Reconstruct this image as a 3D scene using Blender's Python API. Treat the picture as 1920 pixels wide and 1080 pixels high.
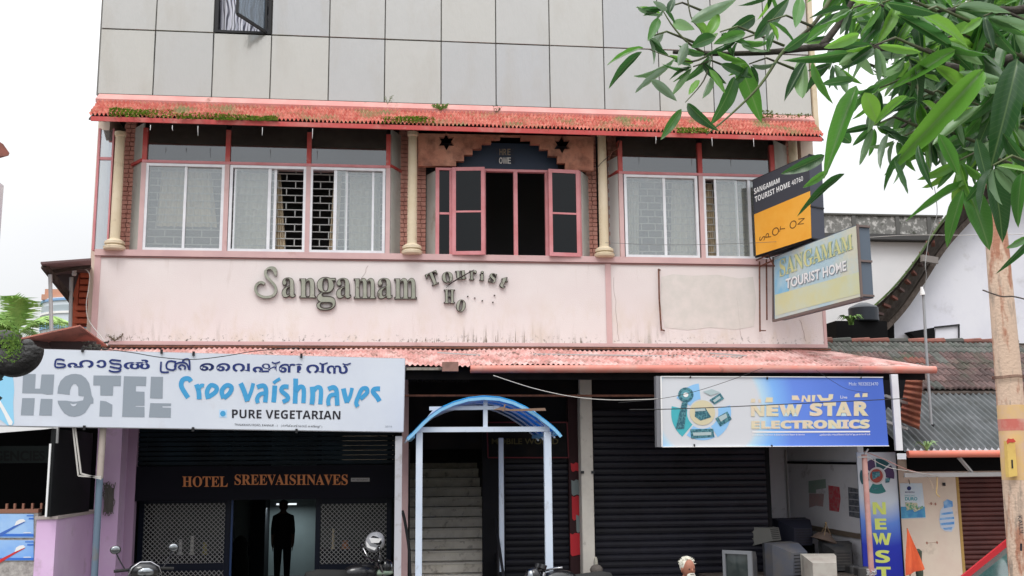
import bpy, bmesh, math, random
from mathutils import Vector, Matrix
R_ = random.Random(7)
S = bpy.context.scene
for o in list(bpy.data.objects): bpy.data.objects.remove(o)
COL = S.collection

# ------------------------------------------------------------------ camera
FPX, PITCH, YAW, ROLL = 2000.0, 0.16554, 0.11852, -0.00856
EYE = Vector((0, -17.0, 2.35))
cy_, sy_ = math.cos(YAW), math.sin(YAW); cp_, sp_ = math.cos(PITCH), math.sin(PITCH)
Fv = Vector((sy_*cp_, cy_*cp_, sp_)); R0 = Vector((cy_, -sy_, 0)); U0 = R0.cross(Fv)
cr_, sr_ = math.cos(ROLL), math.sin(ROLL)
Rv = R0*cr_ + U0*sr_; Uv = -R0*sr_ + U0*cr_
cam = bpy.data.cameras.new('camera'); cam.sensor_width = 36; cam.lens = FPX/1920*36
cam.clip_start = 0.1; cam.clip_end = 2000
co = bpy.data.objects.new('camera', cam); COL.objects.link(co)
co.matrix_world = Matrix(((Rv.x, Uv.x, -Fv.x, EYE.x), (Rv.y, Uv.y, -Fv.y, EYE.y), (Rv.z, Uv.z, -Fv.z, EYE.z), (0, 0, 0, 1)))
S.camera = co

# ------------------------------------------------------------------ world: overcast daylight, brighter towards the zenith
w = bpy.data.worlds.new('World'); S.world = w; w.use_nodes = True
wn, wl = w.node_tree.nodes, w.node_tree.links
bg = wn['Background']; bg.inputs[1].default_value = 1.0
SUN_EL, SUN_AZ = math.radians(58), math.radians(200)
sky = wn.new('ShaderNodeTexSky'); sky.sky_type = 'NISHITA'; sky.sun_disc = False
sky.sun_elevation = SUN_EL; sky.sun_rotation = SUN_AZ
tc = wn.new('ShaderNodeTexCoord'); sx = wn.new('ShaderNodeSeparateXYZ'); wl.new(tc.outputs['Generated'], sx.inputs[0])
pw = wn.new('ShaderNodeMath'); pw.operation = 'POWER'; pw.use_clamp = True; pw.inputs[1].default_value = 1.7; mx0 = wn.new('ShaderNodeMath'); mx0.operation = 'MAXIMUM'; mx0.inputs[1].default_value = 0.0
wl.new(sx.outputs[2], mx0.inputs[0]); wl.new(mx0.outputs[0], pw.inputs[0])
mr = wn.new('ShaderNodeMapRange'); mr.inputs[1].default_value = 0; mr.inputs[2].default_value = 1
mr.inputs[3].default_value = 0.92; mr.inputs[4].default_value = 3.6; wl.new(pw.outputs[0], mr.inputs[0])
nz = wn.new('ShaderNodeTexNoise'); nz.inputs['Scale'].default_value = 2.2; nz.inputs['Detail'].default_value = 4
wl.new(tc.outputs['Generated'], nz.inputs['Vector'])
mr2 = wn.new('ShaderNodeMapRange'); mr2.inputs[1].default_value = .3; mr2.inputs[2].default_value = .7
mr2.inputs[3].default_value = 0.90; mr2.inputs[4].default_value = 1.07; wl.new(nz.outputs[0], mr2.inputs[0])
mm = wn.new('ShaderNodeMath'); mm.operation = 'MULTIPLY'; wl.new(mr.outputs[0], mm.inputs[0]); wl.new(mr2.outputs[0], mm.inputs[1])
vs = wn.new('ShaderNodeVectorMath'); vs.operation = 'SCALE'; vs.inputs[0].default_value = (0.985, 0.99, 1.0); wl.new(mm.outputs[0], vs.inputs['Scale'])
vk = wn.new('ShaderNodeVectorMath'); vk.operation = 'SCALE'; vk.inputs['Scale'].default_value = 0.01; wl.new(sky.outputs[0], vk.inputs[0])
va = wn.new('ShaderNodeVectorMath'); va.operation = 'ADD'; wl.new(vs.outputs[0], va.inputs[0]); wl.new(vk.outputs[0], va.inputs[1])
wl.new(va.outputs[0], bg.inputs[0])
sun = bpy.data.lights.new('sun', 'SUN'); sun.energy = 1.5; sun.angle = math.radians(22); sun.color = (1, .97, .93)
so = bpy.data.objects.new('sun', sun); COL.objects.link(so)
sd = Vector((-.38*math.cos(SUN_EL), -.92*math.cos(SUN_EL), math.sin(SUN_EL)))
so.rotation_euler = sd.to_track_quat('Z', 'Y').to_euler()
S.view_settings.view_transform = 'Standard'; S.view_settings.look = 'None'
S.view_settings.exposure = -0.18; S.view_settings.gamma = 1.0; S.view_settings.use_curve_mapping = False

# ------------------------------------------------------------------ picture ray -> world point on a real plane
def ray(px, py): return Fv + Rv*((px-960)/FPX) - Uv*((py-540)/FPX)
def at(px, py, Y=0.0):
    d = ray(px, py); return EYE + d*((Y-EYE.y)/d.y)
def X(px, py, Y=0.0): return at(px, py, Y).x
def Z(px, py, Y=0.0): return at(px, py, Y).z
class Plane:
    def __init__(s, a, b):                      # vertical plane through two world points
        s.a = Vector(a); d = Vector(b)-s.a; d.z = 0; s.d = d.normalized(); s.n = Vector((s.d.y, -s.d.x, 0))
        if s.n.dot(EYE-s.a) < 0: s.n = -s.n
    def p(s, px, py, e=0.0):
        r = ray(px, py); o = s.a + s.n*e
        return EYE + r*((o-EYE).dot(s.n)/r.dot(s.n))

# ------------------------------------------------------------------ materials
def mat(name, col, rough=.7, metal=0., col2=None, sc=3., lo=.4, hi=.65, stretch=(1, 1, 1), bump=0., bsc=40., spec=.4,
        dirt=None, dsc=2., dlo=.55, dhi=.75, dstretch=(1, 1, 1), emit=0., rand=0., detail=6, ramp=None):
    m = bpy.data.materials.new(name); m.use_nodes = True; n, l = m.node_tree.nodes, m.node_tree.links
    b = n['Principled BSDF']; b.inputs['Roughness'].default_value = rough; b.inputs['Metallic'].default_value = metal
    b.inputs['Specular IOR Level'].default_value = spec
    g = n.new('ShaderNodeNewGeometry')
    def noise(scale, st, lo, hi):
        mp = n.new('ShaderNodeMapping'); mp.inputs['Scale'].default_value = st; l.new(g.outputs['Position'], mp.inputs[0])
        t = n.new('ShaderNodeTexNoise'); t.inputs['Scale'].default_value = scale; t.inputs['Detail'].default_value = detail
        t.inputs['Roughness'].default_value = .6
        l.new(mp.outputs[0], t.inputs['Vector'])
        r = n.new('ShaderNodeMapRange'); r.inputs[1].default_value = lo; r.inputs[2].default_value = hi; r.clamp = True
        l.new(t.outputs[0], r.inputs[0]); return r.outputs[0]
    def c4(c): return (*c, 1) if len(c) == 3 else c
    cur = n.new('ShaderNodeRGB'); cur.outputs[0].default_value = c4(col); cur = cur.outputs[0]
    def mix(f, a, bcol):
        x = n.new('ShaderNodeMix'); x.data_type = 'RGBA'; l.new(f, x.inputs[0]); l.new(a, x.inputs[6]); x.inputs[7].default_value = c4(bcol); return x.outputs[2]
    if col2: cur = mix(noise(sc, stretch, lo, hi), cur, col2)
    if dirt: cur = mix(noise(dsc, dstretch, dlo, dhi), cur, dirt)
    if rand:
        oi = n.new('ShaderNodeObjectInfo'); r = n.new('ShaderNodeMapRange'); r.inputs[3].default_value = 1-rand; r.inputs[4].default_value = 1+rand*.6
        l.new(oi.outputs['Random'], r.inputs[0]); h = n.new('ShaderNodeVectorMath'); h.operation = 'SCALE'
        l.new(cur, h.inputs[0]); l.new(r.outputs[0], h.inputs['Scale']); cur = h.outputs[0]
    l.new(cur, b.inputs['Base Color'])
    if bump:
        t = n.new('ShaderNodeTexNoise'); t.inputs['Scale'].default_value = bsc; t.inputs['Detail'].default_value = 5; l.new(g.outputs['Position'], t.inputs['Vector'])
        bp = n.new('ShaderNodeBump'); bp.inputs['Strength'].default_value = bump; bp.inputs['Distance'].default_value = .02
        l.new(t.outputs[0], bp.inputs['Height']); l.new(bp.outputs[0], b.inputs['Normal'])
    if emit:
        b.inputs['Emission Color'].default_value = c4(col); b.inputs['Emission Strength'].default_value = emit
    m.diffuse_color = c4(col)
    return m
def glass(name, tint, refl, rough=.03, dust=0.1, dcol=(.5, .53, .55)):
    m = bpy.data.materials.new(name); m.use_nodes = True; n, l = m.node_tree.nodes, m.node_tree.links
    n.remove(n['Principled BSDF']); out = n['Material Output']
    tr = n.new('ShaderNodeBsdfTransparent'); tr.inputs[0].default_value = (*tint, 1)
    gl = n.new('ShaderNodeBsdfGlossy'); gl.inputs[0].default_value = (.9, .95, 1, 1); gl.inputs['Roughness'].default_value = rough
    df = n.new('ShaderNodeBsdfDiffuse'); df.inputs[0].default_value = (*dcol, 1)
    a = n.new('ShaderNodeMixShader'); a.inputs[0].default_value = refl; l.new(tr.outputs[0], a.inputs[1]); l.new(gl.outputs[0], a.inputs[2])
    b = n.new('ShaderNodeMixShader')
    t = n.new('ShaderNodeTexNoise'); g = n.new('ShaderNodeNewGeometry'); t.inputs['Scale'].default_value = 1.5; t.inputs['Detail'].default_value = 5
    l.new(g.outputs['Position'], t.inputs['Vector'])
    r = n.new('ShaderNodeMapRange'); r.inputs[1].default_value = .3; r.inputs[2].default_value = .7; r.inputs[3].default_value = dust*.6; r.inputs[4].default_value = dust*1.4
    l.new(t.outputs[0], r.inputs[0]); l.new(r.outputs[0], b.inputs[0])
    l.new(a.outputs[0], b.inputs[1]); l.new(df.outputs[0], b.inputs[2]); l.new(b.outputs[0], out.inputs[0]); return m
def radial(name, centre, r0, stops, rough=.35):        # printed colour gradient round a world point
    m = bpy.data.materials.new(name); m.use_nodes = True; n, l = m.node_tree.nodes, m.node_tree.links
    b = n['Principled BSDF']; b.inputs['Roughness'].default_value = rough
    g = n.new('ShaderNodeNewGeometry'); d = n.new('ShaderNodeVectorMath'); d.operation = 'DISTANCE'; d.inputs[1].default_value = centre
    l.new(g.outputs['Position'], d.inputs[0]); mr = n.new('ShaderNodeMapRange'); mr.inputs[2].default_value = r0; l.new(d.outputs['Value'], mr.inputs[0])
    cr = n.new('ShaderNodeValToRGB'); l.new(mr.outputs[0], cr.inputs[0]); e = cr.color_ramp.elements
    e[0].position, e[0].color = stops[0][0], (*stops[0][1], 1); e[1].position, e[1].color = stops[-1][0], (*stops[-1][1], 1)
    for p, c in stops[1:-1]: k = e.new(p); k.color = (*c, 1)
    l.new(cr.outputs[0], b.inputs['Base Color']); return m

# ------------------------------------------------------------------ mesh builder
class M:
    def __init__(s): s.v = []; s.f = []
    def add(s, vs, fs):
        k = len(s.v); s.v += [tuple(v) for v in vs]; s.f += [tuple(i+k for i in f) for f in fs]; return s
    def box(s, x0, x1, y0, y1, z0, z1):
        if x0 > x1: x0, x1 = x1, x0
        if y0 > y1: y0, y1 = y1, y0
        if z0 > z1: z0, z1 = z1, z0
        return s.add([(x0,y0,z0),(x1,y0,z0),(x1,y1,z0),(x0,y1,z0),(x0,y0,z1),(x1,y0,z1),(x1,y1,z1),(x0,y1,z1)],
                     [(0,3,2,1),(4,5,6,7),(0,1,5,4),(1,2,6,5),(2,3,7,6),(3,0,4,7)])
    def obox(s, c, ax, ay, az):                 # oriented box: centre, half-axis vectors
        c = Vector(c); P = [c+ax*i+ay*j+az*k for k in (-1,1) for (i,j) in ((-1,-1),(1,-1),(1,1),(-1,1))]
        return s.add(P, [(0,3,2,1),(4,5,6,7),(0,1,5,4),(1,2,6,5),(2,3,7,6),(3,0,4,7)])
    def bar(s, a, b, w, d=None, up=(0, 0, 1)):  # rectangular bar a->b
        a, b = Vector(a), Vector(b); t = b-a; L = t.length
        if L < 1e-6: return s
        t.normalize(); u = Vector(up)
        if abs(t.dot(u)) > .95: u = Vector((0, 1, 0))
        sde = t.cross(u).normalized(); u2 = sde.cross(t)
        return s.obox((a+b)/2, t*(L/2), sde*(w/2), u2*((d or w)/2))
    def poly(s, pts, off=None):                 # face, or prism when off given
        k = len(s.v); n = len(pts); s.v += [tuple(p) for p in pts]; s.f.append(tuple(range(k, k+n)))
        if off is not None:
            o = Vector(off); s.v += [tuple(Vector(p)+o) for p in pts]; s.f.append(tuple(range(k+2*n-1, k+n-1, -1)))
            for i in range(n): j = (i+1) % n; s.f.append((k+i, k+n+i, k+n+j, k+j))
        return s
    def tube(s, pts, r, n=8, cap=True):
        pts = [Vector(p) for p in pts]; rs = r if isinstance(r, (list, tuple)) else [r]*len(pts)
        k = len(s.v); prev = None
        for i, p in enumerate(pts):
            t = (pts[min(i+1, len(pts)-1)]-pts[max(i-1, 0)]).normalized()
            if prev is None:
                u = Vector((0, 0, 1)) if abs(t.z) < .9 else Vector((1, 0, 0)); prev = (u-t*u.dot(t)).normalized()
            else:
                prev = (prev-t*prev.dot(t)).normalized()
            q = t.cross(prev)
            for j in range(n):
                a = 2*math.pi*j/n; s.v.append(tuple(p+(prev*math.cos(a)+q*math.sin(a))*rs[i]))
        for i in range(len(pts)-1):
            for j in range(n):
                a = k+i*n+j; b = k+i*n+(j+1) % n; s.f.append((a, b, b+n, a+n))
        if cap:
            s.f.append(tuple(k+j for j in reversed(range(n)))); e = k+(len(pts)-1)*n; s.f.append(tuple(e+j for j in range(n)))
        return s
    def lathe(s, c, prof, n=16):                # profile [(r,z)], vertical axis at c
        return s.tube([Vector(c)+Vector((0, 0, z)) for r, z in prof], [max(r, 1e-4) for r, z in prof], n)
    def ell(s, c, rx, ry, rz, nu=12, nv=8, rot=None):
        c = Vector(c); P = []; k = len(s.v)
        for i in range(nv+1):
            th = math.pi*i/nv
            for j in range(nu):
                ph = 2*math.pi*j/nu
                v = Vector((rx*math.sin(th)*math.cos(ph), ry*math.sin(th)*math.sin(ph), rz*math.cos(th)))
                if rot: v = rot @ v
                s.v.append(tuple(c+v))
        for i in range(nv):
            for j in range(nu):
                a = k+i*nu+j; b = k+i*nu+(j+1) % nu
                s.f.append((a, a+nu, b+nu, b))
        return s
    def grid(s, fn, nu, nv):
        k = len(s.v)
        for j in range(nv+1):
            for i in range(nu+1): s.v.append(tuple(fn(i/nu, j/nv)))
        for j in range(nv):
            for i in range(nu):
                a = k+j*(nu+1)+i; s.f.append((a, a+1, a+nu+2, a+nu+1))
        return s
W = {}
def setp(o, label=None, cat=None, group=None, kind=None):
    if label: o['label'] = label
    if cat: o['category'] = cat
    if group: o['group'] = group
    if kind: o['kind'] = kind
    return o
def link(name, me, loc, parent=None):
    o = bpy.data.objects.new(name, me); COL.objects.link(o); loc = Vector(loc)
    W[o.name] = loc.copy()
    if parent is not None: o.parent = parent; loc = loc - W[parent.name]
    o.location = loc; return o
def obj(name, m, mt, parent=None, smooth=False, base=False, mats=None, mi=None, origin=None, **kw):
    xs = [v[0] for v in m.v]; ys = [v[1] for v in m.v]; zs = [v[2] for v in m.v]
    c = Vector(origin) if origin is not None else Vector(((min(xs)+max(xs))/2, (min(ys)+max(ys))/2, min(zs) if (base or parent is None) else (min(zs)+max(zs))/2))
    me = bpy.data.meshes.new(name); me.from_pydata([tuple(Vector(v)-c) for v in m.v], [], m.f)
    for x in (mats or [mt]): me.materials.append(x)
    if mi: 
        for p, i in zip(me.polygons, mi): p.material_index = i
    me.update(); me.validate()
    if smooth:
        for p in me.polygons: p.use_smooth = True
        if smooth != 'all': me.set_sharp_from_angle(angle=math.radians(40))
    o = link(name, me, c, parent); return setp(o, **kw)
def empty(name, loc, **kw):
    o = bpy.data.objects.new(name, None); COL.objects.link(o); o.location = loc; o.empty_display_size = .2; W[o.name] = Vector(loc); return setp(o, **kw)
_bc = {}
def bx(name, x0, x1, y0, y1, z0, z1, mt, parent=None, bev=0., **kw):
    if x0 > x1: x0, x1 = x1, x0
    if y0 > y1: y0, y1 = y1, y0
    if z0 > z1: z0, z1 = z1, z0
    dx, dy, dz = round(x1-x0, 4), round(y1-y0, 4), round(z1-z0, 4)
    key = (dx, dy, dz, mt.name, bev, parent is None)
    if key not in _bc:
        m = M().box(-dx/2, dx/2, -dy/2, dy/2, 0 if parent is None else -dz/2, dz if parent is None else dz/2)
        me = bpy.data.meshes.new(name); me.from_pydata(m.v, [], m.f); me.materials.append(mt)
        if bev:
            b = bmesh.new(); b.from_mesh(me); bmesh.ops.bevel(b, geom=b.edges[:], offset=bev, segments=1, affect='EDGES'); b.to_mesh(me); b.free()
        _bc[key] = me
    return setp(link(name, _bc[key], ((x0+x1)/2, (y0+y1)/2, z0 if parent is None else (z0+z1)/2), parent), **kw)
def tree_copy(src, loc, parent=None, rot=None):
    c = src.copy(); COL.objects.link(c); W[c.name] = Vector(loc)
    if parent is None: c.location = loc
    else: c.parent = parent
    if rot is not None: c.rotation_euler.z = rot
    for ch in src.children:
        d = ch.copy(); COL.objects.link(d); d.parent = c
        for g in ch.children: e = g.copy(); COL.objects.link(e); e.parent = d
    return c

# ------------------------------------------------------------------ lettering
_tc = {}
def textmesh(s, bold=0.):
    k = (s, bold)
    if k not in _tc:
        c = bpy.data.curves.new('lettering', 'FONT'); c.body = s; c.offset = bold; c.resolution_u = 4; c.fill_mode = 'FRONT'
        o = bpy.data.objects.new('lettering', c); COL.objects.link(o)
        bpy.context.view_layer.update()
        me = bpy.data.meshes.new_from_object(o.evaluated_get(bpy.context.evaluated_depsgraph_get()))
        V = [v.co.copy() for v in me.vertices]; Fs = [tuple(p.vertices) for p in me.polygons]
        bpy.data.objects.remove(o); bpy.data.curves.remove(c); bpy.data.meshes.remove(me)
        V2, mp, idx = [], {}, []
        for v in V:
            key = (round(v.x, 5), round(v.y, 5))
            if key not in mp: mp[key] = len(V2); V2.append(v)
            idx.append(mp[key])
        F2 = []
        for f in Fs:
            g = [];
            for i in f:
                if not g or g[-1] != idx[i]: g.append(idx[i])
            if len(set(g)) > 2: F2.append(tuple(g))
        xs = [v.x for v in V2]; ys = [v.y for v in V2]
        _tc[k] = ([((v.x-min(xs))/max(1e-6, max(xs)-min(xs)), (v.y-min(ys))/max(1e-6, max(ys)-min(ys))) for v in V2], F2)
    return _tc[k]
def serif(t): return ''.join(chr(0x1D400+ord(c)-65) if 'A' <= c <= 'Z' else chr(0x1D41A+ord(c)-97) if 'a' <= c <= 'z' else c for c in t)
def sansb(t): return ''.join(chr(0x1D5D4+ord(c)-65) if 'A' <= c <= 'Z' else chr(0x1D5EE+ord(c)-97) if 'a' <= c <= 'z' else c for c in t)
def box4(x0, y0, x1, y1, dy=0.): return [(x0, y0), (x1, y0+dy), (x1, y1+dy), (x0, y1)]
def rot4(cx, cy, w, h, a):
    a = math.radians(a); c, s = math.cos(a), math.sin(a)
    return [(cx+dx*c+dy*s, cy-dx*s+dy*c) for dx, dy in ((-w/2, -h/2), (w/2, -h/2), (w/2, h/2), (-w/2, h/2))]
def lay(m, s, quad, pl, e, bold=0., depth=0.):
    uv, F = textmesh(s, bold); tl, tr, br, bl = quad; pts = []
    for u, v in uv:
        a = (bl[0]+(br[0]-bl[0])*u, bl[1]+(br[1]-bl[1])*u); b = (tl[0]+(tr[0]-tl[0])*u, tl[1]+(tr[1]-tl[1])*u)
        pts.append(pl.p(a[0]+(b[0]-a[0])*v, a[1]+(b[1]-a[1])*v, e))
    k = len(m.v); m.v += [tuple(p) for p in pts]; m.f += [tuple(i+k for i in f) for f in F]
    if depth:
        n = len(pts); m.v += [tuple(p-pl.n*depth) for p in pts]
        ec = {}
        for f in F:
            for i in range(len(f)):
                a, b = f[i], f[(i+1) % len(f)]; ec.setdefault((min(a, b), max(a, b)), []).append((a, b))
        for q in ec.values():
            if len(q) == 1: a, b = q[0]; m.f.append((a+k, a+k+n, b+k+n, b+k))
    return m
def text(name, s, quad, pl, mt, parent, e=.004, bold=0., depth=0., **kw):
    return obj(name, lay(M(), s, quad, pl, e, bold, depth), mt, parent, **kw)
def flat(name, polys, pl, mt, parent, e=.003, **kw):
    groups = []
    for q in polys:
        pts = {(round(x, 2), round(y, 2)) for x, y in q}; hit = [g for g in groups if g[0] & pts]
        ng = (set(pts), [q])
        for g in hit: ng[0].update(g[0]); ng[1].extend(g[1]); groups.remove(g)
        groups.append(ng)
    if len(groups) > 25 or kw.get('kind') or parent is None: groups = [(None, polys)]; kw = dict(kw, kind='stuff') if len(polys) > 25 else kw
    o = None
    for _, qs in groups:
        m = M()
        for i, q in enumerate(qs): m.poly([pl.p(x, y, e+(i % 40)*.00006) for x, y in q])
        o = obj(name, m, mt, parent, **kw)
    return o
def ribbon(pts, wd):                            # picture polyline -> polygons (round-ended stroke)
    out = []; ws = wd if isinstance(wd, (list, tuple)) else [wd]*len(pts)
    L, Rr = [], []
    for i, p in enumerate(pts):
        a = pts[max(i-1, 0)]; b = pts[min(i+1, len(pts)-1)]; dx, dy = b[0]-a[0], b[1]-a[1]; d = math.hypot(dx, dy) or 1
        nx, ny = -dy/d*ws[i]/2, dx/d*ws[i]/2; L.append((p[0]+nx, p[1]+ny)); Rr.append((p[0]-nx, p[1]-ny))
    for i in range(len(pts)-1): out.append([L[i], L[i+1], Rr[i+1], Rr[i]])
    return out
def smoothline(P, n=6):
    out = []
    for i in range(len(P)-1):
        p0, p1, p2, p3 = P[max(i-1, 0)], P[i], P[i+1], P[min(i+2, len(P)-1)]
        for k in range(n):
            t = k/n; out.append(tuple(.5*((2*p1[j])+(-p0[j]+p2[j])*t+(2*p0[j]-5*p1[j]+4*p2[j]-p3[j])*t*t+(-p0[j]+3*p1[j]-3*p2[j]+p3[j])*t**3) for j in range(len(p1))))
    out.append(tuple(P[-1])); return out
def circ(cx, cy, rx, ry=None, n=24, a0=0, a1=360):
    ry = ry or rx; full = abs(a1-a0) >= 360
    return [(cx+rx*math.cos(math.radians(a0+(a1-a0)*i/(n if full else n-1))), cy-ry*math.sin(math.radians(a0+(a1-a0)*i/(n if full else n-1)))) for i in range(n)]
def sector(cx, cy, r0, r1, a0, a1, n=10, k=1.0):
    A = [math.radians(a0+(a1-a0)*i/(n-1)) for i in range(n)]
    return [(cx+r1*math.cos(a), cy-r1*k*math.sin(a)) for a in A]+[(cx+r0*math.cos(a), cy-r0*k*math.sin(a)) for a in reversed(A)]

# ================================================================== MATERIALS USED
pinkwall = mat('pale_pink_paint', (.74, .655, .645), .8, col2=(.77, .70, .685), sc=.8, dirt=(.60, .50, .42), dsc=1.1, dlo=.62, dhi=.85, dstretch=(1, 1, .5), bump=.15, bsc=60)
pinktrim = mat('rose_pink_trim', (.62, .42, .41), .7, col2=(.56, .37, .37), sc=2.5, dirt=(.45, .27, .24), dsc=3, dlo=.6, dhi=.8)
redtrim = mat('red_painted_wood', (.50, .07, .065), .55, col2=(.52, .16, .14), sc=3, lo=.5, hi=.7, dirt=(.5, .38, .34), dsc=5, dlo=.64, dhi=.8)
rosetrim = mat('rose_painted_steel', (.62, .26, .28), .5, col2=(.55, .19, .2), sc=3)
alu = mat('white_aluminium', (.78, .79, .82), .35, .15, col2=(.7, .7, .74), sc=4)
cream = mat('cream_paint_column', (.62, .52, .36), .7, col2=(.68, .58, .43), sc=3, dirt=(.3, .2, .13), dsc=4, dlo=.6, dhi=.85)
brickred = mat('painted_red_brick', (.55, .25, .20), .85, col2=(.62, .32, .26), sc=8, rand=.15)
greyside = mat('grey_side_board', (.42, .43, .40), .6, col2=(.5, .5, .47), sc=2, dirt=(.25, .2, .15), dsc=2, dlo=.6, dhi=.8)
terra = mat('terracotta_plaster', (.50, .20, .13), .8, col2=(.60, .30, .21), sc=1.6, dirt=(.10, .04, .03), dsc=2.6, dlo=.46, dhi=.68, bump=.2)
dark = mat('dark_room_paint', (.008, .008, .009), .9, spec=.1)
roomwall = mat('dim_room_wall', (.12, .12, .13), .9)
tilem = mat('weathered_red_clay_tile', (.46, .105, .08), .75, col2=(.62, .25, .19), sc=9, lo=.42, hi=.62, dirt=(.24, .22, .10), dsc=2.6, dlo=.5, dhi=.66, dstretch=(1, 1, 1.5), bump=.3, bsc=80)
flashm = mat('pink_red_plaster_band', (.62, .27, .25), .8, col2=(.66, .36, .33), sc=2, dirt=(.2, .09, .06), dsc=4, dlo=.62, dhi=.78)
tinpink = mat('faded_pink_tin', (.54, .25, .225), .7, col2=(.70, .47, .44), sc=3.5, dirt=(.20, .11, .085), dsc=6, dlo=.50, dhi=.70)
gutterm = mat('salmon_pvc_gutter', (.58, .20, .155), .5, col2=(.52, .27, .22), sc=3, dirt=(.2, .12, .09), dsc=5, dlo=.62, dhi=.8)
black = mat('black_paint', (.012, .012, .014), .55)
darkboard = mat('shade_dark_board', (.006, .006, .007), .8, col2=(.012, .010, .010), sc=3, spec=.1)  # near-black colour stands in for the deep shade under the awning
shutterm = mat('shaded_navy_shutter', (.010, .010, .017), .45, .0, col2=(.006, .006, .010), sc=2, rand=.25, spec=.25)  # navy paint, darkened to carry the shade under the awning
shutterbrown = mat('maroon_brown_shutter', (.12, .033, .028), .5, .0, col2=(.08, .022, .02), sc=2, rand=.12)
shutterteal = mat('dark_teal_shutter', (.004, .012, .02), .5, .0, col2=(.002, .005, .008), sc=2, spec=.15)
lilac = mat('lilac_wall_paint', (.66, .45, .68), .8, col2=(.70, .52, .72), sc=1.5, dirt=(.42, .3, .38), dsc=2.5, dlo=.6, dhi=.8)
creamwall = mat('cream_pink_plaster', (.74, .63, .52), .85, col2=(.70, .56, .47), sc=2, dirt=(.45, .36, .28), dsc=3, dlo=.62, dhi=.8, bump=.1)
whitewall = mat('white_lilac_limewash', (.74, .74, .80), .85, col2=(.66, .66, .74), sc=.8, dirt=(.45, .44, .46), dsc=1.5, dlo=.62, dhi=.85)
pillarm = mat('off_white_pillar', (.55, .52, .47), .8, col2=(.48, .45, .41), sc=4, dirt=(.2, .18, .16), dsc=6, dlo=.64, dhi=.8)
stonestep = mat('worn_marble_step', (.74, .70, .62), .6, col2=(.60, .56, .48), sc=4, dirt=(.16, .13, .1), dsc=7, dlo=.56, dhi=.75)
bluesteel = mat('pale_blue_painted_steel', (.54, .62, .74), .45, col2=(.60, .66, .76), sc=3, dirt=(.28, .28, .30), dsc=9, dlo=.60, dhi=.75, dstretch=(1, 1, .4))
skyblue = mat('sky_blue_edge_paint', (.20, .46, .70), .4, col2=(.24, .5, .74), sc=4)
bluesheet = mat('blue_polycarbonate', (.010, .09, .26), .3, spec=.5)
_n, _l = bluesheet.node_tree.nodes, bluesheet.node_tree.links; _tr = _n.new('ShaderNodeBsdfTranslucent'); _tr.inputs[0].default_value = (.04, .36, .80, 1); _ms = _n.new('ShaderNodeMixShader'); _ms.inputs[0].default_value = .5; _l.new(_n['Principled BSDF'].outputs[0], _ms.inputs[1]); _l.new(_tr.outputs[0], _ms.inputs[2]); _l.new(_ms.outputs[0], _n['Material Output'].inputs[0])
signwhite = mat('sign_vinyl_white', (.60, .64, .72), .5, col2=(.64, .68, .75), sc=1.2, dirt=(.55, .55, .6), dsc=1.6, dlo=.6, dhi=.8)
signgrey = mat('grey_vinyl', (.27, .31, .36), .5)
signblue = mat('sky_blue_vinyl', (.045, .30, .58), .5, col2=(.06, .34, .62), sc=3)
paleblue = mat('pale_blue_vinyl', (.28, .60, .82), .5)
navy = mat('navy_vinyl', (.010, .025, .15), .5)
ink = mat('black_vinyl', (.012, .012, .02), .5)
white = mat('white_print', (.80, .80, .80), .5)
orangeprint = mat('dull_orange_print', (.50, .17, .05), .5)
rust = mat('rusty_iron', (.11, .045, .03), .85, col2=(.2, .08, .05), sc=15)
iron = mat('dark_iron', (.03, .03, .035), .5, .5)
greyiron = mat('pale_grey_iron', (.45, .45, .45), .5, .2)
lettm = mat('weathered_grey_green_letter', (.26, .28, .225), .6, col2=(.36, .37, .31), sc=6, dirt=(.08, .06, .05), dsc=12, dlo=.58, dhi=.72)
lettedge = mat('dark_letter_side', (.055, .045, .04), .8)
asphalt = mat('asphalt', (.05, .05, .052), .9, col2=(.065, .063, .06), sc=8, bump=.3)
pave = mat('concrete_paving', (.28, .27, .25), .9, col2=(.2, .19, .18), sc=2, bump=.2)
earth = mat('ground_earth', (.16, .13, .1), .95, col2=(.1, .12, .06), sc=.5)
concrete = mat('mossy_concrete', (.20, .20, .19), .95, col2=(.55, .54, .52), sc=7, lo=.5, hi=.62, dirt=(.06, .065, .05), dsc=3, dlo=.55, dhi=.7, bump=.3)
oldtile = mat('old_brown_roof_tile', (.095, .062, .06), .85, col2=(.14, .085, .08), sc=5, dirt=(.07, .08, .055), dsc=2, dlo=.5, dhi=.7, rand=.4)
redtile = mat('red_brown_tile_edge', (.24, .085, .065), .85, col2=(.15, .07, .055), sc=6, rand=.3)
greytile = mat('grey_green_tile', (.08, .09, .08), .9, col2=(.12, .115, .11), sc=5, rand=.3)
asbestos = mat('dark_grey_corrugated_sheet', (.09, .10, .105), .85, col2=(.15, .16, .17), sc=2.2, dirt=(.07, .075, .075), dsc=3, dlo=.5, dhi=.72)
orangesheet = mat('rusty_orange_sheet', (.42, .14, .08), .7, col2=(.34, .10, .07), sc=4)
wood = mat('dark_weathered_wood', (.055, .042, .035), .9, col2=(.10, .08, .07), sc=8)
curtain = mat('tan_curtain', (.66, .55, .39), .9, col2=(.56, .47, .36), sc=5); curtpale = mat('pale_curtain', (.60, .57, .50), .9, col2=(.68, .64, .55), sc=6, stretch=(3, 1, .5))
wincol = glass('dusty_window_glass', (.90, .92, .90), .17, .06, .13, (.5, .51, .50))
transg = glass('transom_glass', (.25, .24, .22), .17, .04, .09, (.34, .31, .27))
darkg = glass('dark_tinted_glass', (.06, .06, .065), .028, .04, .01, (.2, .2, .2))
leafm_g = mat('moss_green', (.30, .42, .06), .9, col2=(.18, .30, .05), sc=10, rand=.3)
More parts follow.
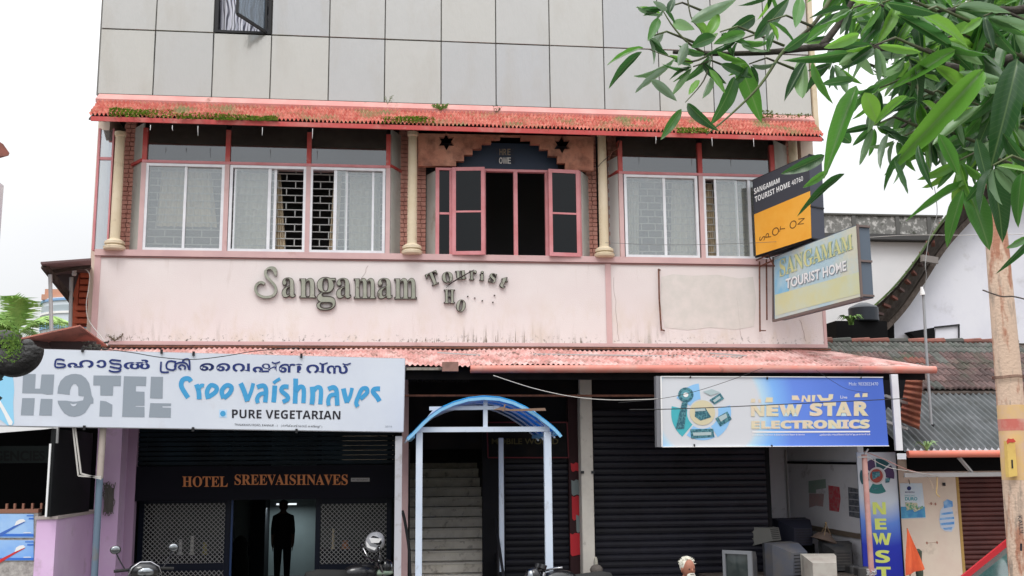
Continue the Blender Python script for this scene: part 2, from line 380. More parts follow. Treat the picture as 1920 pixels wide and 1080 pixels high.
plantm = mat('weed_green', (.12, .25, .05), .8, col2=(.2, .33, .1), sc=9)

PA = bpy.data.materials.new('reflective_cladding'); PA.use_nodes = True          # coated glass cladding panels
_n, _l = PA.node_tree.nodes, PA.node_tree.links; _b = _n['Principled BSDF']
_b.inputs['Metallic'].default_value = .55; _b.inputs['Roughness'].default_value = .16
_oi = _n.new('ShaderNodeObjectInfo'); _cr = _n.new('ShaderNodeValToRGB'); _l.new(_oi.outputs['Random'], _cr.inputs[0])
_cr.color_ramp.elements[0].color = (.45, .45, .455, 1); _cr.color_ramp.elements[1].color = (.51, .495, .46, 1)
_g = _n.new('ShaderNodeNewGeometry'); _t = _n.new('ShaderNodeTexNoise'); _t.inputs['Scale'].default_value = 1.3; _t.inputs['Detail'].default_value = 7; _t.inputs['Roughness'].default_value = .62
_mp = _n.new('ShaderNodeMapping'); _mp.inputs['Scale'].default_value = (1.6, 1, .5); _l.new(_g.outputs['Position'], _mp.inputs[0]); _l.new(_mp.outputs[0], _t.inputs['Vector'])
_m = _n.new('ShaderNodeMix'); _m.data_type = 'RGBA'; _r = _n.new('ShaderNodeMapRange'); _r.inputs[1].default_value = .5; _r.inputs[2].default_value = .8; _r.inputs[4].default_value = .5
_l.new(_t.outputs[0], _r.inputs[0]); _l.new(_r.outputs[0], _m.inputs[0]); _l.new(_cr.outputs[0], _m.inputs[6]); _m.inputs[7].default_value = (.40, .365, .31, 1)
_l.new(_m.outputs[2], _b.inputs['Base Color'])
_bp = _n.new('ShaderNodeBump'); _bp.inputs['Strength'].default_value = .05; _bp.inputs['Distance'].default_value = .3
_l.new(_t.outputs[0], _bp.inputs['Height']); _l.new(_bp.outputs[0], _b.inputs['Normal'])

# ================================================================== SETTING
STREET = -.35
m = M(); m.poly([(-400, -400, STREET-.05), (400, -400, STREET-.05), (400, 400, STREET-.05), (-400, 400, STREET-.05)])
obj('ground', m, earth, kind='structure')
m = M(); m.poly([(-80, -16.2, STREET-.02), (80, -16.2, STREET-.02), (80, -4.2, STREET-.02), (-80, -4.2, STREET-.02)])
obj('road', m, asphalt, kind='structure')
m = M().box(-40, 40, -4.2, -2.6, STREET-.04, -.2).box(-40, 40, -2.6, .5, STREET-.04, -.004)
obj('pavement', m, pave, kind='structure')
m = M().box(-40, 40, -20, -16.2, STREET-.04, STREET+.12)
obj('far_pavement', m, pave, kind='structure')

# ================================================================== THE TOURIST HOME BUILDING
BL, BR = X(174, 560), X(1546, 560)
zSill, zPB = Z(800, 479), Z(800, 649)             # sill band top, parapet foot
zPT = Z(800, 488)
zWT = Z(800, 318)                                 # top of the window frames
zE = Z(700, 238, -.55)                            # eave underside
B = empty('tourist_home_building', (2, 2, 0), label='pink and grey tourist home building with red tiled eave over its first floor windows', cat='building')
CD = 12.0
# shell behind everything: side walls, back, slabs
xw0, xw1 = X(192, 30, .15), X(1512, 60, .15)
zC0 = Z(700, 194, .15)
rowH = Z(730, 76, .15)-zC0
zTop = zC0+rowH*4
obj('side_wall', M().box(xw0+.02, xw0+.2, .2, CD, zPB, zTop), creamwall, B); obj('side_wall', M().box(xw1-.2, xw1+.02, .2, CD, zPB, zTop), creamwall, B)
obj('back_wall', M().box(xw0, xw1, CD, CD+.2, 0, zTop), creamwall, B)
obj('roof_slab', M().box(xw0, xw1, .2, CD, zTop-.15, zTop), roomwall, B)
obj('floor_slab', M().box(BL+.05, BR-.05, .14, CD-.01, zPB-.12, zPB+.05), roomwall, B)
obj('upper_floor_slab', M().box(xw0+.21, xw1-.21, .16, CD-.01, zC0-.25, zC0), roomwall, B)
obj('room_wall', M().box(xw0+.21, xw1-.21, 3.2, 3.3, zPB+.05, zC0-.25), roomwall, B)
for i in range(2): pass
# cladding panels, each a piece
jx = [X(p, 60, .15) for p in (191, 293, 402, 510, 618, 722, 827, 929, 1029, 1130, 1232, 1332, 1430, 1512)]
g = .006
for r in range(4):
    for c in range(13):
        if c == 2 and r == 1: continue
        x0, x1 = jx[c]+g, jx[c+1]-g; z0, z1 = zC0+rowH*r+g, zC0+rowH*(r+1)-g
        o = bx('cladding_panel', x0, x1, .10, .14, z0, z1, PA, B, bev=.006)
        o.rotation_euler = (R_.uniform(-.005, .005), 0, R_.uniform(-.006, .006))
        o.scale = (.998, 1, .998)
m = M()
for r in range(5): m.box(jx[0], jx[-1], .145, .19, zC0+rowH*r-.03, zC0+rowH*r+.03)
for x in jx: m.box(x-.03, x+.03, .146, .188, zC0, zTop)
obj('cladding_rail', m, mat('grey_rubber_joint', (.19, .185, .175), .8), B)
bx('corner_post', X(1512, 60, .15)+.01, X(1519, 60, .15)+.02, .05, .3, zC0-.3, zTop, cream, B)
# open casement in the cladding
wx0, wx1, wz0, wz1 = jx[2]+.01, jx[3]-.01, zC0+rowH+.01, zC0+rowH*2-.01
ow = empty('window', ((wx0+wx1)/2, .12, wz0)); ow.parent = B; W[ow.name] = Vector(((wx0+wx1)/2, .12, wz0)); ow.location = W[ow.name]-W[B.name]
m = M().box(wx0, wx0+.05, .09, .2, wz0, wz1).box(wx1-.05, wx1, .09, .2, wz0, wz1).box(wx0+.05, wx1-.05, .09, .2, wz0, wz0+.04).box(wx0+.05, wx1-.05, .09, .2, wz1-.04, wz1)
obj('frame', m, black, ow)
hx = wx1-.09; a = math.radians(118); L = .78
dv = Vector((math.cos(a)*L, -abs(math.sin(a))*L, 0)); p0 = Vector((hx, .08, wz0+.03)); p1 = p0+dv; h = Vector((0, 0, rowH-.1))
m = M().bar(p0, p1, .03, .05).bar(p0+h, p1+h, .03, .05).bar(p0, p0+h, .04, .04).bar(p1, p1+h, .04, .04)
obj('sash', m, black, ow)
m = M().poly([p0+Vector((0, 0, .02)), p1+Vector((0, 0, .02)), p1+h, p0+h], dv.normalized().cross(Vector((0, 0, 1)))*.008)
obj('sash_glass', m, glass('blue_grey_sash_glass', (.45, .52, .58), .25, .03, .12, (.2, .25, .3)), ow)
wavem = bpy.data.materials.new('wavy_striped_fabric'); wavem.use_nodes = True; _n, _l = wavem.node_tree.nodes, wavem.node_tree.links
_g = _n.new('ShaderNodeNewGeometry'); _mp = _n.new('ShaderNodeMapping'); _mp.inputs['Scale'].default_value = (1, 0, .4); _l.new(_g.outputs['Position'], _mp.inputs[0])
_w = _n.new('ShaderNodeTexWave'); _w.inputs['Scale'].default_value = 5.5; _w.inputs['Distortion'].default_value = 7; _w.inputs['Detail'].default_value = 0; _w.inputs['Detail Scale'].default_value = 1.5
_l.new(_mp.outputs[0], _w.inputs['Vector']); _cr = _n.new('ShaderNodeValToRGB'); _l.new(_w.outputs[0], _cr.inputs[0])
_cr.color_ramp.elements[0].position = .25; _cr.color_ramp.elements[0].color = (.16, .16, .2, 1); _cr.color_ramp.elements[1].position = .45; _cr.color_ramp.elements[1].color = (.80, .80, .88, 1)
_l.new(_cr.outputs[0], _n['Principled BSDF'].inputs['Base Color'])
obj('curtain', M().grid(lambda u, v: (wx0+.06+u*(wx1-wx0-.12), .24+.03*math.sin(u*38)+.01*math.sin(u*90), wz0+.02+v*(rowH-.06)), 90, 2), wavem, None, smooth='all',
    label='white curtain with grey wavy stripes in the open top floor window', cat='curtain')
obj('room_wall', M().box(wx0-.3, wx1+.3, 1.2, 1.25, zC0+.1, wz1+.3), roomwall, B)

# parapet
pw2 = mat('stained_pink_paint', (.715, .645, .635), .8, col2=(.75, .695, .68), sc=.9, bump=.15, bsc=60)
_n, _l = pw2.node_tree.nodes, pw2.node_tree.links; _b = _n['Principled BSDF']; _cin = _b.inputs['Base Color'].links[0].from_socket; _g = _n.new('ShaderNodeNewGeometry')
def _ns(scale, sc3, lo, hi):
    mp = _n.new('ShaderNodeMapping'); mp.inputs['Scale'].default_value = sc3; _l.new(_g.outputs['Position'], mp.inputs[0]); t = _n.new('ShaderNodeTexNoise'); t.inputs['Scale'].default_value = scale; t.inputs['Detail'].default_value = 8; t.inputs['Roughness'].default_value = .65
    _l.new(mp.outputs[0], t.inputs['Vector']); r = _n.new('ShaderNodeMapRange'); r.inputs[1].default_value = lo; r.inputs[2].default_value = hi; _l.new(t.outputs[0], r.inputs[0]); return r.outputs[0]
def _mul(a, b): k = _n.new('ShaderNodeMath'); k.operation = 'MULTIPLY'; _l.new(a, k.inputs[0]); _l.new(b, k.inputs[1]); return k.outputs[0]
def _band(z0, z1): sp = _n.new('ShaderNodeSeparateXYZ'); _l.new(_g.outputs['Position'], sp.inputs[0]); r = _n.new('ShaderNodeMapRange'); r.inputs[1].default_value = z0; r.inputs[2].default_value = z1; r.inputs[3].default_value = 1; r.inputs[4].default_value = 0; _l.new(sp.outputs[2], r.inputs[0]); return r.outputs[0]
def _mixc(f, c, col): x = _n.new('ShaderNodeMix'); x.data_type = 'RGBA'; _l.new(f, x.inputs[0]); _l.new(c, x.inputs[6]); x.inputs[7].default_value = (*col, 1); return x.outputs[2]
_c = _mixc(_mul(_mul(_ns(9, (1, 1, .12), .50, .70), _band(zPB+.02, zPB+.45)), _ns(.75, (1, 1, .1), .47, .62)), _cin, (.24, .21, .16))
_c = _mixc(_mul(_ns(2.2, (1, 1, .5), .50, .75), _band(zPB+.0, zPB+.9)), _c, (.60, .50, .38))
_c = _mixc(_mul(_ns(16, (1, 1, 1), .56, .64), _band(zPB+.05, zPB+.22)), _c, (.05, .05, .035))
_c = _mixc(_ns(5, (1, 1, .12), .60, .85), _c, (.52, .44, .40))
_l.new(_c, _b.inputs['Base Color'])
obj('parapet', M().box(BL, BR, 0, .14, zPB, zPT), pw2, B)
m = M().box(BL-.004, BR+.004, -.035, .15, zPT, zSill+.02).box(BL-.002, BL+.09, -.012, -.001, zPB+.06, zPT-.001).box(BL-.002, BR+.002, -.02, -.001, zPB, zPB+.058)
m.box(X(1136, 560), X(1146, 560), -.018, -.002, zPB+.059, zPT-.001).box(BR-.05, BR+.002, -.012, -.001, zPB+.059, zPT-.001)
obj('sill_band', m, pinktrim, B)
obj('sill_shadow_strip', M().box(BL+.09, BR-.05, -.022, -.002, zPT-.025, zPT-.006), mat('sill_shadow_line_paint', (.26, .13, .12)), B)  # raised strip painted as the shadow line below the sill
obj('parapet_return', M().box(BL, BL+.14, .16, 2.5, zPB, zSill), pinkwall, B); obj('parapet_return', M().box(BR-.14, BR, .16, 2.5, zPB, zSill), pinkwall, B)
pl0 = Plane((0, 0, 0), (1, 0, 0))
patchm = mat('grey_repair_wash', (.63, .60, .565), .9, col2=(.70, .65, .62), sc=5)
rp = [(1240, 519), (1262, 514), (1300, 517), (1345, 515), (1385, 522), (1412, 519), (1418, 560), (1414, 612), (1380, 618), (1330, 614), (1290, 619), (1246, 614), (1238, 570)]
flat('repair_patch', [rp], pl0, patchm, B, .0035)
stainm = mat('black_mildew', (.10, .08, .05), .95, col2=(.3, .25, .18), sc=9, lo=.4, hi=.6)
ps = []
for i in range(120):
    cx = R_.choice((R_.gauss(920, 45), R_.gauss(800, 22), R_.gauss(890, 120), R_.gauss(230, 25), R_.gauss(1060, 25))); 
    if not 190 < cx < 1120: continue
    yb = 640+cx*.0095+R_.uniform(-9, 0); hh = abs(R_.gauss(0, 13 if abs(cx-920) < 70 else 5))+1; ww = R_.uniform(.25, .7)
    ps.append([(cx-ww, yb), (cx-ww*.4, yb-hh*.6), (cx, yb-hh), (cx+ww*.5, yb-hh*.5), (cx+ww, yb)])
flat('mildew_stain', ps, pl0, stainm, B, .004)
m = M()
for (x0, y0, x1, y1) in ((1150, 520, 1160, 640), (1380, 560, 1392, 640), (1500, 600, 1512, 640), (690, 498, 668, 545)):
    P = [at(x0+(x1-x0)*k/8+R_.uniform(-1.5, 1.5), y0+(y1-y0)*k/8, -.002) for k in range(9)]
    m.tube(P, .0022, 4)
obj('plaster_crack', m, mat('crack_shadow', (.30, .22, .2)), B)

# brick piers, columns, window bays
def col_at(px, r):
    xc = X(px, 380, -.02); c = empty('column', (xc, -.02, zSill)); c.parent = B; W[c.name] = Vector((xc, -.02, zSill)); c.location = W[c.name]-W[B.name]
    H = Z(px, 248, -.02)-zSill
    obj('shaft', M().lathe((xc, -.02, zSill), [(r*1.05, .14), (r, .2), (r*.98, H*.5), (r*.9, H-.08), (r*1.12, H-.06), (r*1.12, H)], 14), cream, c, smooth=True)
    obj('base_moulding', M().lathe((xc, -.02, zSill+.001), [(r*1.75, 0), (r*2.05, .02), (r*2.1, .06), (r*1.6, .085), (r*1.95, .1), (r*1.9, .14), (r*1.3, .17), (r*1.1, .18)], 18), cream, c, smooth=True)
for px in (219, 773, 1131, 1492): col_at(px, .08)
def brickstrip(px0, px1, Y=.36):
    x0, x1 = X(px0, 380, Y), X(px1, 380, Y); n = int((zE+.5-zSill)/.075)
    obj('pier', M().box(x0, x1, Y, Y+.15, zSill-.02, zE+.6), brickred, B)
    m = M()
    for k in range(n):
        o = (k % 2)*.05
        for j in range(2):
            a, b = (x0-.01+o*.3, (x0+x1)/2-.005+o*.3) if j == 0 else ((x0+x1)/2+.005+o*.3, x1+.01)
            m.box(a, b, Y-.03-R_.uniform(0, .012), Y-.001, zSill+k*.075+.006, zSill+k*.075+.07)
    obj('brick_facing', m, brickred, B, kind='stuff')
for a, b in ((229, 248), (748, 766), (780, 797), (1100, 1117), (1142, 1156), (1478, 1500)): brickstrip(a, b)
# white/dark end return on the left corner
m = M().box(X(178, 380), X(182, 380), -.03, .06, zSill, zE+.02).box(X(205, 380), X(208, 380), -.03, .06, zSill, zE+.02).box(X(182, 380)+.001, X(205, 380)-.001, -.02, .05, Z(195, 300), Z(195, 295))
obj('corner_frame', m, rosetrim, B)
obj('corner_glass', M().box(X(182, 380), X(205, 380), .0, .008, zSill, zE), glass('corner_glass', (.8, .85, .85), .45, .05, .12, (.6, .6, .62)), B)

def bay(name, posts, x0, x1, zt):
    m = M()
    for p in posts: m.box(X(p, 380)-.035, X(p, 380)+.035, -.03, .1, zSill+.001, zt)
    m2 = M().box(x0, x1, -.018, .09, zWT, zWT+.05)
    return m, m2
# posts: rose below the transom bar, red above
zt = zE+.05
zT = zWT+.055
posts = (266, 423.5, 577, 727, 1165, 1315.5, 1452)
for p in posts:
    x = X(p, 400)
    obj('window_post', M().box(x-.036, x+.036, -.03, .1, zSill+.001, zWT), pinktrim, B); obj('transom_post', M().box(x-.036, x+.036, -.03, .1, zWT+.001, zt), redtrim, B)
for a, b in ((266, 727), (1165, 1452)): obj('transom_bar', M().box(X(a, 400)-.03, X(b, 400)+.03, -.034, .09, zWT+.0015, zWT+.045), rosetrim, B)
def mkwin(px0, px1, bars, panes, grille, name='window', frame=alu):
    x0, x1 = X(px0, 400), X(px1, 400); z0, z1 = zSill+.022, zWT-.002
    wnd = empty(name, ((x0+x1)/2, 0, z0)); wnd.parent = B; wnd.location = W[wnd.name]-W[B.name]
    m = M().box(x0, x0+.045, -.02, .07, z0, z1).box(x1-.045, x1, -.02, .07, z0, z1).box(x0+.045, x1-.045, -.02, .07, z0, z0+.04).box(x0+.045, x1-.045, -.02, .07, z1-.045, z1)
    obj('frame', m, frame, wnd)
    for (a, b, y) in bars: bx('mullion', X(a, 400), X(b, 400), y, y+.03, z0+.041, z1-.046, frame, wnd)
    for (a, b, y) in panes: obj('pane', M().box(X(a, 400), X(b, 400), y, y+.006, z0+.03, z1-.03), wincol, wnd)
    if grille:
        a, b = grille; xa, xb = X(a, 400, .2), X(b, 400, .2); m = M(); zz0, zz1 = z0+.02, z1+.05; n = 12; hh = (zz1-zz0)/n
        for k in range(n+1): m.bar((xa, .2, zz0+k*hh), (xb, .2, zz0+k*hh), .014, .014)
        nb = max(2, round((xb-xa)/.26)); bw = (xb-xa)/nb
        for k in range(n):
            for j in range(nb+1):
                xx = xa+bw*(j+(.5 if k % 2 else 0))
                if xx <= xb+.001: m.bar((xx, .2, zz0+k*hh), (xx, .2, zz0+(k+1)*hh), .014, .014)
        obj('grille', m, bpy.data.materials.get('dull_white_grille') or mat('dull_white_grille', (.46, .46, .45), .6), wnd)
    return wnd
mkwin(270, 419, [(343, 348, 0)], [(274, 345, .01), (345, 415, .03)], (276, 414))
mkwin(429, 573, [(437, 441, .02), (501, 507, 0), (512, 517, .035)], [(440, 503, .01), (505, 514, .04)], (434, 570))
mkwin(580, 722, [(625, 631, 0), (646, 651, .03), (697, 701, .03)], [(629, 648, .01), (649, 717, .035)], (583, 718))
mkwin(1171, 1309, [(1244, 1249, 0)], [(1174, 1246, .01), (1247, 1305, .03)], (1176, 1305))
mkwin(1319, 1448, [(1341, 1345, 0), (1381, 1385, .03), (1404, 1409, 0)], [(1344, 1383, .01), (1384, 1444, .035)], (1322, 1444))
# transom panes
for a, b in ((266, 423.5), (423.5, 577), (577, 727), (1165, 1315.5), (1315.5, 1452)):
    obj('transom_pane', M().box(X(a, 400)+.037, X(b, 400)-.037, .03, .038, zT, zt+.1), transg, B)
for a, b in ((266, 727), (1165, 1452)): obj('transom_shelf', M().box(X(a, 400), X(b, 400), .095, .3, zWT-.01, zWT+.04), pinktrim, B)
# angled grey cheeks of each bay
def cheek(pa, Ya, pb, Yb, z0, z1, mt, name='cheek_panel'):
    a = at(pa, 400, Ya); b = at(pb, 400, Yb); m = M(); t = Vector((b.x-a.x, b.y-a.y, 0)).normalized().cross(Vector((0, 0, 1)))*.02
    m.poly([(a.x, a.y, z0), (b.x, b.y, z0), (b.x, b.y, z1), (a.x, a.y, z1)], t); obj(name, m, mt, B)
for pa, pb in ((262, 244), (731, 750), (1161, 1147), (1456, 1480)):
    if pa == 1161:
        cheek(pa, .02, pb-6, .36, zSill, zT-.03, white); cheek(pa, .02, pb-6, .36, zT+.02, zt-.25, white)
    else:
        cheek(pa, .02, pb, .36, zSill, zT-.03, greyside); cheek(pa, .02, pb, .36, zT+.02, zt+.1, greyside)
    a, b = at(pa, 400, .02), at(pb, 400, .34); obj('cheek_bar', M().bar((a.x, a.y-.01, zT-.005), (b.x, b.y-.01, zT-.005), .05, .045), redtrim, B)
cheek(818, .02, 799, .36, zSill, Z(808, 318), greyside); cheek(1090, .02, 1103, .36, zSill, Z(1095, 322), greyside)
# central bay with red casements
cz0, cz1 = zSill+.022, Z(967, 318)
cb = empty('window', (X(967, 400), 0, cz0)); cb.parent = B; cb.location = W[cb.name]-W[B.name]
m = M()
for p, wd in ((820, .03), (846, .03), (908, .025), (967, .032), (1026, .03), (1086, .035)): m.box(X(p, 400)-wd, X(p, 400)+wd, -.01, .08, cz0, cz1-.04)
m.box(X(820, 400)-.03, X(1086, 400)+.035, -.012, .08, cz1-.039, cz1).box(X(820, 400)-.03, X(1086, 400)+.035, -.012, .08, cz0-.02, cz0-.0005)
m.box(X(823, 400)+.01, X(843, 400), 0, .04, Z(835, 402), Z(835, 398))
obj('frame', m, rosetrim, cb)
obj('pane', M().box(X(823, 400), X(844, 400), .02, .026, cz0, cz1-.04), darkg, cb)
def leaf_(pa, pb, ya, yb):
    a, b = at(pa, 400, ya), at(pb, 400, yb); z0, z1 = cz0-.015, cz1+.0; s = empty('casement', (a.x, a.y, z0)); s.parent = cb; s.location = W[s.name]-W[cb.name]
    bpy.data.objects.remove(s)
    m = M(); d = (Vector((b.x, b.y, 0))-Vector((a.x, a.y, 0))).normalized()
    A, Bq = Vector((a.x, a.y, 0)), Vector((b.x, b.y, 0)); up = Vector((0, 0, 1)); zm = z0+(z1-z0)*.49
    for q in (A+d*.03, Bq-d*.03): m.bar(q+up*z0, q+up*z1, .035, .06, (0, 1, 0)) if False else m.obox(q+up*((z0+z1)/2), d*.03, d.cross(up)*.02, up*((z1-z0)/2))
    for zc, hh in ((z0+.03, .03), (z1-.03, .03), (zm, .015)): m.obox((A+Bq)/2+up*zc, d*((Bq-A).length/2-.061), d.cross(up)*.018, up*hh)
    obj('casement', m, rosetrim, cb)
    obj('casement_pane', M().obox((A+Bq)/2+up*((z0+z1)/2), d*((Bq-A).length/2-.05), d.cross(up)*.004, up*((z1-z0)/2-.05)), darkg, cb)
leaf_(848, 909, -.035, -.10); leaf_(1029, 1087, -.08, -.035)
# terracotta lintel with stepped arch and two star openings
st = [(784, 250), (784, 311), (855, 311), (855, 302), (870, 302), (870, 290), (886, 290), (886, 279), (903, 279), (903, 269), (921, 269), (921, 261), (938, 261), (938, 254), (977, 255), (977, 262),
      (995, 262), (995, 270), (1012, 270), (1012, 280), (1028, 280), (1028, 292), (1045, 293), (1045, 306), (1060, 306), (1060, 318), (1113, 320), (1113, 256)]
dz = Vector((0, 0, .0))
def hexstar(cx, cy, r): return [(cx+(r if k % 2 == 0 else r*.55)*math.sin(math.radians(30*k)), cy-(r if k % 2 == 0 else r*.55)*math.cos(math.radians(30*k))) for k in range(12)]
bm = bmesh.new()
def ring(pts): return [bm.verts.new(at(x, y, -.0)) for x, y in pts]
outer = ring(st); holes = [ring(hexstar(837, 265, 17)), ring(hexstar(1054, 271, 17))]
ed = []
for rg in [outer]+holes: ed += [bm.edges.new((rg[i], rg[(i+1) % len(rg)])) for i in range(len(rg))]
bmesh.ops.triangle_fill(bm, edges=ed, use_beauty=True)
r = bmesh.ops.extrude_face_region(bm, geom=bm.faces[:])
bmesh.ops.translate(bm, verts=[v for v in r['geom'] if isinstance(v, bmesh.types.BMVert)], vec=(0, .1, 0))
mm_ = M(); bm.verts.index_update(); mm_.v = [tuple(v.co) for v in bm.verts]; mm_.f = [tuple(v.index for v in f.verts) for f in bm.faces]; bm.free()
obj('arch_lintel', mm_, terra, B)
obj('board_soffit', M().box(X(784, 400), X(1113, 400), .11, .6, Z(784, 246), Z(784, 246)+.05), dark, B)
sb = Plane((0, .28, 0), (1, .28, 0))
T_ = empty('fascia_board', tuple(at(950, 300, .3)), label='dark blue name board inside the stepped arch above the red casements', cat='sign board')
obj('board', M().box(X(858, 310, .3), X(1046, 310, .3), .285, .33, cz1+.03, zE+.05), mat('deep_blue_board', (.035, .055, .10), .5), T_)
dl_ = mat('dull_cream_letter', (.30, .25, .20), .7); fl_ = mat('faded_out_letter', (.05, .06, .09), .7)
for i, ch in enumerate('THREE'): text('lettering', sansb(ch), box4(929+i*7.4, 279, 935+i*7.4, 291), sb, fl_ if i in (0, 4) else dl_, T_, .012, .0)
for i, ch in enumerate('TOWER'): text('lettering', sansb(ch), box4(928+i*7.8-(1 if i == 2 else 0), 295, 934.5+i*7.8+(1 if i == 2 else 0), 307), sb, fl_ if i in (0, 4) else white, T_, .012, .0)

# tiled eave roof
xa0, xa1 = X(166, 216, -.55), X(1545, 255, -.55); xt0, xt1 = X(188, 190, .1), X(1520, 218, .1)
z0e, z1e = Z(700, 232, -.55), Z(700, 205, .02)
NP = 184
def rf(u, v):
    x = (xt0+(xt1-xt0)*u)*(1-v)+(xa0+(xa1-xa0)*u)*v; y = .02+(-.57)*v
    rowp = (v*5) % 1.0 if v < 1 else 1.0
    z = z1e+(z0e-z1e)*v + .022*rowp
    ph = u*NP*math.pi*2
    return (x, y-.0, z+.027*math.cos(ph)*(1.0+.15*math.sin(u*77+int(v*5)*9)) + .006*math.sin(u*53))
m = M()
vs_ = []
for k in range(5): vs_ += [k/5+.0005, (k+1)/5-.0005]
vs_[-1] = .9999
NU = NP*6; k0 = len(m.v)
for v in vs_:
    for i in range(NU+1): m.v.append(rf(i/NU, v))
for j in range(len(vs_)-1):
    for i in range(NU): a = k0+j*(NU+1)+i; m.f.append((a, a+NU+1, a+NU+2, a+1))
obj('clay_tile_roof', m, tilem, B, smooth=True, kind='stuff')
m = M().poly([(xt0, .1, z1e-.06), (xt1, .1, z1e-.06), (xa1, -.53, z0e-.035), (xa0, -.53, z0e-.035)], (0, 0, -.03))
obj('roof_board', m, wood, B)
m = M().poly([(xt0-.02, .09, zC0+.0), (xt1+.02, .09, zC0+.0), (xt1+.03, .0, z1e+.035), (xt0-.05, .0, z1e+.035)], (0, .02, -.06))
obj('roof_flashing', m, flashm, B)
zf0 = z0e-.085
obj('fascia', M().box(xa0+.04, xa1-.04, -.565, -.54, zf0, z0e-.012), redtrim, B)
m = M().poly([(xa0+.04, -.54, z0e-.05), (xa0+.04, -.54, z0e-.01), (xt0-.02, .14, z1e-.03), (xt0-.02, .14, z1e-.10)], (.025, 0, 0)).poly([(xa1-.04, -.54, z0e-.05), (xa1-.04, -.54, z0e-.01), (xt1+.02, .14, z1e-.03), (xt1+.02, .14, z1e-.10)], (-.025, 0, 0))
obj('end_fascia', m, wood, B)
m = M()
for px in (371, 323, 492, 586, 1230, 1335, 1413, 282): 
    p = at(px, 226+px*.022+8, -.568); l = R_.uniform(.03, .12); m.tube([p+Vector((0, 0, .05)), p, p-Vector((R_.uniform(-.01, .01), 0, l))], [.006, .005, .002], 5)
obj('drip_stain_thread', m, white, B, kind='stuff')
# moss and weeds on the eave
def clumps(name, label, ranges, mt, n, sz, surf, cat='moss'):
    m = M()
    for _ in range(n):
        x0, x1, y0, y1 = R_.choice(ranges); px, py = R_.uniform(x0, x1), R_.uniform(y0, y1)
        t = (py-y0)/max(1, y1-y0)
        c = surf(px, py); s = R_.uniform(.4, 1)*sz
        for q in range(3):
            a = R_.uniform(0, 6.28); d = Vector((math.cos(a)*s, math.sin(a)*s*.6, R_.uniform(.2, 1.0)*s)); pr = Vector((-d.y, d.x, 0))*.45
            m.add([c-pr*.4, c+pr*.4, c+d*.6+pr, c+d, c+d*.6-pr], [(0, 1, 2, 3, 4)])
    obj(name, m, mt, None, label=label, cat=cat, kind='stuff')
def onroof(px, py):                              # first hit of the picture ray with the sloping eave roof
    r = ray(px, py); n = Vector((0, (z1e-z0e), -(.57))); n = Vector((0, -(z1e-z0e), .57)); q = Vector((0, -.55, z0e+.02)); return EYE+r*((q-EYE).dot(n)/r.dot(n))
clumps('roof_moss', 'bright green moss patches growing on the red tiled eave', [(205, 330, 206, 221), (230, 280, 207, 216), (330, 420, 212, 224), (400, 470, 216, 226), (470, 520, 219, 227), (205, 250, 203, 215), (715, 815, 219, 232), (740, 800, 220, 228), (1270, 1330, 240, 250)], leafm_g, 2600, .036, onroof)
clumps('eave_lichen', 'olive lichen scattered along the lower tile edge', [(700, 1300, 222, 236), (1000, 1500, 236, 248), (1150, 1400, 232, 246)], mat('olive_lichen', (.22, .19, .07), .9, col2=(.16, .15, .06), sc=20), 900, .016, onroof)
clumps('ridge_moss', 'green moss tuft on the right ridge of the eave behind the leaves', [(1428, 1450, 208, 222), (1455, 1520, 214, 222)], leafm_g, 220, .035, lambda a, b: at(a, b, -.03))
def weed(name, label, px, py, Y, h, n, spread=.5, mt=None, wd=.006, arch=0.):
    b = at(px, py, Y); m = M()
    for i in range(n):
        a = R_.uniform(0, 6.28); l = h*R_.uniform(.5, 1); d = Vector((math.cos(a)*spread*l, math.sin(a)*spread*l*.6, l))
        P = [b, b+d*.5+Vector((0, 0, .05*l)), b+Vector((d.x, d.y, l*(1-arch)))]
        m.tube(P, [wd*.4, wd*.4, wd*.1], 4)
        for t in (.4, .6, .8, .95):
            c = b+d*t; lf = Vector((R_.uniform(-1, 1), R_.uniform(-.5, .5), R_.uniform(-.2, .6)))*wd*5; pr = lf.cross(Vector((0, 1, .3))).normalized()*wd
            m.add([c, c+lf*.5+pr, c+lf, c+lf*.5-pr], [(0, 1, 2, 3)])
    obj(name, m, mt or plantm, None, label=label, cat='weed')
weed('weed', 'thin grey weed standing in the panel joint left of the middle', 727, 196, .0, .2, 9, .5, mat('grey_green_weed', (.2, .25, .15)))
weed('weed', 'bright green bushy weed on the pink band above the tiles', 826, 207, .0, .1, 26, 1.4, wd=.012)
weed('weed', 'dark ragged weed in the broken corner of the pink band', 931, 212, .0, .14, 12, .8, mat('dark_weed', (.05, .08, .03)))

# curtains behind the glass
def curt(pa, pb, pc, pd, label, Y=.235, zb=None):
    za, zb_ = Z(700, 322), (Z(700, zb) if zb else zSill+.05)
    def fn(u, v):
        x = (X(pa, 400, Y)*(1-u)+X(pb, 400, Y)*u)*(1-v)+(X(pc, 400, Y)*(1-u)+X(pd, 400, Y)*u)*v
        return (x, Y+.026*math.sin(u*26+2*math.sin(v*2))+.006*math.sin(v*7+u*9), za+(zb_-za)*v)
    obj('curtain', M().grid(fn, 50, 8), curtpale if 'pale' in label else curtain, None, smooth='all', label=label, cat='curtain')
curt(300, 343, 292, 343, 'tan curtain hanging in the left pane of the leftmost window', zb=425)
curt(348, 392, 346, 408, 'tan curtain hanging in the right pane of the leftmost window', zb=425)
curt(1176, 1200, 1176, 1196, 'narrow pale curtain at the left edge of the window right of the third column')
curt(518, 524, 516, 538, 'narrow tan curtain at the left side of the first open brick pattern grille')
curt(625, 640, 617, 634, 'narrow tan curtain beside the second open brick pattern grille')
curt(440, 500, 440, 500, 'pale curtain behind the frosted left pane of the second window', Y=.25)
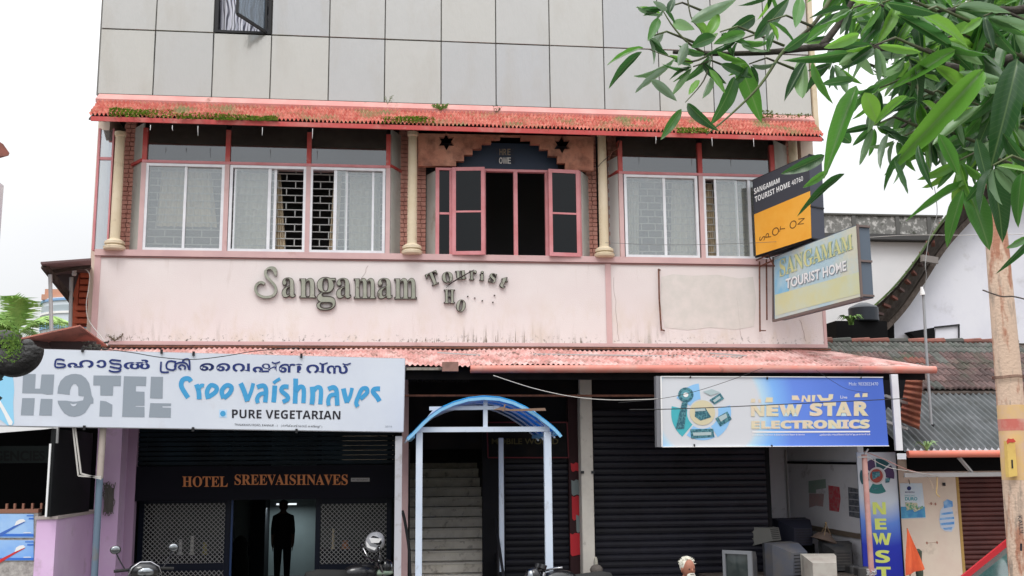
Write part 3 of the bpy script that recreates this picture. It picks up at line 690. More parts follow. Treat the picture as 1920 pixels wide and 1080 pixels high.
curt(655, 712, 655, 714, 'pale curtain behind the frosted right pane of the third window', Y=.31)
curt(1262, 1300, 1255, 1305, 'pale curtain bunched in the right pane of the window right of the third column')
curt(1322, 1338, 1325, 1342, 'patterned tan curtain at the left of the window nearest the lightbox')
curt(1345, 1400, 1345, 1404, 'wide pale curtain behind the window nearest the lightbox')

# ================================================================== RAISED LETTERS ON THE PARAPET
LT = empty('wall_lettering', tuple(at(630, 560, -.02)), label='weathered raised grey green letters spelling Sangamam and a broken Tourist Home on the pink wall', cat='sign')
def letter(ch, quad, bold=.02):
    o = text('letter', serif(ch), quad, pl0, lettedge, LT, .05, bold*.6, .045)
    c = (sum(a for a, b in quad)/4, sum(b for a, b in quad)/4); q2 = [(c[0]+(a-c[0])*(1-2.2/max(8, abs(quad[1][0]-quad[0][0]))), c[1]+(b-c[1])*.95) for a, b in quad]
    text('letter_face', serif(ch), q2, pl0, lettm, o, .054, -.012)
m = M()
for q in ribbon(smoothline([(517, 517), (515, 506), (507, 502), (499, 506), (498, 515), (506, 525), (515, 535), (517, 546), (510, 555), (496, 557), (484, 552), (479, 543), (481, 534), (489, 529), (496, 532)], 5), [3, 4, 5, 6.5, 7.5, 8, 8.5, 8, 7, 6, 5, 4.5, 4, 3.5, 3, 3]+[5]*80):
    m.poly([pl0.p(x, y, .055) for x, y in q], (0, .05, 0))
o = obj('letter', m, lettm, LT); o.data.materials.append(lettedge)
for p in o.data.polygons:
    if abs(p.normal.y) < .5: p.material_index = 1
for ch, q in (('a', (528, 520, 554.6, 558)), ('n', (561, 521, 593, 558.5)), ('g', (593, 519, 629.6, 582)), ('a', (630, 521, 659, 559.6)), ('m', (663, 521, 705.4, 560)), ('a', (707, 521, 736.7, 560.4)), ('m', (739, 521, 782, 560.8))):
    letter(ch, box4(*q))
for ch, q in (('T', (812, 522, 23, 25, 24)), ('o', (839, 519.7, 21, 21, 10)), ('u', (864, 515.7, 20, 17, 4)), ('r', (887, 515.7, 14, 18, 0)), ('i', (904, 517, 9, 18, -4)), ('s', (924, 521, 14, 18, -14)), ('t', (945, 529, 14, 22, -28)),
             ('H', (842.7, 555.6, 21, 26, 0)), ('o', (864.3, 573, 18, 23, -12))):
    letter(ch, rot4(*q), .03)
obj('letter_peg', (lambda m: [m.box(p.x-.01, p.x+.01, -.03, -.001, p.z-.008, p.z+.008) for p in (at(a, b, 0) for a, b in ((877, 556), (890, 559), (904, 564), (924, 567), (927, 554)))] and m)(M()), lettedge, LT)
m = M().tube([at(837, 536, -.09), at(862, 521, -.1), at(889, 506, -.09)], [.006, .013, .006], 5); m.tube([at(837, 539, -.085), at(850, 528, -.09), at(866, 518, -.1)], [.003, .007, .006], 5)
obj('dry_stick', m, mat('dry_black_stick', (.03, .02, .02), .9), None, label='thin dark stick caught across the word Tourist on the pink wall', cat='stick')

# ================================================================== PINK TIN AWNING ABOVE THE SHOPS
YA = -1.2
AW = empty('shop_awning', tuple(at(1000, 690, -.6)), label='long faded pink corrugated tin awning over the ground floor shops', cat='awning')
ztA, zbA = Z(900, 655, -.02), Z(1200, 686, YA)
xAl, xAr = X(150, 670, YA), X(1752, 690, YA); xTr = X(1556, 657, 0); xTl = X(178, 650, 0)
def rip(i): return random.Random(i*13+5).uniform(-1, 1)
def awn(x0t, x1t, x0b, x1b, dz=0., dy=0., seed=0, name='tin_sheet'):
    def fn(u, v):
        xt = x0t+(x1t-x0t)*u; xb = x0b+(x1b-x0b)*u; x = xt+(xb-xt)*v
        y = -.02+(YA+dy+.02)*v + .03*rip(int(xb/.09)+seed)*(v > .9)*(1 if abs(rip(int(xb)+seed)) > .3 else .2)
        return (x, y, ztA+dz+(zbA-ztA)*v+.013*math.cos(xb/.078*6.283)+.012*math.sin(xb*2.1+seed))
    n = int(abs(x1b-x0b)/.078*6); obj(name, M().grid(fn, n, 4), tinpink, AW, smooth='all')
edges = [xAl, xAl+1.9, xAl+3.7, xAl+5.6, xAl+7.3, xAl+9.2, xAl+11.0, xAr]
for i in range(7):
    a, b = edges[i], edges[i+1]+(.05 if i < 6 else 0)
    ta = max(a, xTl); tb = min(b, xTr) if i < 6 else xTr
    awn(ta, tb, a, b, dz=.006*(i % 2), dy=R_.uniform(-.05, .03), seed=i)
obj('awning_batten', M().box(xTl, xTr, -.06, -.03, ztA+.005, ztA+.035), rust, AW)
m = M()
for x0, x1, y in ((1000, 1390, 664), (1330, 1400, 662), (820, 900, 661), (1180, 1300, 671)):
    a, b = at(x0, y, -.5), at(x1, y+5, -.5); a.z += .0; m.bar(a+Vector((0, 0, .0)), b, .03, .02)
obj('loose_pole', m, greyiron, AW)
g0, g1 = at(882, 694, YA-.06), at(1754, 694, YA-.06); zg = (Z(1000, 692, YA-.06)+Z(1500, 694, YA-.06))/2
obj('gutter_pipe', M().tube([(g0.x, YA-.06, zg), ((g0.x+g1.x)/2, YA-.06, zg+.015), (g1.x, YA-.06, zg+.005)], .058, 12), gutterm, AW, smooth=True)
obj('awning_beam', M().box(xAl, xAr-.1, YA+.12, YA+.15, zbA-.2, zbA-.03), darkboard, AW)
obj('awning_fascia', M().box(X(762, 685, YA), X(850, 685, YA), YA-.0, YA+.03, zbA-.07, zbA-.03), mat('rotten_pale_board', (.30, .27, .23), .9, col2=(.1, .08, .06), sc=12), AW)
for px in (830, 858): pass
bx('metal_box', X(829, 687, YA-.06), X(859, 687, YA-.06), YA-.12, YA-.02, Z(840, 697, YA-.06), Z(840, 679, YA-.06), mat('brown_tin_box', (.28, .15, .12), .6, dirt=(.1, .06, .04)), AW, .004)
m = M().tube([at(640, 742, -.9), at(1240, 742, -.9)], .018, 6)
obj('support_pipe', m, rust, AW)
m = M()
for i in range(60):
    px = R_.choice((R_.uniform(240, 760), R_.uniform(500, 620), R_.uniform(900, 1000), R_.uniform(180, 260), R_.uniform(1180, 1290))); p = Vector((X(px, 664, -.25), -.25-R_.uniform(-.2, .5), 0)); 
    p.z = ztA+(zbA-ztA)*min(1, max(0, (-p.y)/1.2))+.025
    a = R_.uniform(0, 6.28); d = Vector((math.cos(a), math.sin(a)*.6, R_.uniform(0, .4)))*R_.uniform(.02, .07); pr = d.cross(Vector((0, 0, 1)))*.3
    m.add([p-pr, p+d, p+pr, p+Vector((0, 0, .02))], [(0, 1, 2, 3)])
obj('dead_leaf_litter', m, mat('dark_leaf_litter', (.06, .045, .03), .9, col2=(.16, .12, .09), sc=14), None, kind='stuff', label='dead leaves and twigs lying on the pink tin awning', cat='leaf litter')
weed('weed', 'dry weed clump at the left foot of the pink wall above the hotel sign', 215, 640, -.03, .12, 22, 1.3, mat('dry_weed', (.14, .12, .07)))

# ================================================================== HOTEL SIGN
hp = Plane(at(0, 730, -1.98), at(758, 740, -1.42))
HS = empty('shop_sign', tuple(hp.p(380, 806)), label='long pale lilac sign with Malayalam heading and the words HOTEL Sree Vaishnaves', cat='shop sign')
q = [(-60, 652), (62, 655), (759, 673), (756, 809.5), (-60, 797)]
fp = [hp.p(x, y, 0) for x, y in q]
obj('sign_panel', M().poly(fp, -hp.n*.11), signwhite, HS)
m = M()
for a, b in ((fp[0], fp[2]), (fp[2], fp[3]), (fp[3], fp[4])): m.bar(a-hp.n*.02, b-hp.n*.02, .022, .022)
obj('edge_trim', m, mat('grey_edge_trim', (.45, .45, .48), .5), HS)
for px, py in ((155, 657), (303, 660), (565, 668), (363, 664), (158, 800), (362, 803), (556, 806)):
    c = hp.p(px, py+(-1 if py < 700 else 2), .012); obj('mounting_bolt', M().bar(c-Vector((0, 0, .03)), c+Vector((0, 0, .03)), .03, .03), black, HS)
def hpoly(name, polys, mt, e=.003, **k): return flat(name, polys, hp, mt, HS, e, **k)
def z5(pts): return [(x/5.647, 680+y/5.647) for x, y in pts]           # picture zoom coordinates
H = [[(245, 120), (378, 120), (370, 275), (425, 275), (440, 125), (575, 125), (560, 335), (500, 338), (440, 325), (235, 322)], [(235, 375), (368, 375), (355, 558), (220, 556)], [(432, 382), (556, 384), (548, 560), (414, 558)],
     [(990, 135), (1283, 138), (1278, 247), (1200, 247), (1195, 348), (1062, 347), (1062, 240), (988, 240)], [(1060, 402), (1120, 408), (1190, 445), (1185, 570), (1052, 568)],
     [(1312, 143), (1550, 148), (1545, 247), (1440, 245), (1438, 305), (1530, 308), (1530, 455), (1435, 455), (1435, 466), (1530, 468), (1530, 577), (1293, 573)],
     [(1598, 148), (1727, 150), (1720, 380), (1588, 376)], [(1590, 428), (1812, 431), (1810, 460), (1720, 460), (1720, 475), (1810, 477), (1808, 582), (1577, 578)]]
O1 = [(608, 325), (615, 260), (640, 195), (690, 145), (750, 122), (800, 118), (860, 128), (910, 165), (945, 220), (962, 290), (970, 345), (990, 385), (988, 432), (960, 436), (935, 480), (900, 530), (850, 560), (790, 572), (730, 565), (680, 535), (640, 480), (615, 430), (610, 402),
      (700, 402), (770, 412), (810, 412), (880, 398), (890, 358), (830, 350), (828, 260), (805, 228), (780, 225), (755, 250), (740, 300), (738, 340)]
for p in H+[O1]: hpoly('grey_letter_block', [z5(p)], signgrey)
hpoly('smile_mark', [z5([(742, 432), (775, 440), (815, 432), (800, 455), (780, 463), (760, 456)])], signwhite, .006)
hpoly('circle_mark', [z5([(-300, 60), (30, 45), (90, 60), (125, 110), (145, 200), (150, 300), (140, 420), (145, 560), (150, 640), (130, 665), (80, 665), (0, 600), (-300, 500)])], paleblue)
hpoly('swoosh_mark', [z5([(-10, 380), (60, 500), (135, 630), (125, 662), (95, 662), (40, 540), (-20, 430)])], white, .006)
# brush-style words
wd_ = []
def zb(pts, k): return ribbon(smoothline([(320+x/4.571, 690+y/4.571) for x, y in pts], 4), k)
B1 = 9.0
for P, k in (([(175, 115), (150, 90), (105, 100), (90, 150), (120, 210), (150, 255)], B1), ([(220, 140), (240, 200), (245, 268)], B1), ([(238, 180), (262, 150), (285, 152)], 7),
             ([(322, 265), (312, 200), (345, 148), (392, 165), (385, 205), (330, 245)], B1*.95), ([(452, 260), (438, 195), (480, 148), (522, 165), (505, 215), (455, 258)], B1*.95),
             ([(600, 130), (630, 200), (658, 285)], B1), ([(658, 280), (690, 200), (708, 130)], 7), ([(740, 165), (790, 150), (815, 175), (815, 240), (810, 295)], B1*.95), ([(810, 215), (765, 225), (740, 265), (748, 300)], 7.5),
             ([(893, 150), (888, 230), (882, 295)], B1), ([(880, 130), (905, 110), (938, 90)], 6), ([(1010, 160), (965, 160), (950, 195), (1000, 240), (1000, 270), (960, 290)], B1*.9),
             ([(1072, 90), (1070, 200), (1066, 305)], B1), ([(1075, 200), (1110, 160), (1140, 180), (1138, 300)], B1*.9), ([(1212, 160), (1218, 230), (1210, 312)], B1), ([(1222, 200), (1255, 165), (1288, 185), (1282, 312)], B1*.9),
             ([(1350, 180), (1395, 165), (1420, 190), (1425, 260), (1428, 322)], B1*.95), ([(1420, 225), (1370, 235), (1350, 280), (1355, 322)], 7.5), ([(1480, 175), (1495, 240), (1512, 298)], B1), ([(1512, 295), (1540, 235), (1555, 170)], 6.5),
             ([(1605, 330), (1590, 300), (1610, 240), (1640, 180), (1680, 175), (1680, 215), (1625, 265)], B1*.85), ([(1795, 178), (1750, 180), (1735, 205), (1770, 250), (1790, 285)], B1)):
    hpoly('blue_letter_stroke', zb(P, k), signblue, .003+(len(wd_) % 3)*.0025); wd_.append(1)
text('black_word', sansb('PURE VEGETARIAN'), [(435, 767.5), (638.5, 770.5), (638, 786.5), (435, 784)], hp, ink, HS, .004, .0)
hpoly('dot_square', [[(411, 768), (425.5, 768.5), (425, 783), (411, 782.5)]], mat('dot_square_pale_blue', (.45, .65, .85)), .003)
hpoly('dot_mark', [circ(418, 775.5, 5.2)], signblue, .006)
text('small_print', 'THALIKKAVU ROAD, KANNUR - 1', [(439.5, 794), (520, 796), (520, 800.5), (439.5, 798.5)], hp, ink, HS, .004)
text('small_print', '( തളിക്കാവ് റോഡ്, കണ്ണൂർ )', [(527, 795), (604, 797), (604, 803), (527, 801)], hp, ink, HS, .004)
def zm(pts, w=3.3, off=80): return ribbon(smoothline([(off+x/5.647, 655+y/5.647) for x, y in pts], 4), w)
def gl(m, ch, x0, y0, x1, y1, off=80, bold=.028): lay(m, ch, box4(off+x0/5.647, 655+y0/5.647, off+x1/5.647, 655+y1/5.647), hp, .004, bold)
_gl = gl
def gl(m, ch, *a, **k): obj('malayalam_letter', (lambda q: (_gl(q, ch, *a, **k), q)[1])(M()), navy, HS)
gl(m, 'ഹ', 262, 112, 540, 196); gl(m, 'ാ', 568, 112, 675, 196); gl(m, 'ൽ', 858, 108, 1135, 210)
gl(m, 'ശ', 1300, 112, 1560, 225) if False else None
for a, b in ((1663, 1815),): gl(m, 'െ', a, 148, b, 226)
o2 = 360
gl(m, 'െ', 258, 145, 405, 232, o2); gl(m, 'െ', 82, 145, 232, 228, o2); gl(m, 'വ', 428, 148, 612, 238, o2); gl(m, 'ഷ', 642, 150, 895, 245, o2); gl(m, 'ണ', 920, 152, 1185, 248, o2); gl(m, 'വ', 1210, 160, 1398, 254, o2); gl(m, 'സ', 1425, 168, 1650, 260, o2)
st_ = []
st_ += zm([(232, 118), (190, 105), (145, 110), (132, 145), (140, 188), (225, 186), (232, 160), (150, 150)])
st_ += zm([(828, 122), (740, 112), (712, 128), (740, 150), (815, 158), (828, 185), (800, 200), (710, 182)])
st_ += zm([(700, 222), (740, 236), (800, 236), (826, 215), (800, 200)])
st_ += zm([(1255, 130), (1250, 225), (1275, 242), (1335, 240)]); st_ += zm([(1415, 132), (1340, 125), (1310, 160), (1320, 205), (1385, 218), (1410, 180), (1400, 135)])
st_ += zm([(1408, 215), (1400, 165), (1450, 140), (1520, 150), (1550, 215)]); st_ += zm([(1470, 212), (1440, 190), (1470, 165), (1510, 185), (1500, 215)]); st_ += zm([(1480, 130), (1500, 108), (1550, 112), (1556, 220)])
for x in (890, 1395, 1640): st_ += zm([(x-45, 135+(x-890)*.02), (x-10, 148+(x-890)*.02), (x+42, 132+(x-890)*.02)], 2.6, o2)
hpoly('malayalam_stroke', st_, navy, .008, kind='stuff')
text('small_print', '2016', box4(722, 798, 735, 801), hp, signgrey, HS, .004)
# plain return sheet below the left end
lp = Plane(at(0, 800, -2.3), at(120, 800, -1.9))
obj('sheet_sign', M().poly([lp.p(-70, 798), lp.p(105, 802), lp.p(82, 805), lp.p(5, 811), lp.p(-70, 818)], (0, .03, 0)), white, None, label='white tapering board tucked under the left end of the long hotel sign', cat='board')

# ================================================================== NEW STAR SIGN
YN = -1.45; np_ = Plane((0, YN, 0), (1, YN, 0))
NS = empty('shop_sign', tuple(np_.p(1450, 838)), label='blue and white sign reading NEW STAR ELECTRONICS under the salmon gutter', cat='shop sign')
q = [(1239, 706), (1655, 707.5), (1666, 836), (1241, 838)]
skyc = np_.p(1329, 762)
bluem = radial('blue_print_gradient', tuple(skyc), 2.6, [(0, (.62, .64, .68)), (.30, (.62, .64, .68)), (.325, (.45, .65, .80)), (.40, (.20, .44, .86)), (.52, (.12, .24, .74)), (1, (.06, .14, .58))])
fp = [np_.p(x, y) for x, y in q]
obj('sign_panel', M().poly(fp, (0, .13, 0)), bluem, NS)
obj('side_rail', M().poly([np_.p(1230, 705, -.01), np_.p(1238.5, 705.5, -.01), np_.p(1240.5, 838.5, -.01), np_.p(1232, 838, -.01)], (0, .12, 0)), mat('grey_side_rail', (.2, .2, .22), .5), NS)
m = M().bar(fp[0]-Vector((0, .01, 0)), fp[1]-Vector((0, .01, 0)), .02, .012).bar(fp[2]-Vector((0, .01, 0)), fp[3]-Vector((0, .01, 0)), .02, .012).bar(fp[0]-Vector((0, .01, 0)), fp[3]-Vector((0, .01, 0)), .02, .02)
obj('edge_trim', m, white, NS)
def zn(pts): return [(1220+x/4.174, 690+y/4.174) for x, y in pts]
def nf(name, polys, mt, e=.003): return flat(name, [zn(p) for p in polys], np_, mt, NS, e)
pb = mat('print_light_blue', (.26, .52, .82), .5); tl_ = mat('print_teal', (.06, .42, .48), .5); dk = mat('print_dark_teal', (.02, .10, .14), .5, col2=(.1, .28, .32), sc=40, lo=.45, hi=.6)
cx_, cy2 = 405, 350
nf('disc_segment', [sector(cx_, cy2, 110, 235, 97, 150, k=.98), sector(cx_, cy2, 125, 225, -58, 15), sector(cx_, cy2, 125, 215, -125, -62), sector(cx_, cy2, 60, 90, 10, 170)], pb)
nf('teal_segment', [sector(cx_, cy2, 120, 245, 168, 230)], tl_)
nf('disc_centre', [circ(cx_, cy2, 100, 98)], mat('print_cream', (.62, .56, .38), .5), .006)
nf('phone_handset', [circ(275, 210, 60, 58), [(245, 270), (290, 265), (262, 475), (195, 478)], [(350, 320), (430, 315), (475, 385), (390, 412), (345, 380)]], dk, .008)
nf('phone_dial', [circ(275, 210, 40, 38)], mat('print_mid_teal', (.10, .30, .36), .5), .0115); nf('phone_hub', [circ(275, 210, 20, 18)], white, .0145)
nf('circuit_board', [[(460, 250), (545, 195), (575, 240), (500, 285)], [(505, 395), (600, 340), (635, 400), (545, 458)], [(310, 480), (490, 475), (498, 540), (318, 552)]], dk, .008)
nf('printed_laptop', [[(408, 185), (480, 165), (545, 190), (470, 215)], [(345, 318), (425, 315), (430, 335), (350, 340)], [(330, 505), (475, 500), (475, 525), (335, 530)], [(530, 385), (590, 355), (600, 385), (550, 420)], [(485, 255), (540, 215), (550, 235), (500, 270)]], mat('print_silver', (.4, .5, .52), .5), .0115)
gold = mat('cream_yellow_print', (.68, .62, .42), .5, col2=(.72, .58, .47), sc=5); shad = mat('sign_letter_outline', (.55, .70, .72), .5)
for e, b, mt, d in ((.003, .05, shad, 1.), (.007, .028, gold, 0.)):
    for s, x0, x1, y0, y1 in (('N', 785, 890, 290, 378), ('E', 905, 1000, 288, 377), ('W', 1005, 1185, 286, 377), ('S', 1245, 1345, 275, 376), ('T', 1352, 1450, 270, 375), ('A', 1450, 1572, 266, 375), ('R', 1590, 1705, 262, 374)):
        text('shop_name', sansb(s), [zn([(x0-d, y0-d)])[0], zn([(x1+d, y0-d)])[0], zn([(x1+d, y1+d)])[0], zn([(x0-d, y1+d)])[0]], np_, mt, NS, e, b)
    text('shop_name', sansb('ELECTRONICS'), [zn([p])[0] for p in ((788-d, 414-d), (1715+d, 403-d), (1715+d, 474+d), (788-d, 476+d))], np_, mt, NS, e, b*1.1)
nf('cut_heading', [[(788, 240), (818, 240), (818, 270), (782, 270)], [(842, 245), (862, 245), (865, 270), (845, 270)], [(905, 230), (955, 230), (955, 268), (895, 268)], [(1105, 215), (1150, 215), (1168, 252), (1105, 250)], [(1185, 215), (1205, 215), (1225, 250), (1230, 212), (1250, 212), (1250, 265), (1222, 265), (1200, 235), (1195, 265), (1180, 265)],
                   [(1262, 212), (1290, 212), (1282, 262), (1262, 262)], [(1298, 210), (1330, 210), (1345, 235), (1390, 235), (1395, 205), (1430, 205), (1425, 240), (1400, 255), (1330, 258)], [(1600, 205), (1630, 195), (1642, 228), (1594, 228)], [(1660, 198), (1697, 196), (1697, 226), (1655, 228)]], gold, .004)
text('small_print', 'Mob: 9032023470', [zn([p])[0] for p in ((1552, 112), (1780, 112), (1780, 137), (1552, 137))], np_, mat('print_pale', (.6, .68, .85)), NS, .004)
text('small_print', 'Live', [zn([p])[0] for p in ((1485, 215), (1538, 217), (1538, 240), (1485, 238))], np_, white, NS, .004)
nf('rule_line', [[(795, 495), (1718, 492), (1718, 503), (795, 507)]], white, .004)
text('small_print', 'Distribution, Television & Entertainment Repair & Service', [zn([p])[0] for p in ((795, 518), (1205, 515), (1205, 530), (795, 533))], np_, white, NS, .004, .01)
text('small_print', 'എല്ലാവിധ ഇലക്ട്രോണിക്സ് ഉപകരണങ്ങൾ', [zn([p])[0] for p in ((1320, 515), (1718, 511), (1718, 528), (1320, 532))], np_, white, NS, .004, .01)
for x, y in ((310, 68), (912, 78), (1645, 74), (342, 606), (948, 612)):
    c = np_.p(*zn([(x, y)])[0], .01); obj('mounting_clip', M().bar(c-Vector((0, 0, .02)), c+Vector((0, 0, .02)), .02, .02), black, NS)
bx('sign_bracket', X(1669, 700, -1.3), X(1682, 700, -1.3), -1.33, -1.27, Z(1680, 845, -1.3), Z(1680, 702, -1.3), alu, None, .005, label='short white hanging post right of the blue NEW STAR sign', cat='post')

# ================================================================== PROJECTING LIGHTBOXES
def lightbox(nm, label, ptl, pbl, ptr, pbr, Y0, Y1, thick, fmat, smat):
    # face runs from the wall (left) out towards the street (right); side shows on the street end
    a, b = at(*ptl, Y0), at(*ptr, Y1); pl = Plane(a, b)
    if pl.n.x > 0: pass
    root = empty(nm, tuple(pl.p(*pbl)), label=label, cat='lightbox')
    P = [pl.p(*ptl), pl.p(*ptr), pl.p(*pbr), pl.p(*pbl)]
    obj('box', M().poly(P, -pl.n*thick), smat, root)
    return root, pl, P
# the box end facing the street has depth to the right (away from the seen face)
SO, sp1, P1 = lightbox('lightbox_sign', 'black and orange lightbox sign reading SPOT ON above the faded sign', (1411, 337), (1417, 480), (1516, 290), (1522, 447), -.25, -1.35, .30, None, black)
gun = mat('charcoal_print', (.045, .047, .06), .5); orange = mat('bright_orange_print', (.80, .36, .035), .5, col2=(.84, .42, .06), sc=2)
def sf(name, polys, mt, e=.003): return flat(name, polys, sp1, mt, SO, e)
sf('charcoal_face', [[(1412, 338), (1515.5, 291), (1519, 358), (1414, 402)]], gun); sf('orange_face', [[(1414, 402), (1519, 358), (1521.5, 446), (1417.5, 479)]], orange)
text('sign_words', sansb('SANGAMAM'), [(1413.5, 354), (1461.5, 333), (1462, 342), (1414, 364.5)], sp1, white, SO, .005)
text('sign_words', sansb('TOURIST HOME ')+'40760', [(1415, 369), (1505, 329), (1506, 338.5), (1416, 379.5)], sp1, white, SO, .005)
def letrot(s, cx, cy, w_, h_, a, sh): 
    q = rot4(0, 0, w_, h_, a); return text('sign_words', s, [(cx+x, cy+y-x*.30) for x, y in q], sp1, mat('brown_print', (.12, .05, .01)), SO, .005, -.004)
for s, cx, cy, w_, h_, a in (('S', 1429, 447, 8, 11, 80), ('P', 1441, 441, 8, 11, 80), ('O', 1454, 434, 13, 15, 0), ('T', 1467, 429, 10, 10, 80), ('O', 1487, 421, 13, 15, 0), ('N', 1502, 415, 11, 12, 80)): letrot(s, cx, cy, w_, h_, a, 0)
m = M()
e0, e1 = sp1.p(1516, 290), sp1.p(1522, 447); off = -sp1.n*.30
for t in (0.0, .62, 1.0): p = e0+(e1-e0)*t; m.bar(p+Vector((0, -.01, 0)), p+off+Vector((0, -.01, 0)), .02, .02)
obj('end_frame', m, iron, SO)
obj('end_sheet', M().poly([e0+Vector((.0, -.006, -.01)), e0+off+Vector((0, -.006, -.01)), e1+off+Vector((0, -.006, .01)), e1+Vector((0, -.006, .01))], (0, .004, 0)), mat('slate_grey_sheet', (.05, .055, .08), .5), SO)
m = M()
for t in (.06, .5, .95):
    a = sp1.p(1417+(1522-1417)*t, 480-(33)*t, -.05); m.bar(a, a-sp1.n*.2-Vector((0, 0, .02)), .03, .03)
m.bar(sp1.p(1417, 482, -.05), sp1.p(1522, 449, -.05), .03, .03)
obj('bottom_frame', m, iron, SO)
SG, sp2, P2 = lightbox('lightbox_sign', 'faded pale blue and yellow lightbox reading SANGAMAM TOURIST HOME', (1450, 482), (1451, 600), (1607, 421), (1615, 558), -.3, -2.35, .22, None, mat('grey_blue_box_side', (.10, .13, .17), .5))
fade = mat('sun_bleached_blue_print', (.50, .62, .66), .5, col2=(.36, .55, .66), sc=1.2, lo=.35, hi=.7, dirt=(.62, .62, .50), dsc=1.4, dlo=.45, dhi=.62)
def sf2(name, polys, mt, e=.003): return flat(name, polys, sp2, mt, SG, e)
sf2('faded_face', [[(1451, 483), (1606, 423), (1614, 556), (1453, 598.5)]], fade)
sf2('bright_strip', [[(1452, 488), (1478, 478), (1480, 560), (1453, 568)]], mat('bleached_sky_blue', (.22, .50, .72), .5, col2=(.4, .6, .72), sc=4), .0045)
sf2('yellow_band', [[(1453, 553), (1610, 510), (1614, 550), (1453.5, 592)]], mat('bleached_yellow', (.62, .62, .36), .5, col2=(.58, .64, .52), sc=2), .006)
yel = mat('bleached_yellow_letter', (.62, .62, .30), .5); ygl = mat('letter_green_outline', (.30, .42, .36), .5)
def sk(px, py): return (px, py)
for e, b, mt in ((.008, .05, ygl), (.011, .0, yel)):
    text('sign_words', serif('SANGAMAM'), [(1461, 487), (1597, 438), (1599, 467), (1462, 520)], sp2, mt, SG, e, b)
text('sign_words', 'TOURIST HOME', [(1474, 524), (1587, 489), (1588, 508), (1474, 543)], sp2, signgrey, SG, .008, .05)
text('sign_words', 'TOURIST HOME', [(1473, 523), (1586, 488), (1587, 507), (1473, 542)], sp2, white, SG, .011, .02)
e0, e1 = sp2.p(1607, 421), sp2.p(1615, 558); off = -sp2.n*.22
m = M()
for t in (0.02, .5, .97): p = e0+(e1-e0)*t; m.bar(p+Vector((0, -.012, 0)), p+off+Vector((0, -.012, 0)), .03, .03)
m.bar(e0+Vector((0, -.012, 0)), e1+Vector((0, -.012, 0)), .03, .03).bar(sp2.p(1450, 601, -.02), sp2.p(1615, 560, -.02), .045, .05).bar(sp2.p(1450, 482, -.02), sp2.p(1450, 601, -.02), .03, .03)
obj('box_frame', m, mat('brown_grey_frame', (.16, .12, .11), .6), SG)
m = M()
a = at(1424, 490, -.1); 
for px, y0, y1 in ((1424, 490, 622), (1437, 486, 600)): m.tube([at(px, y0, -.12), at(px+1, y1, -.12)], .014, 5)
m.tube([at(1424, 620, -.12), at(1436, 620, -.12)], .01, 5).tube([at(1424, 520, -.12), at(1424, 520, .0)], .01, 5).tube([at(1418, 488, -.15), at(1440, 478, -.4), at(1452, 500, -.4)], .014, 5).tube([at(1424, 500, -.12), at(1450, 488, -.35)], .014, 5)
obj('sign_bracket', m, rust, None, label='rusty steel bracket holding the two lightboxes on the pink wall', cat='bracket')
obj('sign_bracket', M().tube([at(1235, 504, -.04), at(1236, 560, -.05), at(1240, 620, -.04)], .014, 5).tube([at(1234, 506, -.05), at(1238, 506, .0)], .012, 4).tube([at(1240, 618, -.05), at(1246, 620, -.02)], .012, 4), rust, None, label='lone rusty bar fixed on the pink wall left of the grey repair patch', cat='bracket')

# ================================================================== GROUND FLOOR
zG = Z(900, 655, .1)-.12
obj('shop_ceiling', M().box(BL, BR, .15, CD-.02, zG-.12, zG), mat('shade_dark_ceiling', (.012, .011, .010), .9, spec=.1), B)  # ceiling colour holds the shade of the shop interior
obj('ground_slab', M().box(BL, BR, .15, CD-.02, -.003, .0), mat('hotel_floor_tile', (.18, .18, .19), .25), B)
darkwall = mat('shade_dark_wall', (.010, .010, .012), .85, spec=.1)  # shade of the ground floor is put into this near-black wall colour
def pier(px0, px1, Y0, Y1, mt, z1=None, name='pier'): return bx(name, X(px0, 950, Y0), X(px1, 950, Y0), Y0, Y1, 0, z1 or zG, mt, B)
# --- hotel entrance
xh0, xh1 = X(250, 950, .5), X(741, 950, .5)
bx('lintel_board', xh0, xh1, .42, .5, Z(500, 937, .42), Z(500, 873, .42), mat('navy_black_board', (.004, .004, .008), .6, spec=.1), B)
nm = Plane((0, .42, 0), (1, .42, 0))
text('lintel_words', serif('HOTEL'), box4(342, 893, 427, 913, 0), nm, orangeprint, B, .005, .004); text('lintel_words', serif('SREEVAISHNAVES'), box4(440, 889.5, 652, 909.5, -0), nm, orangeprint, B, .005, .004)
flat('small_plate', [box4(658, 896, 693, 903)], nm, mat('plate_grey', (.28, .27, .26)), B, .004); text('small_print', 'PVT. RESTAURANT', box4(661, 897.8, 690, 901.2), nm, ink, B, .007)
sh = empty('roller_shutter', (0, .5, Z(500, 870, .5))); sh.parent = B; sh.location = W[sh.name]-W[B.name]
z = Z(500, 872, .5); k = 0
while z < zG-.13:
    bx('slat', xh0, xh1, .50, .53, z+.004, z+.07, shutterteal, sh, .008); z += .075
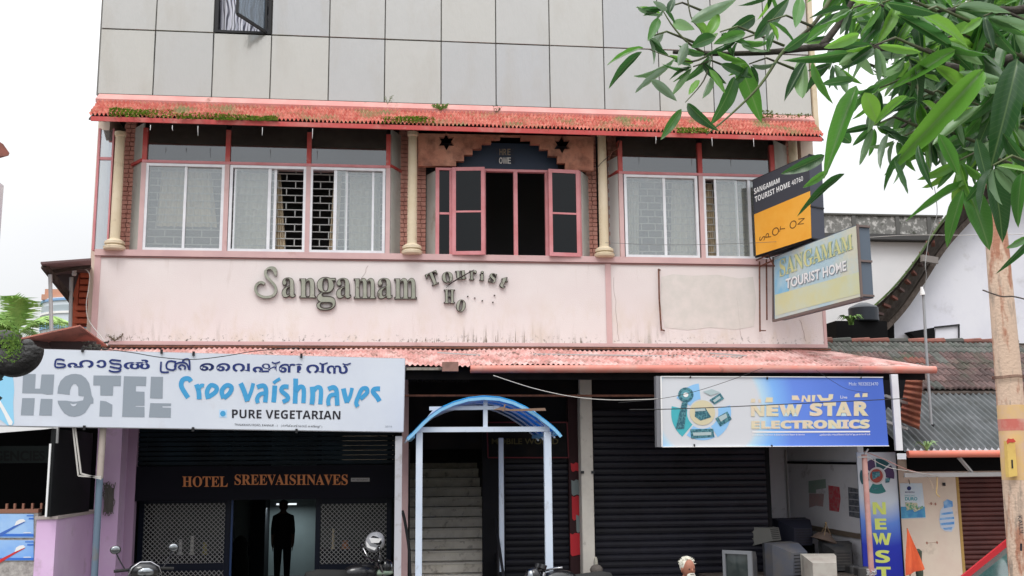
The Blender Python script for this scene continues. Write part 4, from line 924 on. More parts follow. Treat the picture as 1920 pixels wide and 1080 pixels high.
def gate(px0, px1, label=None):
    Y = .95; x0, x1 = X(px0, 1000, Y), X(px1, 1000, Y); zt_, zm0, zm1 = Z(px0, 945, Y), Z(px0, 1068, Y), Z(px0, 1058, Y)
    g_ = empty('grille_gate', (x0, Y, 0)); g_.parent = B; g_.location = W[g_.name]-W[B.name]
    fr = mat('dark_blue_gate_frame', (.004, .007, .018), .4, spec=.2)
    m = M().box(x0-.05, x0+.03, Y-.02, Y+.04, 0, zG-.13).box(x1-.03, x1+.05, Y-.02, Y+.04, 0, zG-.13).box(x0+.031, x1-.031, Y-.019, Y+.039, zm0-.03, zm1).box(x0+.031, x1-.031, Y-.019, Y+.039, zt_, zt_+.08).box(x0+.031, x1-.031, Y-.019, Y+.039, 0.001, .1)
    obj('gate_frame', m, fr, g_)
    m = M(); s = .072; zz0, zz1 = .1, zt_+.25; wdt = x1-x0; hgt = zz1-zz0
    def seg(x, dirn):
        pts = []
        a = (x, zz0); n = hgt
        xa, xb = x, x+dirn*hgt
        za, zb2 = zz0, zz1
        if dirn > 0:
            if xa < x0: za += x0-xa; xa = x0
            if xb > x1: zb2 -= xb-x1; xb = x1
            if xa < xb: return Vector((xa, Y, za)), Vector((xb, Y, zb2))
        else:
            if xa > x1: za += xa-x1; xa = x1
            if xb < x0: zb2 -= x0-xb; xb = x0
            if xa > xb: return Vector((xa, Y, za)), Vector((xb, Y, zb2))
        return None
    i = -int(hgt/s)-2
    while x0+i*s < x1+hgt:
        for d in (1, -1):
            r = seg(x0+i*s, d)
            if r: m.bar(r[0]+Vector((0, .005*d, 0)), r[1]+Vector((0, .005*d, 0)), .0085, .008, (0, 1, 0))
        i += 1
    obj('diamond_mesh', m, mat('zinc_diamond_mesh', (.34, .34, .34), .4, .3), g_, kind='stuff')
gate(265, 425); gate(597, 728)
bx('door_post', X(425, 1000, .95)+.06, X(436, 1000, .95), .93, .99, 0, Z(430, 937, .95), mat('royal_blue_paint', (.01, .04, .13), .4), B)
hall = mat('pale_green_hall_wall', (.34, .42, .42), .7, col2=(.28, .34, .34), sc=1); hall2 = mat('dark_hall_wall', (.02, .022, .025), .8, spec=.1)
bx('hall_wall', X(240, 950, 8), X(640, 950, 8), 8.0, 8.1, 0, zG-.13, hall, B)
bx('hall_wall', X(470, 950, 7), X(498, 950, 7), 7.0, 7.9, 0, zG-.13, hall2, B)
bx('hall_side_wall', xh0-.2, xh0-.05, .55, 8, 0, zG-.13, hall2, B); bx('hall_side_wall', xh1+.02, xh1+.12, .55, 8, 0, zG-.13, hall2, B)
bx('ceiling_lamp', X(520, 945, 7.5), X(557, 945, 7.5), 7.3, 7.36, Z(540, 946.5, 7.4), Z(540, 943.5, 7.4), mat('lit_tube', (.8, .88, .9), .5, emit=1.6), None, label='small lit tube lamp high inside the hotel hall', cat='lamp')
hl = bpy.data.lights.new('hall_lamp_light', 'AREA'); hl.energy = 10; hl.size = .9; hl.size_y = .1; hl.shape = 'RECTANGLE'; hl.color = (.85, .95, 1)
hlo = bpy.data.objects.new('hall_lamp_light', hl); COL.objects.link(hlo); hlo.location = (X(538, 945, 7.5), 7.25, Z(540, 947, 7.4)-.05)
bx('gate_back_screen', xh0-.04, X(432, 1000, 2.3), 2.3, 2.36, 0, 2.45, mat('dark_green_screen', (.05, .06, .055), .8, col2=(.03, .035, .035), sc=3), B); bx('gate_back_screen', X(594, 1000, 2.3), xh1+.015, 2.3, 2.36, 0, 2.45, bpy.data.materials['dark_green_screen'], B)  # added screens, keep the lit hall from showing bright behind the gates
bx('display_counter', X(280, 1000, 1.6), X(420, 1000, 1.6), 1.5, 2.0, 0, .95, hall2, None, .01, label='dark counter behind the left diamond mesh gate', cat='counter')
bx('display_counter', X(600, 1000, 1.6), X(725, 1000, 1.6), 1.5, 2.0, 0, 1.0, hall2, None, .01, label='dark counter behind the right diamond mesh gate', cat='counter')
for i, (px, py, hgt, r, c, lb) in enumerate(((625, 1000, .34, .02, (.6, .5, .3), 'slim brass lamp stand on the counter behind the right mesh gate'), (648, 1010, .14, .05, (.45, .16, .06), 'orange jar on the counter behind the right mesh gate'),
        (340, 1015, .25, .03, (.6, .6, .6), 'pale bottle on the counter behind the left mesh gate'), (362, 1015, .3, .03, (.55, .55, .5), 'tall pale bottle on the counter behind the left mesh gate'), (386, 1015, .2, .035, (.25, .22, .05), 'yellow green jar at the right end of the left counter'))):
    x = X(px, 1000, 1.7); zc = 1.0 if px > 500 else .95
    obj('stand' if i == 0 else 'jar' if i in (1, 4) else 'bottle', M().lathe((x, 1.65, zc), [(r*1.6, 0), (r*1.5, .02), (r, .04), (r, hgt*.7), (r*.5, hgt*.8), (r*1.1, hgt*.85), (r*.6, hgt)], 12), mat('item_%d' % i, c, .4), None, smooth=True, label=lb, cat=('lamp stand' if i == 0 else 'jar' if i in (1, 4) else 'bottle'))
xq = X(452, 1000, 5)
obj('covered_stand', M().lathe((xq, 5, 0), [(.16, 0), (.17, .5), (.13, .75), (.15, .9), (.11, 1.0), (.03, 1.05)], 14), mat('dark_cloth', (.012, .014, .013), .9), None, smooth=True, label='dark cloth covered stand left inside the hotel doorway', cat='stand')
# --- pillars left and right of hotel
pier(190, 222, 0, 1.0, lilac)
bx('pier', X(222, 950, .4), X(252, 950, .42), .401, .56, 0, zG, mat('shaded_lilac', (.38, .26, .38), .85), B)  # darker lilac paints the shaded side of the pillar
pier(753, 765, .0, .6, pinktrim)
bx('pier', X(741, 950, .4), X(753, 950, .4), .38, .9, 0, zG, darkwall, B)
# --- staircase
xs0, xs1 = X(769, 1068, .4), X(925, 1068, .4)
stc = empty('staircase', ((xs0+xs1)/2, 1, 0)); stc.parent = B; stc.location = W[stc.name]-W[B.name]
for k in range(1, 24):
    z = .165*k; y = .4+(k-4)*.27
    o = bx('step', xs0, xs1, y, y+.34, z-.155, z, stonestep, stc)
    bx('nosing', xs0+.001, xs1-.001, y-.025, y-.0005, z-.03, z+.004, mat('nosing_stone', (.56, .53, .47), .5, dirt=(.2, .17, .13), dsc=8) if k == 1 else bpy.data.materials['nosing_stone'], stc)
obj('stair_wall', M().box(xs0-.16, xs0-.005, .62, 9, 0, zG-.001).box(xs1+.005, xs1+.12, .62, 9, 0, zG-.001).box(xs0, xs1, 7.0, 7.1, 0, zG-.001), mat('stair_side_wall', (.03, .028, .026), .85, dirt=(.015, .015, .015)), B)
m = M(); rz = lambda y: .16*((y-.4)/.27+4)
m.add([(xs1+.02, -.35, 0), (xs1+.02, .6, 0), (xs1+.02, .6, rz(.6)+.5), (xs1+.02, -.35, rz(-.35)+.45), (xs1+.12, -.35, 0), (xs1+.12, .6, 0), (xs1+.12, .6, rz(.6)+.5), (xs1+.12, -.35, rz(-.35)+.45)], [(0,1,2,3),(7,6,5,4),(0,3,7,4),(3,2,6,7),(1,5,6,2),(0,4,5,1)])
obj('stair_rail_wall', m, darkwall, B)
m = M().tube([(xs1+.02, -.9, .02), (xs1+.02, -.9, .75), (xs1+.02, .55, 1.75)], .022, 6).tube([(xs1+.02, -.2, .02), (xs1+.02, -.2, 1.22)], .014, 6)
obj('handrail', m, iron, None, label='black iron handrail at the right side of the stairs', cat='handrail')
bx('stair_shade_board', xs0-.16, xs1+.3, .36, .44, Z(840, 842, .4), zG-.001, darkboard, B)  # added board, keeps light off the upper steps
bx('stair_shade_board', xs0-.16, xs1+.12, 2.0, 2.1, Z(840, 868, 2.0), zG-.001, darkboard, B)  # second added board, shades the steps further back
# --- mobile shop front between stairs and pillar
def shutter(px0, px1, Y, ytop, label, mt, pitch=.105, zb=0.):
    x0, x1 = X(px0, 1000, Y), X(px1, 1000, Y); s_ = empty('roller_shutter', ((x0+x1)/2, Y, zb)); s_.parent = B; s_.location = W[s_.name]-W[B.name]
    z = zb; zt_ = Z((px0+px1)/2, ytop, Y)
    key = None
    me = None
    while z < zt_:
        if me is None:
            mm2 = M(); pr = [(0, 0), (-.018, .006), (-.024, .04), (-.02, .078), (-.004, .092), (.004, .105)]
            k_ = pitch/.105; w2 = (x1-x0)/2
            for a in range(len(pr)-1): mm2.add([(-w2, pr[a][0], pr[a][1]*k_), (w2, pr[a][0], pr[a][1]*k_), (w2, pr[a+1][0], pr[a+1][1]*k_), (-w2, pr[a+1][0], pr[a+1][1]*k_)], [(0, 1, 2, 3)])
            mm2.add([(-w2, .006, 0), (w2, .006, 0), (w2, .006, pitch), (-w2, .006, pitch)], [(3, 2, 1, 0)])
            me = bpy.data.meshes.new('slat'); me.from_pydata(mm2.v, [], mm2.f); me.materials.append(mt)
        link('slat', me, ((x0+x1)/2, Y, z), s_); z += pitch
    return s_
shutter(948, 1066, .3, 858, '', shutterm, .1); shutter(1116, 1440, .3, 770, '', shutterm, .105)
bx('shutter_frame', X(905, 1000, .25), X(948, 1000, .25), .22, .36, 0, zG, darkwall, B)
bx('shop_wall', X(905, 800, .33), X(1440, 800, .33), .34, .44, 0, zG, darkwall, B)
MS = empty('shop_sign', tuple(at(988, 857, .1)), label='dark sign with dim yellow MOBILE lettering and a red frame behind the blue canopy', cat='shop sign')
msp = Plane((0, .1, 0), (1, .1, 0))
P = [at(x, y, .1) for x, y in ((913, 792), (1063, 792), (1066, 858), (915, 858))]
obj('board', M().poly(P, (0, .08, 0)), darkboard, MS)
m = M()
for i in range(4): m.bar(P[i]-Vector((0, .01, 0)), P[(i+1) % 4]-Vector((0, .01, 0)), .02, .02)
obj('red_frame', m, mat('dark_red_frame', (.08, .008, .012), .5, spec=.2), MS)
text('lettering', 'MOBILE WORLD', box4(922, 822, 1047, 833), msp, mat('dim_yellow', (.05, .04, .008)), MS, .004, .02)
bx('shop_board', X(765, 720, .0), X(1112, 720, .0), .0, .12, Z(900, 738, 0), Z(900, 703, 0), darkboard, B)
text('lintel_words', 'Mrs. Marakkar Enterprises', box4(770, 710, 880, 719), pl0, mat('faint_grey_print', (.03, .03, .03)), B, .004)
pier(1068, 1092, .18, .5, mat('dark_red_poster_pier', (.03, .008, .010), .8))
pp = Plane((0, .18, 0), (1, .18, 0)); redp = mat('red_poster_print', (.50, .02, .03), .6); grp = mat('torn_grey_poster', (.2, .24, .24), .8)
for i, (x0, y0, x1, y1, mt, lb) in enumerate(((1070, 868, 1086, 884, redp, 'small dark red sticker high beside the off white pillar'), (1071, 900, 1088, 930, grp, 'torn grey poster on the narrow pier beside the off white pillar'), (1072, 930, 1090, 975, redp, 'red torn poster midway on the narrow pier'), (1080, 965, 1092, 1000, grp, 'ragged grey poster under the torn red one'), (1069, 1000, 1092, 1042, redp, 'plain bright red poster low on the narrow pier'))):
    if i in (1, 3): y1 -= 1
    jag = [(x0, y0), (x0+5, y0+2), (x0+9, y0-1), (x1, y0+1), (x1-1, (y0+y1)/2), (x1, y1), (x1-6, y1-2), (x0+4, y1+1), (x0+1, y1-3)]
    obj('poster', M().poly([pp.p(a, b, .003+i*.002) for a, b in jag]), mt, None, label=lb, cat='poster')
# pillar
pf = Plane((0, -.12, 0), (1, -.12, 0))
bx('square_pillar', X(1091, 950, -.12), X(1114, 950, -.12), -.12, .12, 0, zG, pillarm, B, .01)
for px in (1092, 1112): bx('pillar_clamp', X(px-3, 886, -.14), X(px+3, 886, -.14), -.15, -.121, Z(px, 888, -.14), Z(px, 883, -.14), iron, B)
# --- repair bay
Yb = 2.2; xr = X(1622, 950, -.1); xbl = X(1440, 950, .3)
bayw = mat('grimy_white_bay_wall', (.82, .81, .85), .85, col2=(.76, .75, .80), sc=1.5, dirt=(.25, .22, .2), dsc=3, dlo=.62, dhi=.82)
obj('bay_wall', M().box(xbl-1.5, xr+.1, Yb, Yb+.1, 0, 2.9), bayw, B)
xi = X(1481, 950, Yb)
obj('bay_wall', M().poly([(xr, .05, 0), (xi, Yb, 0), (xi, Yb, 2.9), (xr, .05, 2.9)], (.1, 0, 0)), bayw, B)
obj('bay_ceiling', M().box(xbl-1.5, xr+.1, .45, Yb+.1, 2.901, 3.0).box(xbl, xr+.1, .0, .449, 2.72, 3.0), darkwall, B)
obj('bay_wall_ledge', M().bar((xr-.04, .1, 1.17), (xi-.03, Yb-.02, 1.27), .05, .08), mat('brown_timber_ledge', (.17, .13, .10), .7), B)
obj('bay_wall_batten', M().bar((xr-.03, .1, Z(1600, 869, .1)), (xi-.03, Yb-.02, Z(1485, 867, Yb)), .04, .04), darkwall, B)
obj('drain_pipe', M().tube([(xi-.05, Yb-.06, 1.3), (xi-.05, Yb-.06, 2.6)], .02, 6), greyiron, B)
rp_ = Plane((xr, .05, 0), (xi, Yb, 0))
def wp(px, py): return rp_.p(px, py, .005)
for i, (pts, c, lb) in enumerate((
    ([(1516, 902), (1548, 898), (1549, 915), (1530, 918), (1530, 925), (1516, 924)], (.30, .42, .36), 'faded green torn poster on the white bay wall'),
    ([(1517, 925), (1545, 926), (1543, 950), (1530, 948), (1517, 952)], (.52, .34, .34), 'faded pink poster under the green one on the bay wall'),
    ([(1553, 910), (1574, 913), (1576, 935), (1573, 960), (1555, 957)], (.62, .08, .10), 'red calendar hanging on the white bay wall'),
    ([(1590, 913), (1612, 917), (1612, 972), (1592, 968)], (.10, .11, .14), 'dark grey photo sheet on the bay wall next to the banner'))):
    obj('poster' if i != 2 else 'calendar', M().poly([wp(*p) for p in pts]), mat('paper_%d' % i, c, .7, col2=tuple(x*.7+.12 for x in c), sc=14, lo=.45, hi=.55), None, label=lb, cat='poster' if i != 2 else 'calendar')
m = M()
for k, y in enumerate((923, 936, 948, 959)): m.poly([rp_.p(1592, y-1, .008), rp_.p(1612, y+1, .008), rp_.p(1612, y+2.6, .008), rp_.p(1592, y+.6, .008)])
obj('photo_border', m, mat('pale_photo_border', (.5, .5, .55)), None, label='pale dividing strips on the dark photo sheet in the bay', cat='strip')

# ================================================================== BANNER, FRONT POSTS
bn = Plane((0, -.35, 0), (1, -.35, 0))
BNR = empty('vertical_banner', tuple(bn.p(1650, 1080)), label='tall blue banner with yellow letters NEW ST beside the repair bay', cat='banner')
zb_ = .12
q = [bn.p(1606, 848), bn.p(1679, 850)]; q = [Vector((q[0].x, -.35, Z(1640, 848, -.35))), Vector((q[1].x, -.35, Z(1640, 848, -.35)))]
bannerm = radial('banner_gradient', tuple(bn.p(1648, 895)), 2.2, [(0, (.55, .58, .62)), (.20, (.5, .56, .64)), (.34, (.10, .22, .62)), (.5, (.015, .035, .40)), (1, (.015, .025, .36))])
P = [q[0], q[1], Vector((q[1].x, -.35, zb_)), Vector((q[0].x, -.35, zb_))]
obj('banner_sheet', M().poly(P, (0, .03, 0)), bannerm, BNR)
obj('banner_edge', M().bar(P[1]+Vector((.008, 0, 0)), P[2]+Vector((.008, 0, 0)), .012, .04), black, BNR)
def nb(name, polys, mt, e): return flat(name, polys, bn, mt, BNR, e)
def zk(pts): return [(1600+x/4.153, 820+y/4.153) for x, y in pts]
nb('disc_segment', [zk(sector(185, 300, 68, 135, a, a+48)) for a in (100, 350)], mat('print_plum', (.06, .03, .10), .5), .003)
nb('disc_segment', [zk(sector(185, 300, 68, 135, a, a+50)) for a in (160, 45)], mat('print_deep_teal', (.01, .08, .10), .5), .003)
nb('disc_segment', [zk(sector(185, 300, 68, 140, 240, 300))], mat('print_teal_green', (.02, .16, .16), .5), .003)
nb('disc_centre', [zk(circ(180, 300, 60, 64))], mat('print_pale_rim', (.5, .45, .45), .5), .005); nb('disc_core', [zk(circ(180, 300, 50, 54))], mat('print_red_core', (.30, .05, .04), .5), .008)
nb('phone_print', [zk([(145, 268), (205, 265), (210, 300), (150, 330)]), zk([(148, 395), (200, 392), (202, 402), (148, 406)]), zk([(250, 320), (290, 315), (280, 350), (250, 355)])], dk, .011)
by = mat('bright_yellow_letter', (.62, .70, .16), .5)
for s, x0, x1, y0, y1 in (('N', 148, 250, 505, 600), ('E', 165, 255, 632, 718), ('W', 150, 295, 745, 838), ('S', 168, 282, 878, 978), ('T', 178, 290, 1008, 1100)):
    text('banner_letter', sansb(s), [zk([p])[0] for p in ((x0, y0), (x1, y0), (x1+6, y1), (x0+6, y1))], bn, by, BNR, .004, .02)
pm = mat('pink_painted_post', (.52, .30, .27), .6, col2=(.45, .22, .2), sc=5, dirt=(.3, .27, .25), dsc=9)
xpp = X(1627, 960, -1.3)
pst = obj('awning_post', M().tube([(xpp, -1.3, -.02), (xpp, -1.3, Z(1620, 852, -1.3))], .042, 10), pm, None, smooth=True, label='slim pink steel post standing in front of the blue banner', cat='post')
obj('post_bracket', M().bar((xpp-.12, -1.34, Z(1620, 857, -1.3)), (xpp+.06, -1.34, Z(1620, 857, -1.3)), .02, .02).bar((xpp-.02, -1.36, Z(1620, 852, -1.3)), (xpp+.04, -1.36, Z(1620, 842, -1.3)), .03, .02), greyiron, pst)
m = M()
zz = Z(1636, 1072, -1.3)
for i in range(60):
    a = R_.uniform(0, 6.28); b = R_.uniform(0, 6.28); c = Vector((xpp, -1.3, zz)); m.tube([c+Vector((math.cos(a)*.07, math.sin(a)*.06, R_.uniform(-.05, .05))), c+Vector((math.cos(b)*.075, math.sin(b)*.065, R_.uniform(-.05, .05)))], .005, 3)
obj('wire_bundle', m, greyiron, None, label='tangled bundle of grey wire tied round the pink post', cat='wire')

# ================================================================== BLUE STAIR CANOPY
YC = -2.3
CN = empty('stair_canopy', tuple(Vector((X(907, 900, YC), YC/2, 0))), label='blue vaulted canopy on pale blue posts over the stair entrance', cat='canopy')
zbm = Z(905, 806, YC)
xL, xR = X(785.5, 950, YC), X(1028, 950, YC)
for (x, y, w_) in ((xL, YC, .088), (xR, YC, .10), (X(940, 950, -.15), -.15, .075)):
    z1_ = zbm-.03 if y == YC else Z(940, 821, -.15)
    bx('post', x-w_/2, x+w_/2, y-.04, y+.04, -.2 if y < -2 else 0, z1_, bluesteel, CN, .006)
obj('front_beam', M().box(xL-.03, xR+.03, YC-.04, YC+.04, zbm-.028, zbm+.04), bluesteel, CN)
arc = [(764, 820), (775, 810), (790, 794), (806, 779), (826, 765), (850, 754), (878, 746), (907, 743), (936, 745), (962, 752), (986, 763), (1008, 777), (1028, 792), (1042, 804), (1052, 815)]
A_ = [at(x, y, YC-.12) for x, y in arc]
def off(y): return Vector((0, y, 0))
m = M()
n = len(A_)
for i in range(n-1): m.add([A_[i], A_[i+1], A_[i+1]+off(2.3), A_[i]+off(2.3)], [(0, 1, 2, 3)]); m.add([A_[i]+Vector((0, 0, .012)), A_[i+1]+Vector((0, 0, .012)), A_[i+1]+off(2.3)+Vector((0, 0, .012)), A_[i]+off(2.3)+Vector((0, 0, .012))], [(3, 2, 1, 0)])
obj('vault_sheet', m, bluesheet, CN, smooth='all')
for k in range(5):
    y = -.0+k*.55; m = M()
    c = [(p+off(y)+Vector((0, 0, -.028))) for p in A_]
    for i in range(n-1): m.bar(c[i], c[i+1], .022 if k else .04, .03, (0, 1, 0))
    obj('arch_rib', m, skyblue if k == 0 else bluesteel, CN)
for t in (1, 13): obj('side_beam', M().bar(A_[t]+Vector((0, .1, -.05)), A_[t]+off(2.25)+Vector((0, 0, -.05)), .05, .05), skyblue, CN)
m = M()
p = lambda x, y, Y=YC: at(x, y, Y)
m.bar(p(805, 766), p(936, 764.5), .05, .05).bar(p(910, 745), p(910, 803), .06, .04).bar(p(787, 803), p(816, 768), .05, .04).bar(p(1028, 803), p(1000, 772), .04, .04)
obj('truss_bar', m, bluesteel, CN)
m = M().poly([p(957, 767, YC-.2), p(1022, 765, YC-.2), p(1024, 770, YC-.2), p(966, 771, YC-.2), p(925, 768, YC-.2), p(940, 763, YC-.2)], (0, .02, 0)).bar(p(943, 771, YC-.2), p(947, 758, YC-.2), .02, .02)
obj('fallen_board', m, mat('brown_thin_board', (.22, .14, .10), .8), None, label='brown scrap board lying on top of the blue canopy', cat='board')

# ================================================================== SUPPORT POLES ON THE LEFT
def pole(label, px, y0, y1, Y, r, mt, name='post', zb=None):
    x = X(px, (y0+y1)/2, Y); z1_ = Z(px, y0, Y); z0_ = zb if zb is not None else 0
    return obj(name, M().tube([(x, Y, z0_), (x, Y, z1_)], r, 10), mt, None, smooth=True, label=label, cat='post')
x = X(184, 950, -1.7); zmid = Z(185, 897, -1.7)
ps_ = empty('post', (x, -1.7, -.2), label='steel post with cream top and blue grey lower part under the hotel sign', cat='post')
obj('lower_part', M().tube([(x, -1.7, -.2), (x, -1.7, zmid)], .047, 10), mat('blue_grey_post_paint', (.12, .17, .23), .5, dirt=(.2, .15, .1)), ps_, smooth=True)
obj('upper_part', M().tube([(x, -1.7, zmid+.001), (x+.01, -1.7, Z(189, 800, -1.7))], .046, 10), mat('cream_post_paint', (.42, .36, .32), .6, dirt=(.15, .12, .1)), ps_, smooth=True)
x = X(746.5, 950, -1.3)
obj('post', M().box(x-.05, x+.05, -1.35, -1.25, -.2, Z(746, 818, -1.3)), mat('off_white_post', (.50, .50, .54), .6, dirt=(.3, .26, .24), dsc=6), None, label='square off white post under the right end of the hotel sign', cat='post')
obj('hose', M().tube(smoothline([tuple(at(a, b, -.9)) for a, b in ((754, 957), (758, 972), (763, 1000), (767, 1030), (768, 1060), (769, 1085), (771, 1180))], 5), [.02]*31 if False else .022, 6), black, None, smooth=True, label='black rubber hose hanging between the off white post and the stairs', cat='hose')
# hanging black box sign and bracket frame
xb = X(94, 890, -1.95)
def hz(px, py, Y): return Z(px, py, Y)
hb = empty('hanging_sign', (xb, -1, hz(92, 968, -1.95)), label='black hanging box sign seen edge on at the left shop', cat='hanging sign')
zt1, zb1 = hz(100, 832, -1.95), hz(92, 969, -1.95)
obj('box', M().box(xb-.02, xb+.03, -1.95, -.05, zb1, zt1+.2), mat('charcoal_box_face', (.008, .009, .010), .6, spec=.2), hb)
obj('edge', M().box(xb-.028, xb-.005, -1.975, -1.951, zb1, zt1), white, hb)
bx('short_post', X(106, 815, -1.85)-.03, X(106, 815, -1.85)+.03, -1.9, -1.85, hz(106, 831, -1.85), hz(106, 800, -1.85), greyiron, None, label='short grey hanger above the black hanging box sign', cat='post')
m = M()
for a, b in (((137, 802), (147, 892)), ((141, 802), (152, 888)), ((147, 892), (157, 893)), ((152, 888), (190, 898)), ((157, 893), (190, 894))): m.bar(at(*a, -1.8), at(*b, -1.8), .02, .02)
obj('bracket_frame', m, mat('dusty_white_frame', (.5, .48, .45), .6), None, label='bent white bracket frame hanging under the hotel sign', cat='bracket')
m = M()
for i in range(14):
    a = R_.uniform(195, 212); P = [at(a+R_.uniform(-6, 6), 905+k*12+R_.uniform(-3, 3), -.06) for k in range(6)]; m.tube(smoothline([tuple(q) for q in P], 3), .006, 4)
m.box(X(196, 930, -.05), X(212, 930, -.05), -.06, -.002, Z(200, 960, 0), Z(200, 915, 0))
obj('meter_wires', m, mat('dirty_cable', (.12, .11, .1), .7), None, label='tangled cables and meter box on the lilac pillar', cat='cable')

# ================================================================== LEFT SHOP
LS = empty('lilac_shop', (X(80, 1000, 0), 0, 0), label='lilac walled shop with toothbrush posters at the left edge', cat='shop')
xf0, xf1 = X(66, 1020, -1.8), X(103, 1020, -1.8)
zlt = Z(85, 974, -1.8)
obj('counter_pier', M().box(xf0, xf1, -1.8, .5, 0, zlt), lilac, LS)
obj('counter_cap', M().box(xf0-.02, xf1+.02, -1.82, .5, zlt+.001, zlt+.04), mat('dusty_cap_stone', (.42, .36, .34), .85), LS)
obj('counter_wall', M().box(xf0-4, xf0-.001, -1.75, -1.6, 0, Z(40, 962, -1.75)), mat('rough_render_wall', (.45, .42, .40), .9, col2=(.25, .23, .22), sc=12, bump=.5), LS)
m = M()
zc_ = Z(40, 962, -1.75)
obj('rail', M().box(xf0-4, xf0-.001, -1.76, -1.6, zc_+.001, zc_+.05), mat('orange_brown_rail', (.26, .12, .08), .7), LS)
xx = X(10, 950, -1.7)
for px in (12, 27, 43, 60, 77): bx('rail_spike', X(px, 950, -1.7)-.013, X(px, 950, -1.7)+.013, -1.70, -1.66, zc_+.051, zc_+.125, bpy.data.materials['orange_brown_rail'], LS)
obj('shop_shell', M().box(xf0-5, X(182, 900, .6), 1.5, 1.6, 0, zG).box(xf0-5, X(182, 900, .6), -.5, 1.5, zG-.4, zG), dark, LS)
obj('shop_side_wall', M().box(X(176, 950, .52), X(189, 950, .52), .52, 1.4, 0, zG-.41), lilac, LS)
bd = Plane((0, .3, 0), (1, .3, 0))
obj('name_board', M().box(xf0-4, X(135, 850, .3), .3, .36, Z(60, 868, .3), Z(60, 836, .3)), mat('dim_green_board', (.010, .018, .016), .7), LS)
text('board_words', 'AGENCIES', box4(-30, 845, 84, 864), bd, mat('board_dark_letters', (.003, .005, .004)), LS, .006, .03)
cp = Plane((0, -1.76, 0), (1, -1.76, 0)); bb = mat('poster_light_blue', (.35, .55, .85), .4, col2=(.18, .38, .80), sc=1.4, lo=.35, hi=.6); bd2 = mat('poster_blue', (.04, .16, .60), .4)
for k, (y0, y1, bc, lb) in enumerate(((963, 1008, (.05, .14, .5), 'upper blue poster with a blue toothbrush on the counter wall'), (1012, 1051, (.55, .03, .03), 'lower blue poster with a red toothbrush on the counter wall'))):
    t = empty('toothbrush_poster', tuple(cp.p(30, y1)), label=lb, cat='poster')
    obj('sheet', M().poly([cp.p(-70, y0, .003), cp.p(63, y0+1, .003), cp.p(63, y1, .003), cp.p(-70, y1, .003)], (0, .002, 0)), bb, t)
    d = y0-963
    flat('stripe', [box4(50-k*3, 966+d, 63, 968+d), box4(54-k*3, 971+d, 63, 974+d), box4(-20, 1001+d, 63, 1006+d) if k == 0 else box4(-20, 1046, 63, 1050)], cp, bd2, t, .006)
    flat('brush', ribbon([(-40, 1020+d), (0, 1003+d), (20, 992+d), (32, 985+d), (46, 978+d)], [7, 6, 4, 3.5, 2.5]), cp, mat('brush_%d' % k, bc), t, .007)
    flat('bristle', [[(27, 986+d), (30, 978+d), (36, 974+d), (44, 973+d), (48, 977+d), (32, 984+d)]], cp, white, t, .0085)
    flat('small_print_bar', [box4(44, 998+d-k*3, 58, 999.5+d-k*3)], cp, white, t, .0085)

# ================================================================== UPPER LEFT NEIGHBOUR BITS
LH = empty('lean_to_roof', tuple(at(120, 610, .2)), label='brown tin lean to roof with orange louvred wall left of the pink wall', cat='lean-to')
brn = mat('brown_roof_underside', (.22, .15, .15), .8, dirt=(.1, .07, .07))
obj('roof_sheet', M().poly([at(76, 491, -.7), at(171, 484, -.7), at(171, 508, .6), at(97, 514, .6)], (0, .01, -.03)), brn, LH)
obj('rafter', M().bar(at(82, 498, -.5), at(134, 563, .5), .07, .09).bar(at(92, 510, -.2), at(170, 500, -.2), .05, .05), wood, LH)
obj('soffit', M().poly([at(100, 516, .55), at(150, 506, .55), at(134, 560, .55)], (0, .02, 0)), mat('dark_soffit', (.10, .075, .075), .9), LH)
lou = mat('orange_terracotta_louvre', (.62, .15, .075), .7, col2=(.55, .12, .06), sc=6)
obj('wall_back', M().box(X(134, 560, .6), X(171, 560, .6), .6, .7, Z(150, 612, .6), Z(150, 506, .6)), mat('deep_orange_wall', (.30, .06, .035), .8), LH)
for k in range(8):
    y = 512+k*12.3; a = .5; bx('louvre', X(149 if k < 5 else 143, 560, .57), X(170, 560, .57), .53, .6, Z(150, y+9, .57), Z(150, y, .57), lou, LH, .006)
bx('corner_strip', X(135, 560, .55), X(146, 560, .55), .56, .6, Z(150, 612, .55), Z(150, 514, .55), lou, LH)
for px, y0, lb, Y in ((94, 515, 'slim grey post holding the outer corner of the brown lean to roof', -.4), (137, 520, 'grey white pipe beside the orange louvred wall', .3)):
    obj('post', M().tube([at(px-3 if px > 100 else px, y0, Y), at(px+3 if px < 100 else px-6, 640, Y)], .03, 8), greyiron, None, label=lb, cat='post')
obj('insulator', M().lathe(tuple(at(139, 517, .25)), [(.03, 0), (.04, .03), (.03, .06), (.04, .08), (.01, .1)], 8), white, None, label='small white fitting at the top of the grey white pipe', cat='fitting')
TS = empty('tin_sheet', tuple(at(120, 640, -1.2)), label='loose red brown tin sheet tilted above the left end of the hotel sign', cat='tin sheet')
tq = [at(40, 633, -1.9), at(150, 609, -1.9), at(200, 646, -.6), at(205, 650, -.5), at(90, 641, -.6)]
obj('sheet', M().poly([tq[0], tq[1], tq[2], tq[4]], (0, 0, -.02)), mat('red_brown_tin', (.52, .20, .15), .6, col2=(.4, .15, .12), sc=3, dirt=(.15, .1, .08), dsc=5), TS)
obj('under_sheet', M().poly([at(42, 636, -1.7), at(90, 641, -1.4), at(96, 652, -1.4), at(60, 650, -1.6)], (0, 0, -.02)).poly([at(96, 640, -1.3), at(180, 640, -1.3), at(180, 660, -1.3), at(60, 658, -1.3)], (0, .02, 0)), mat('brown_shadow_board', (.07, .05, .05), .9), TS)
m = M()
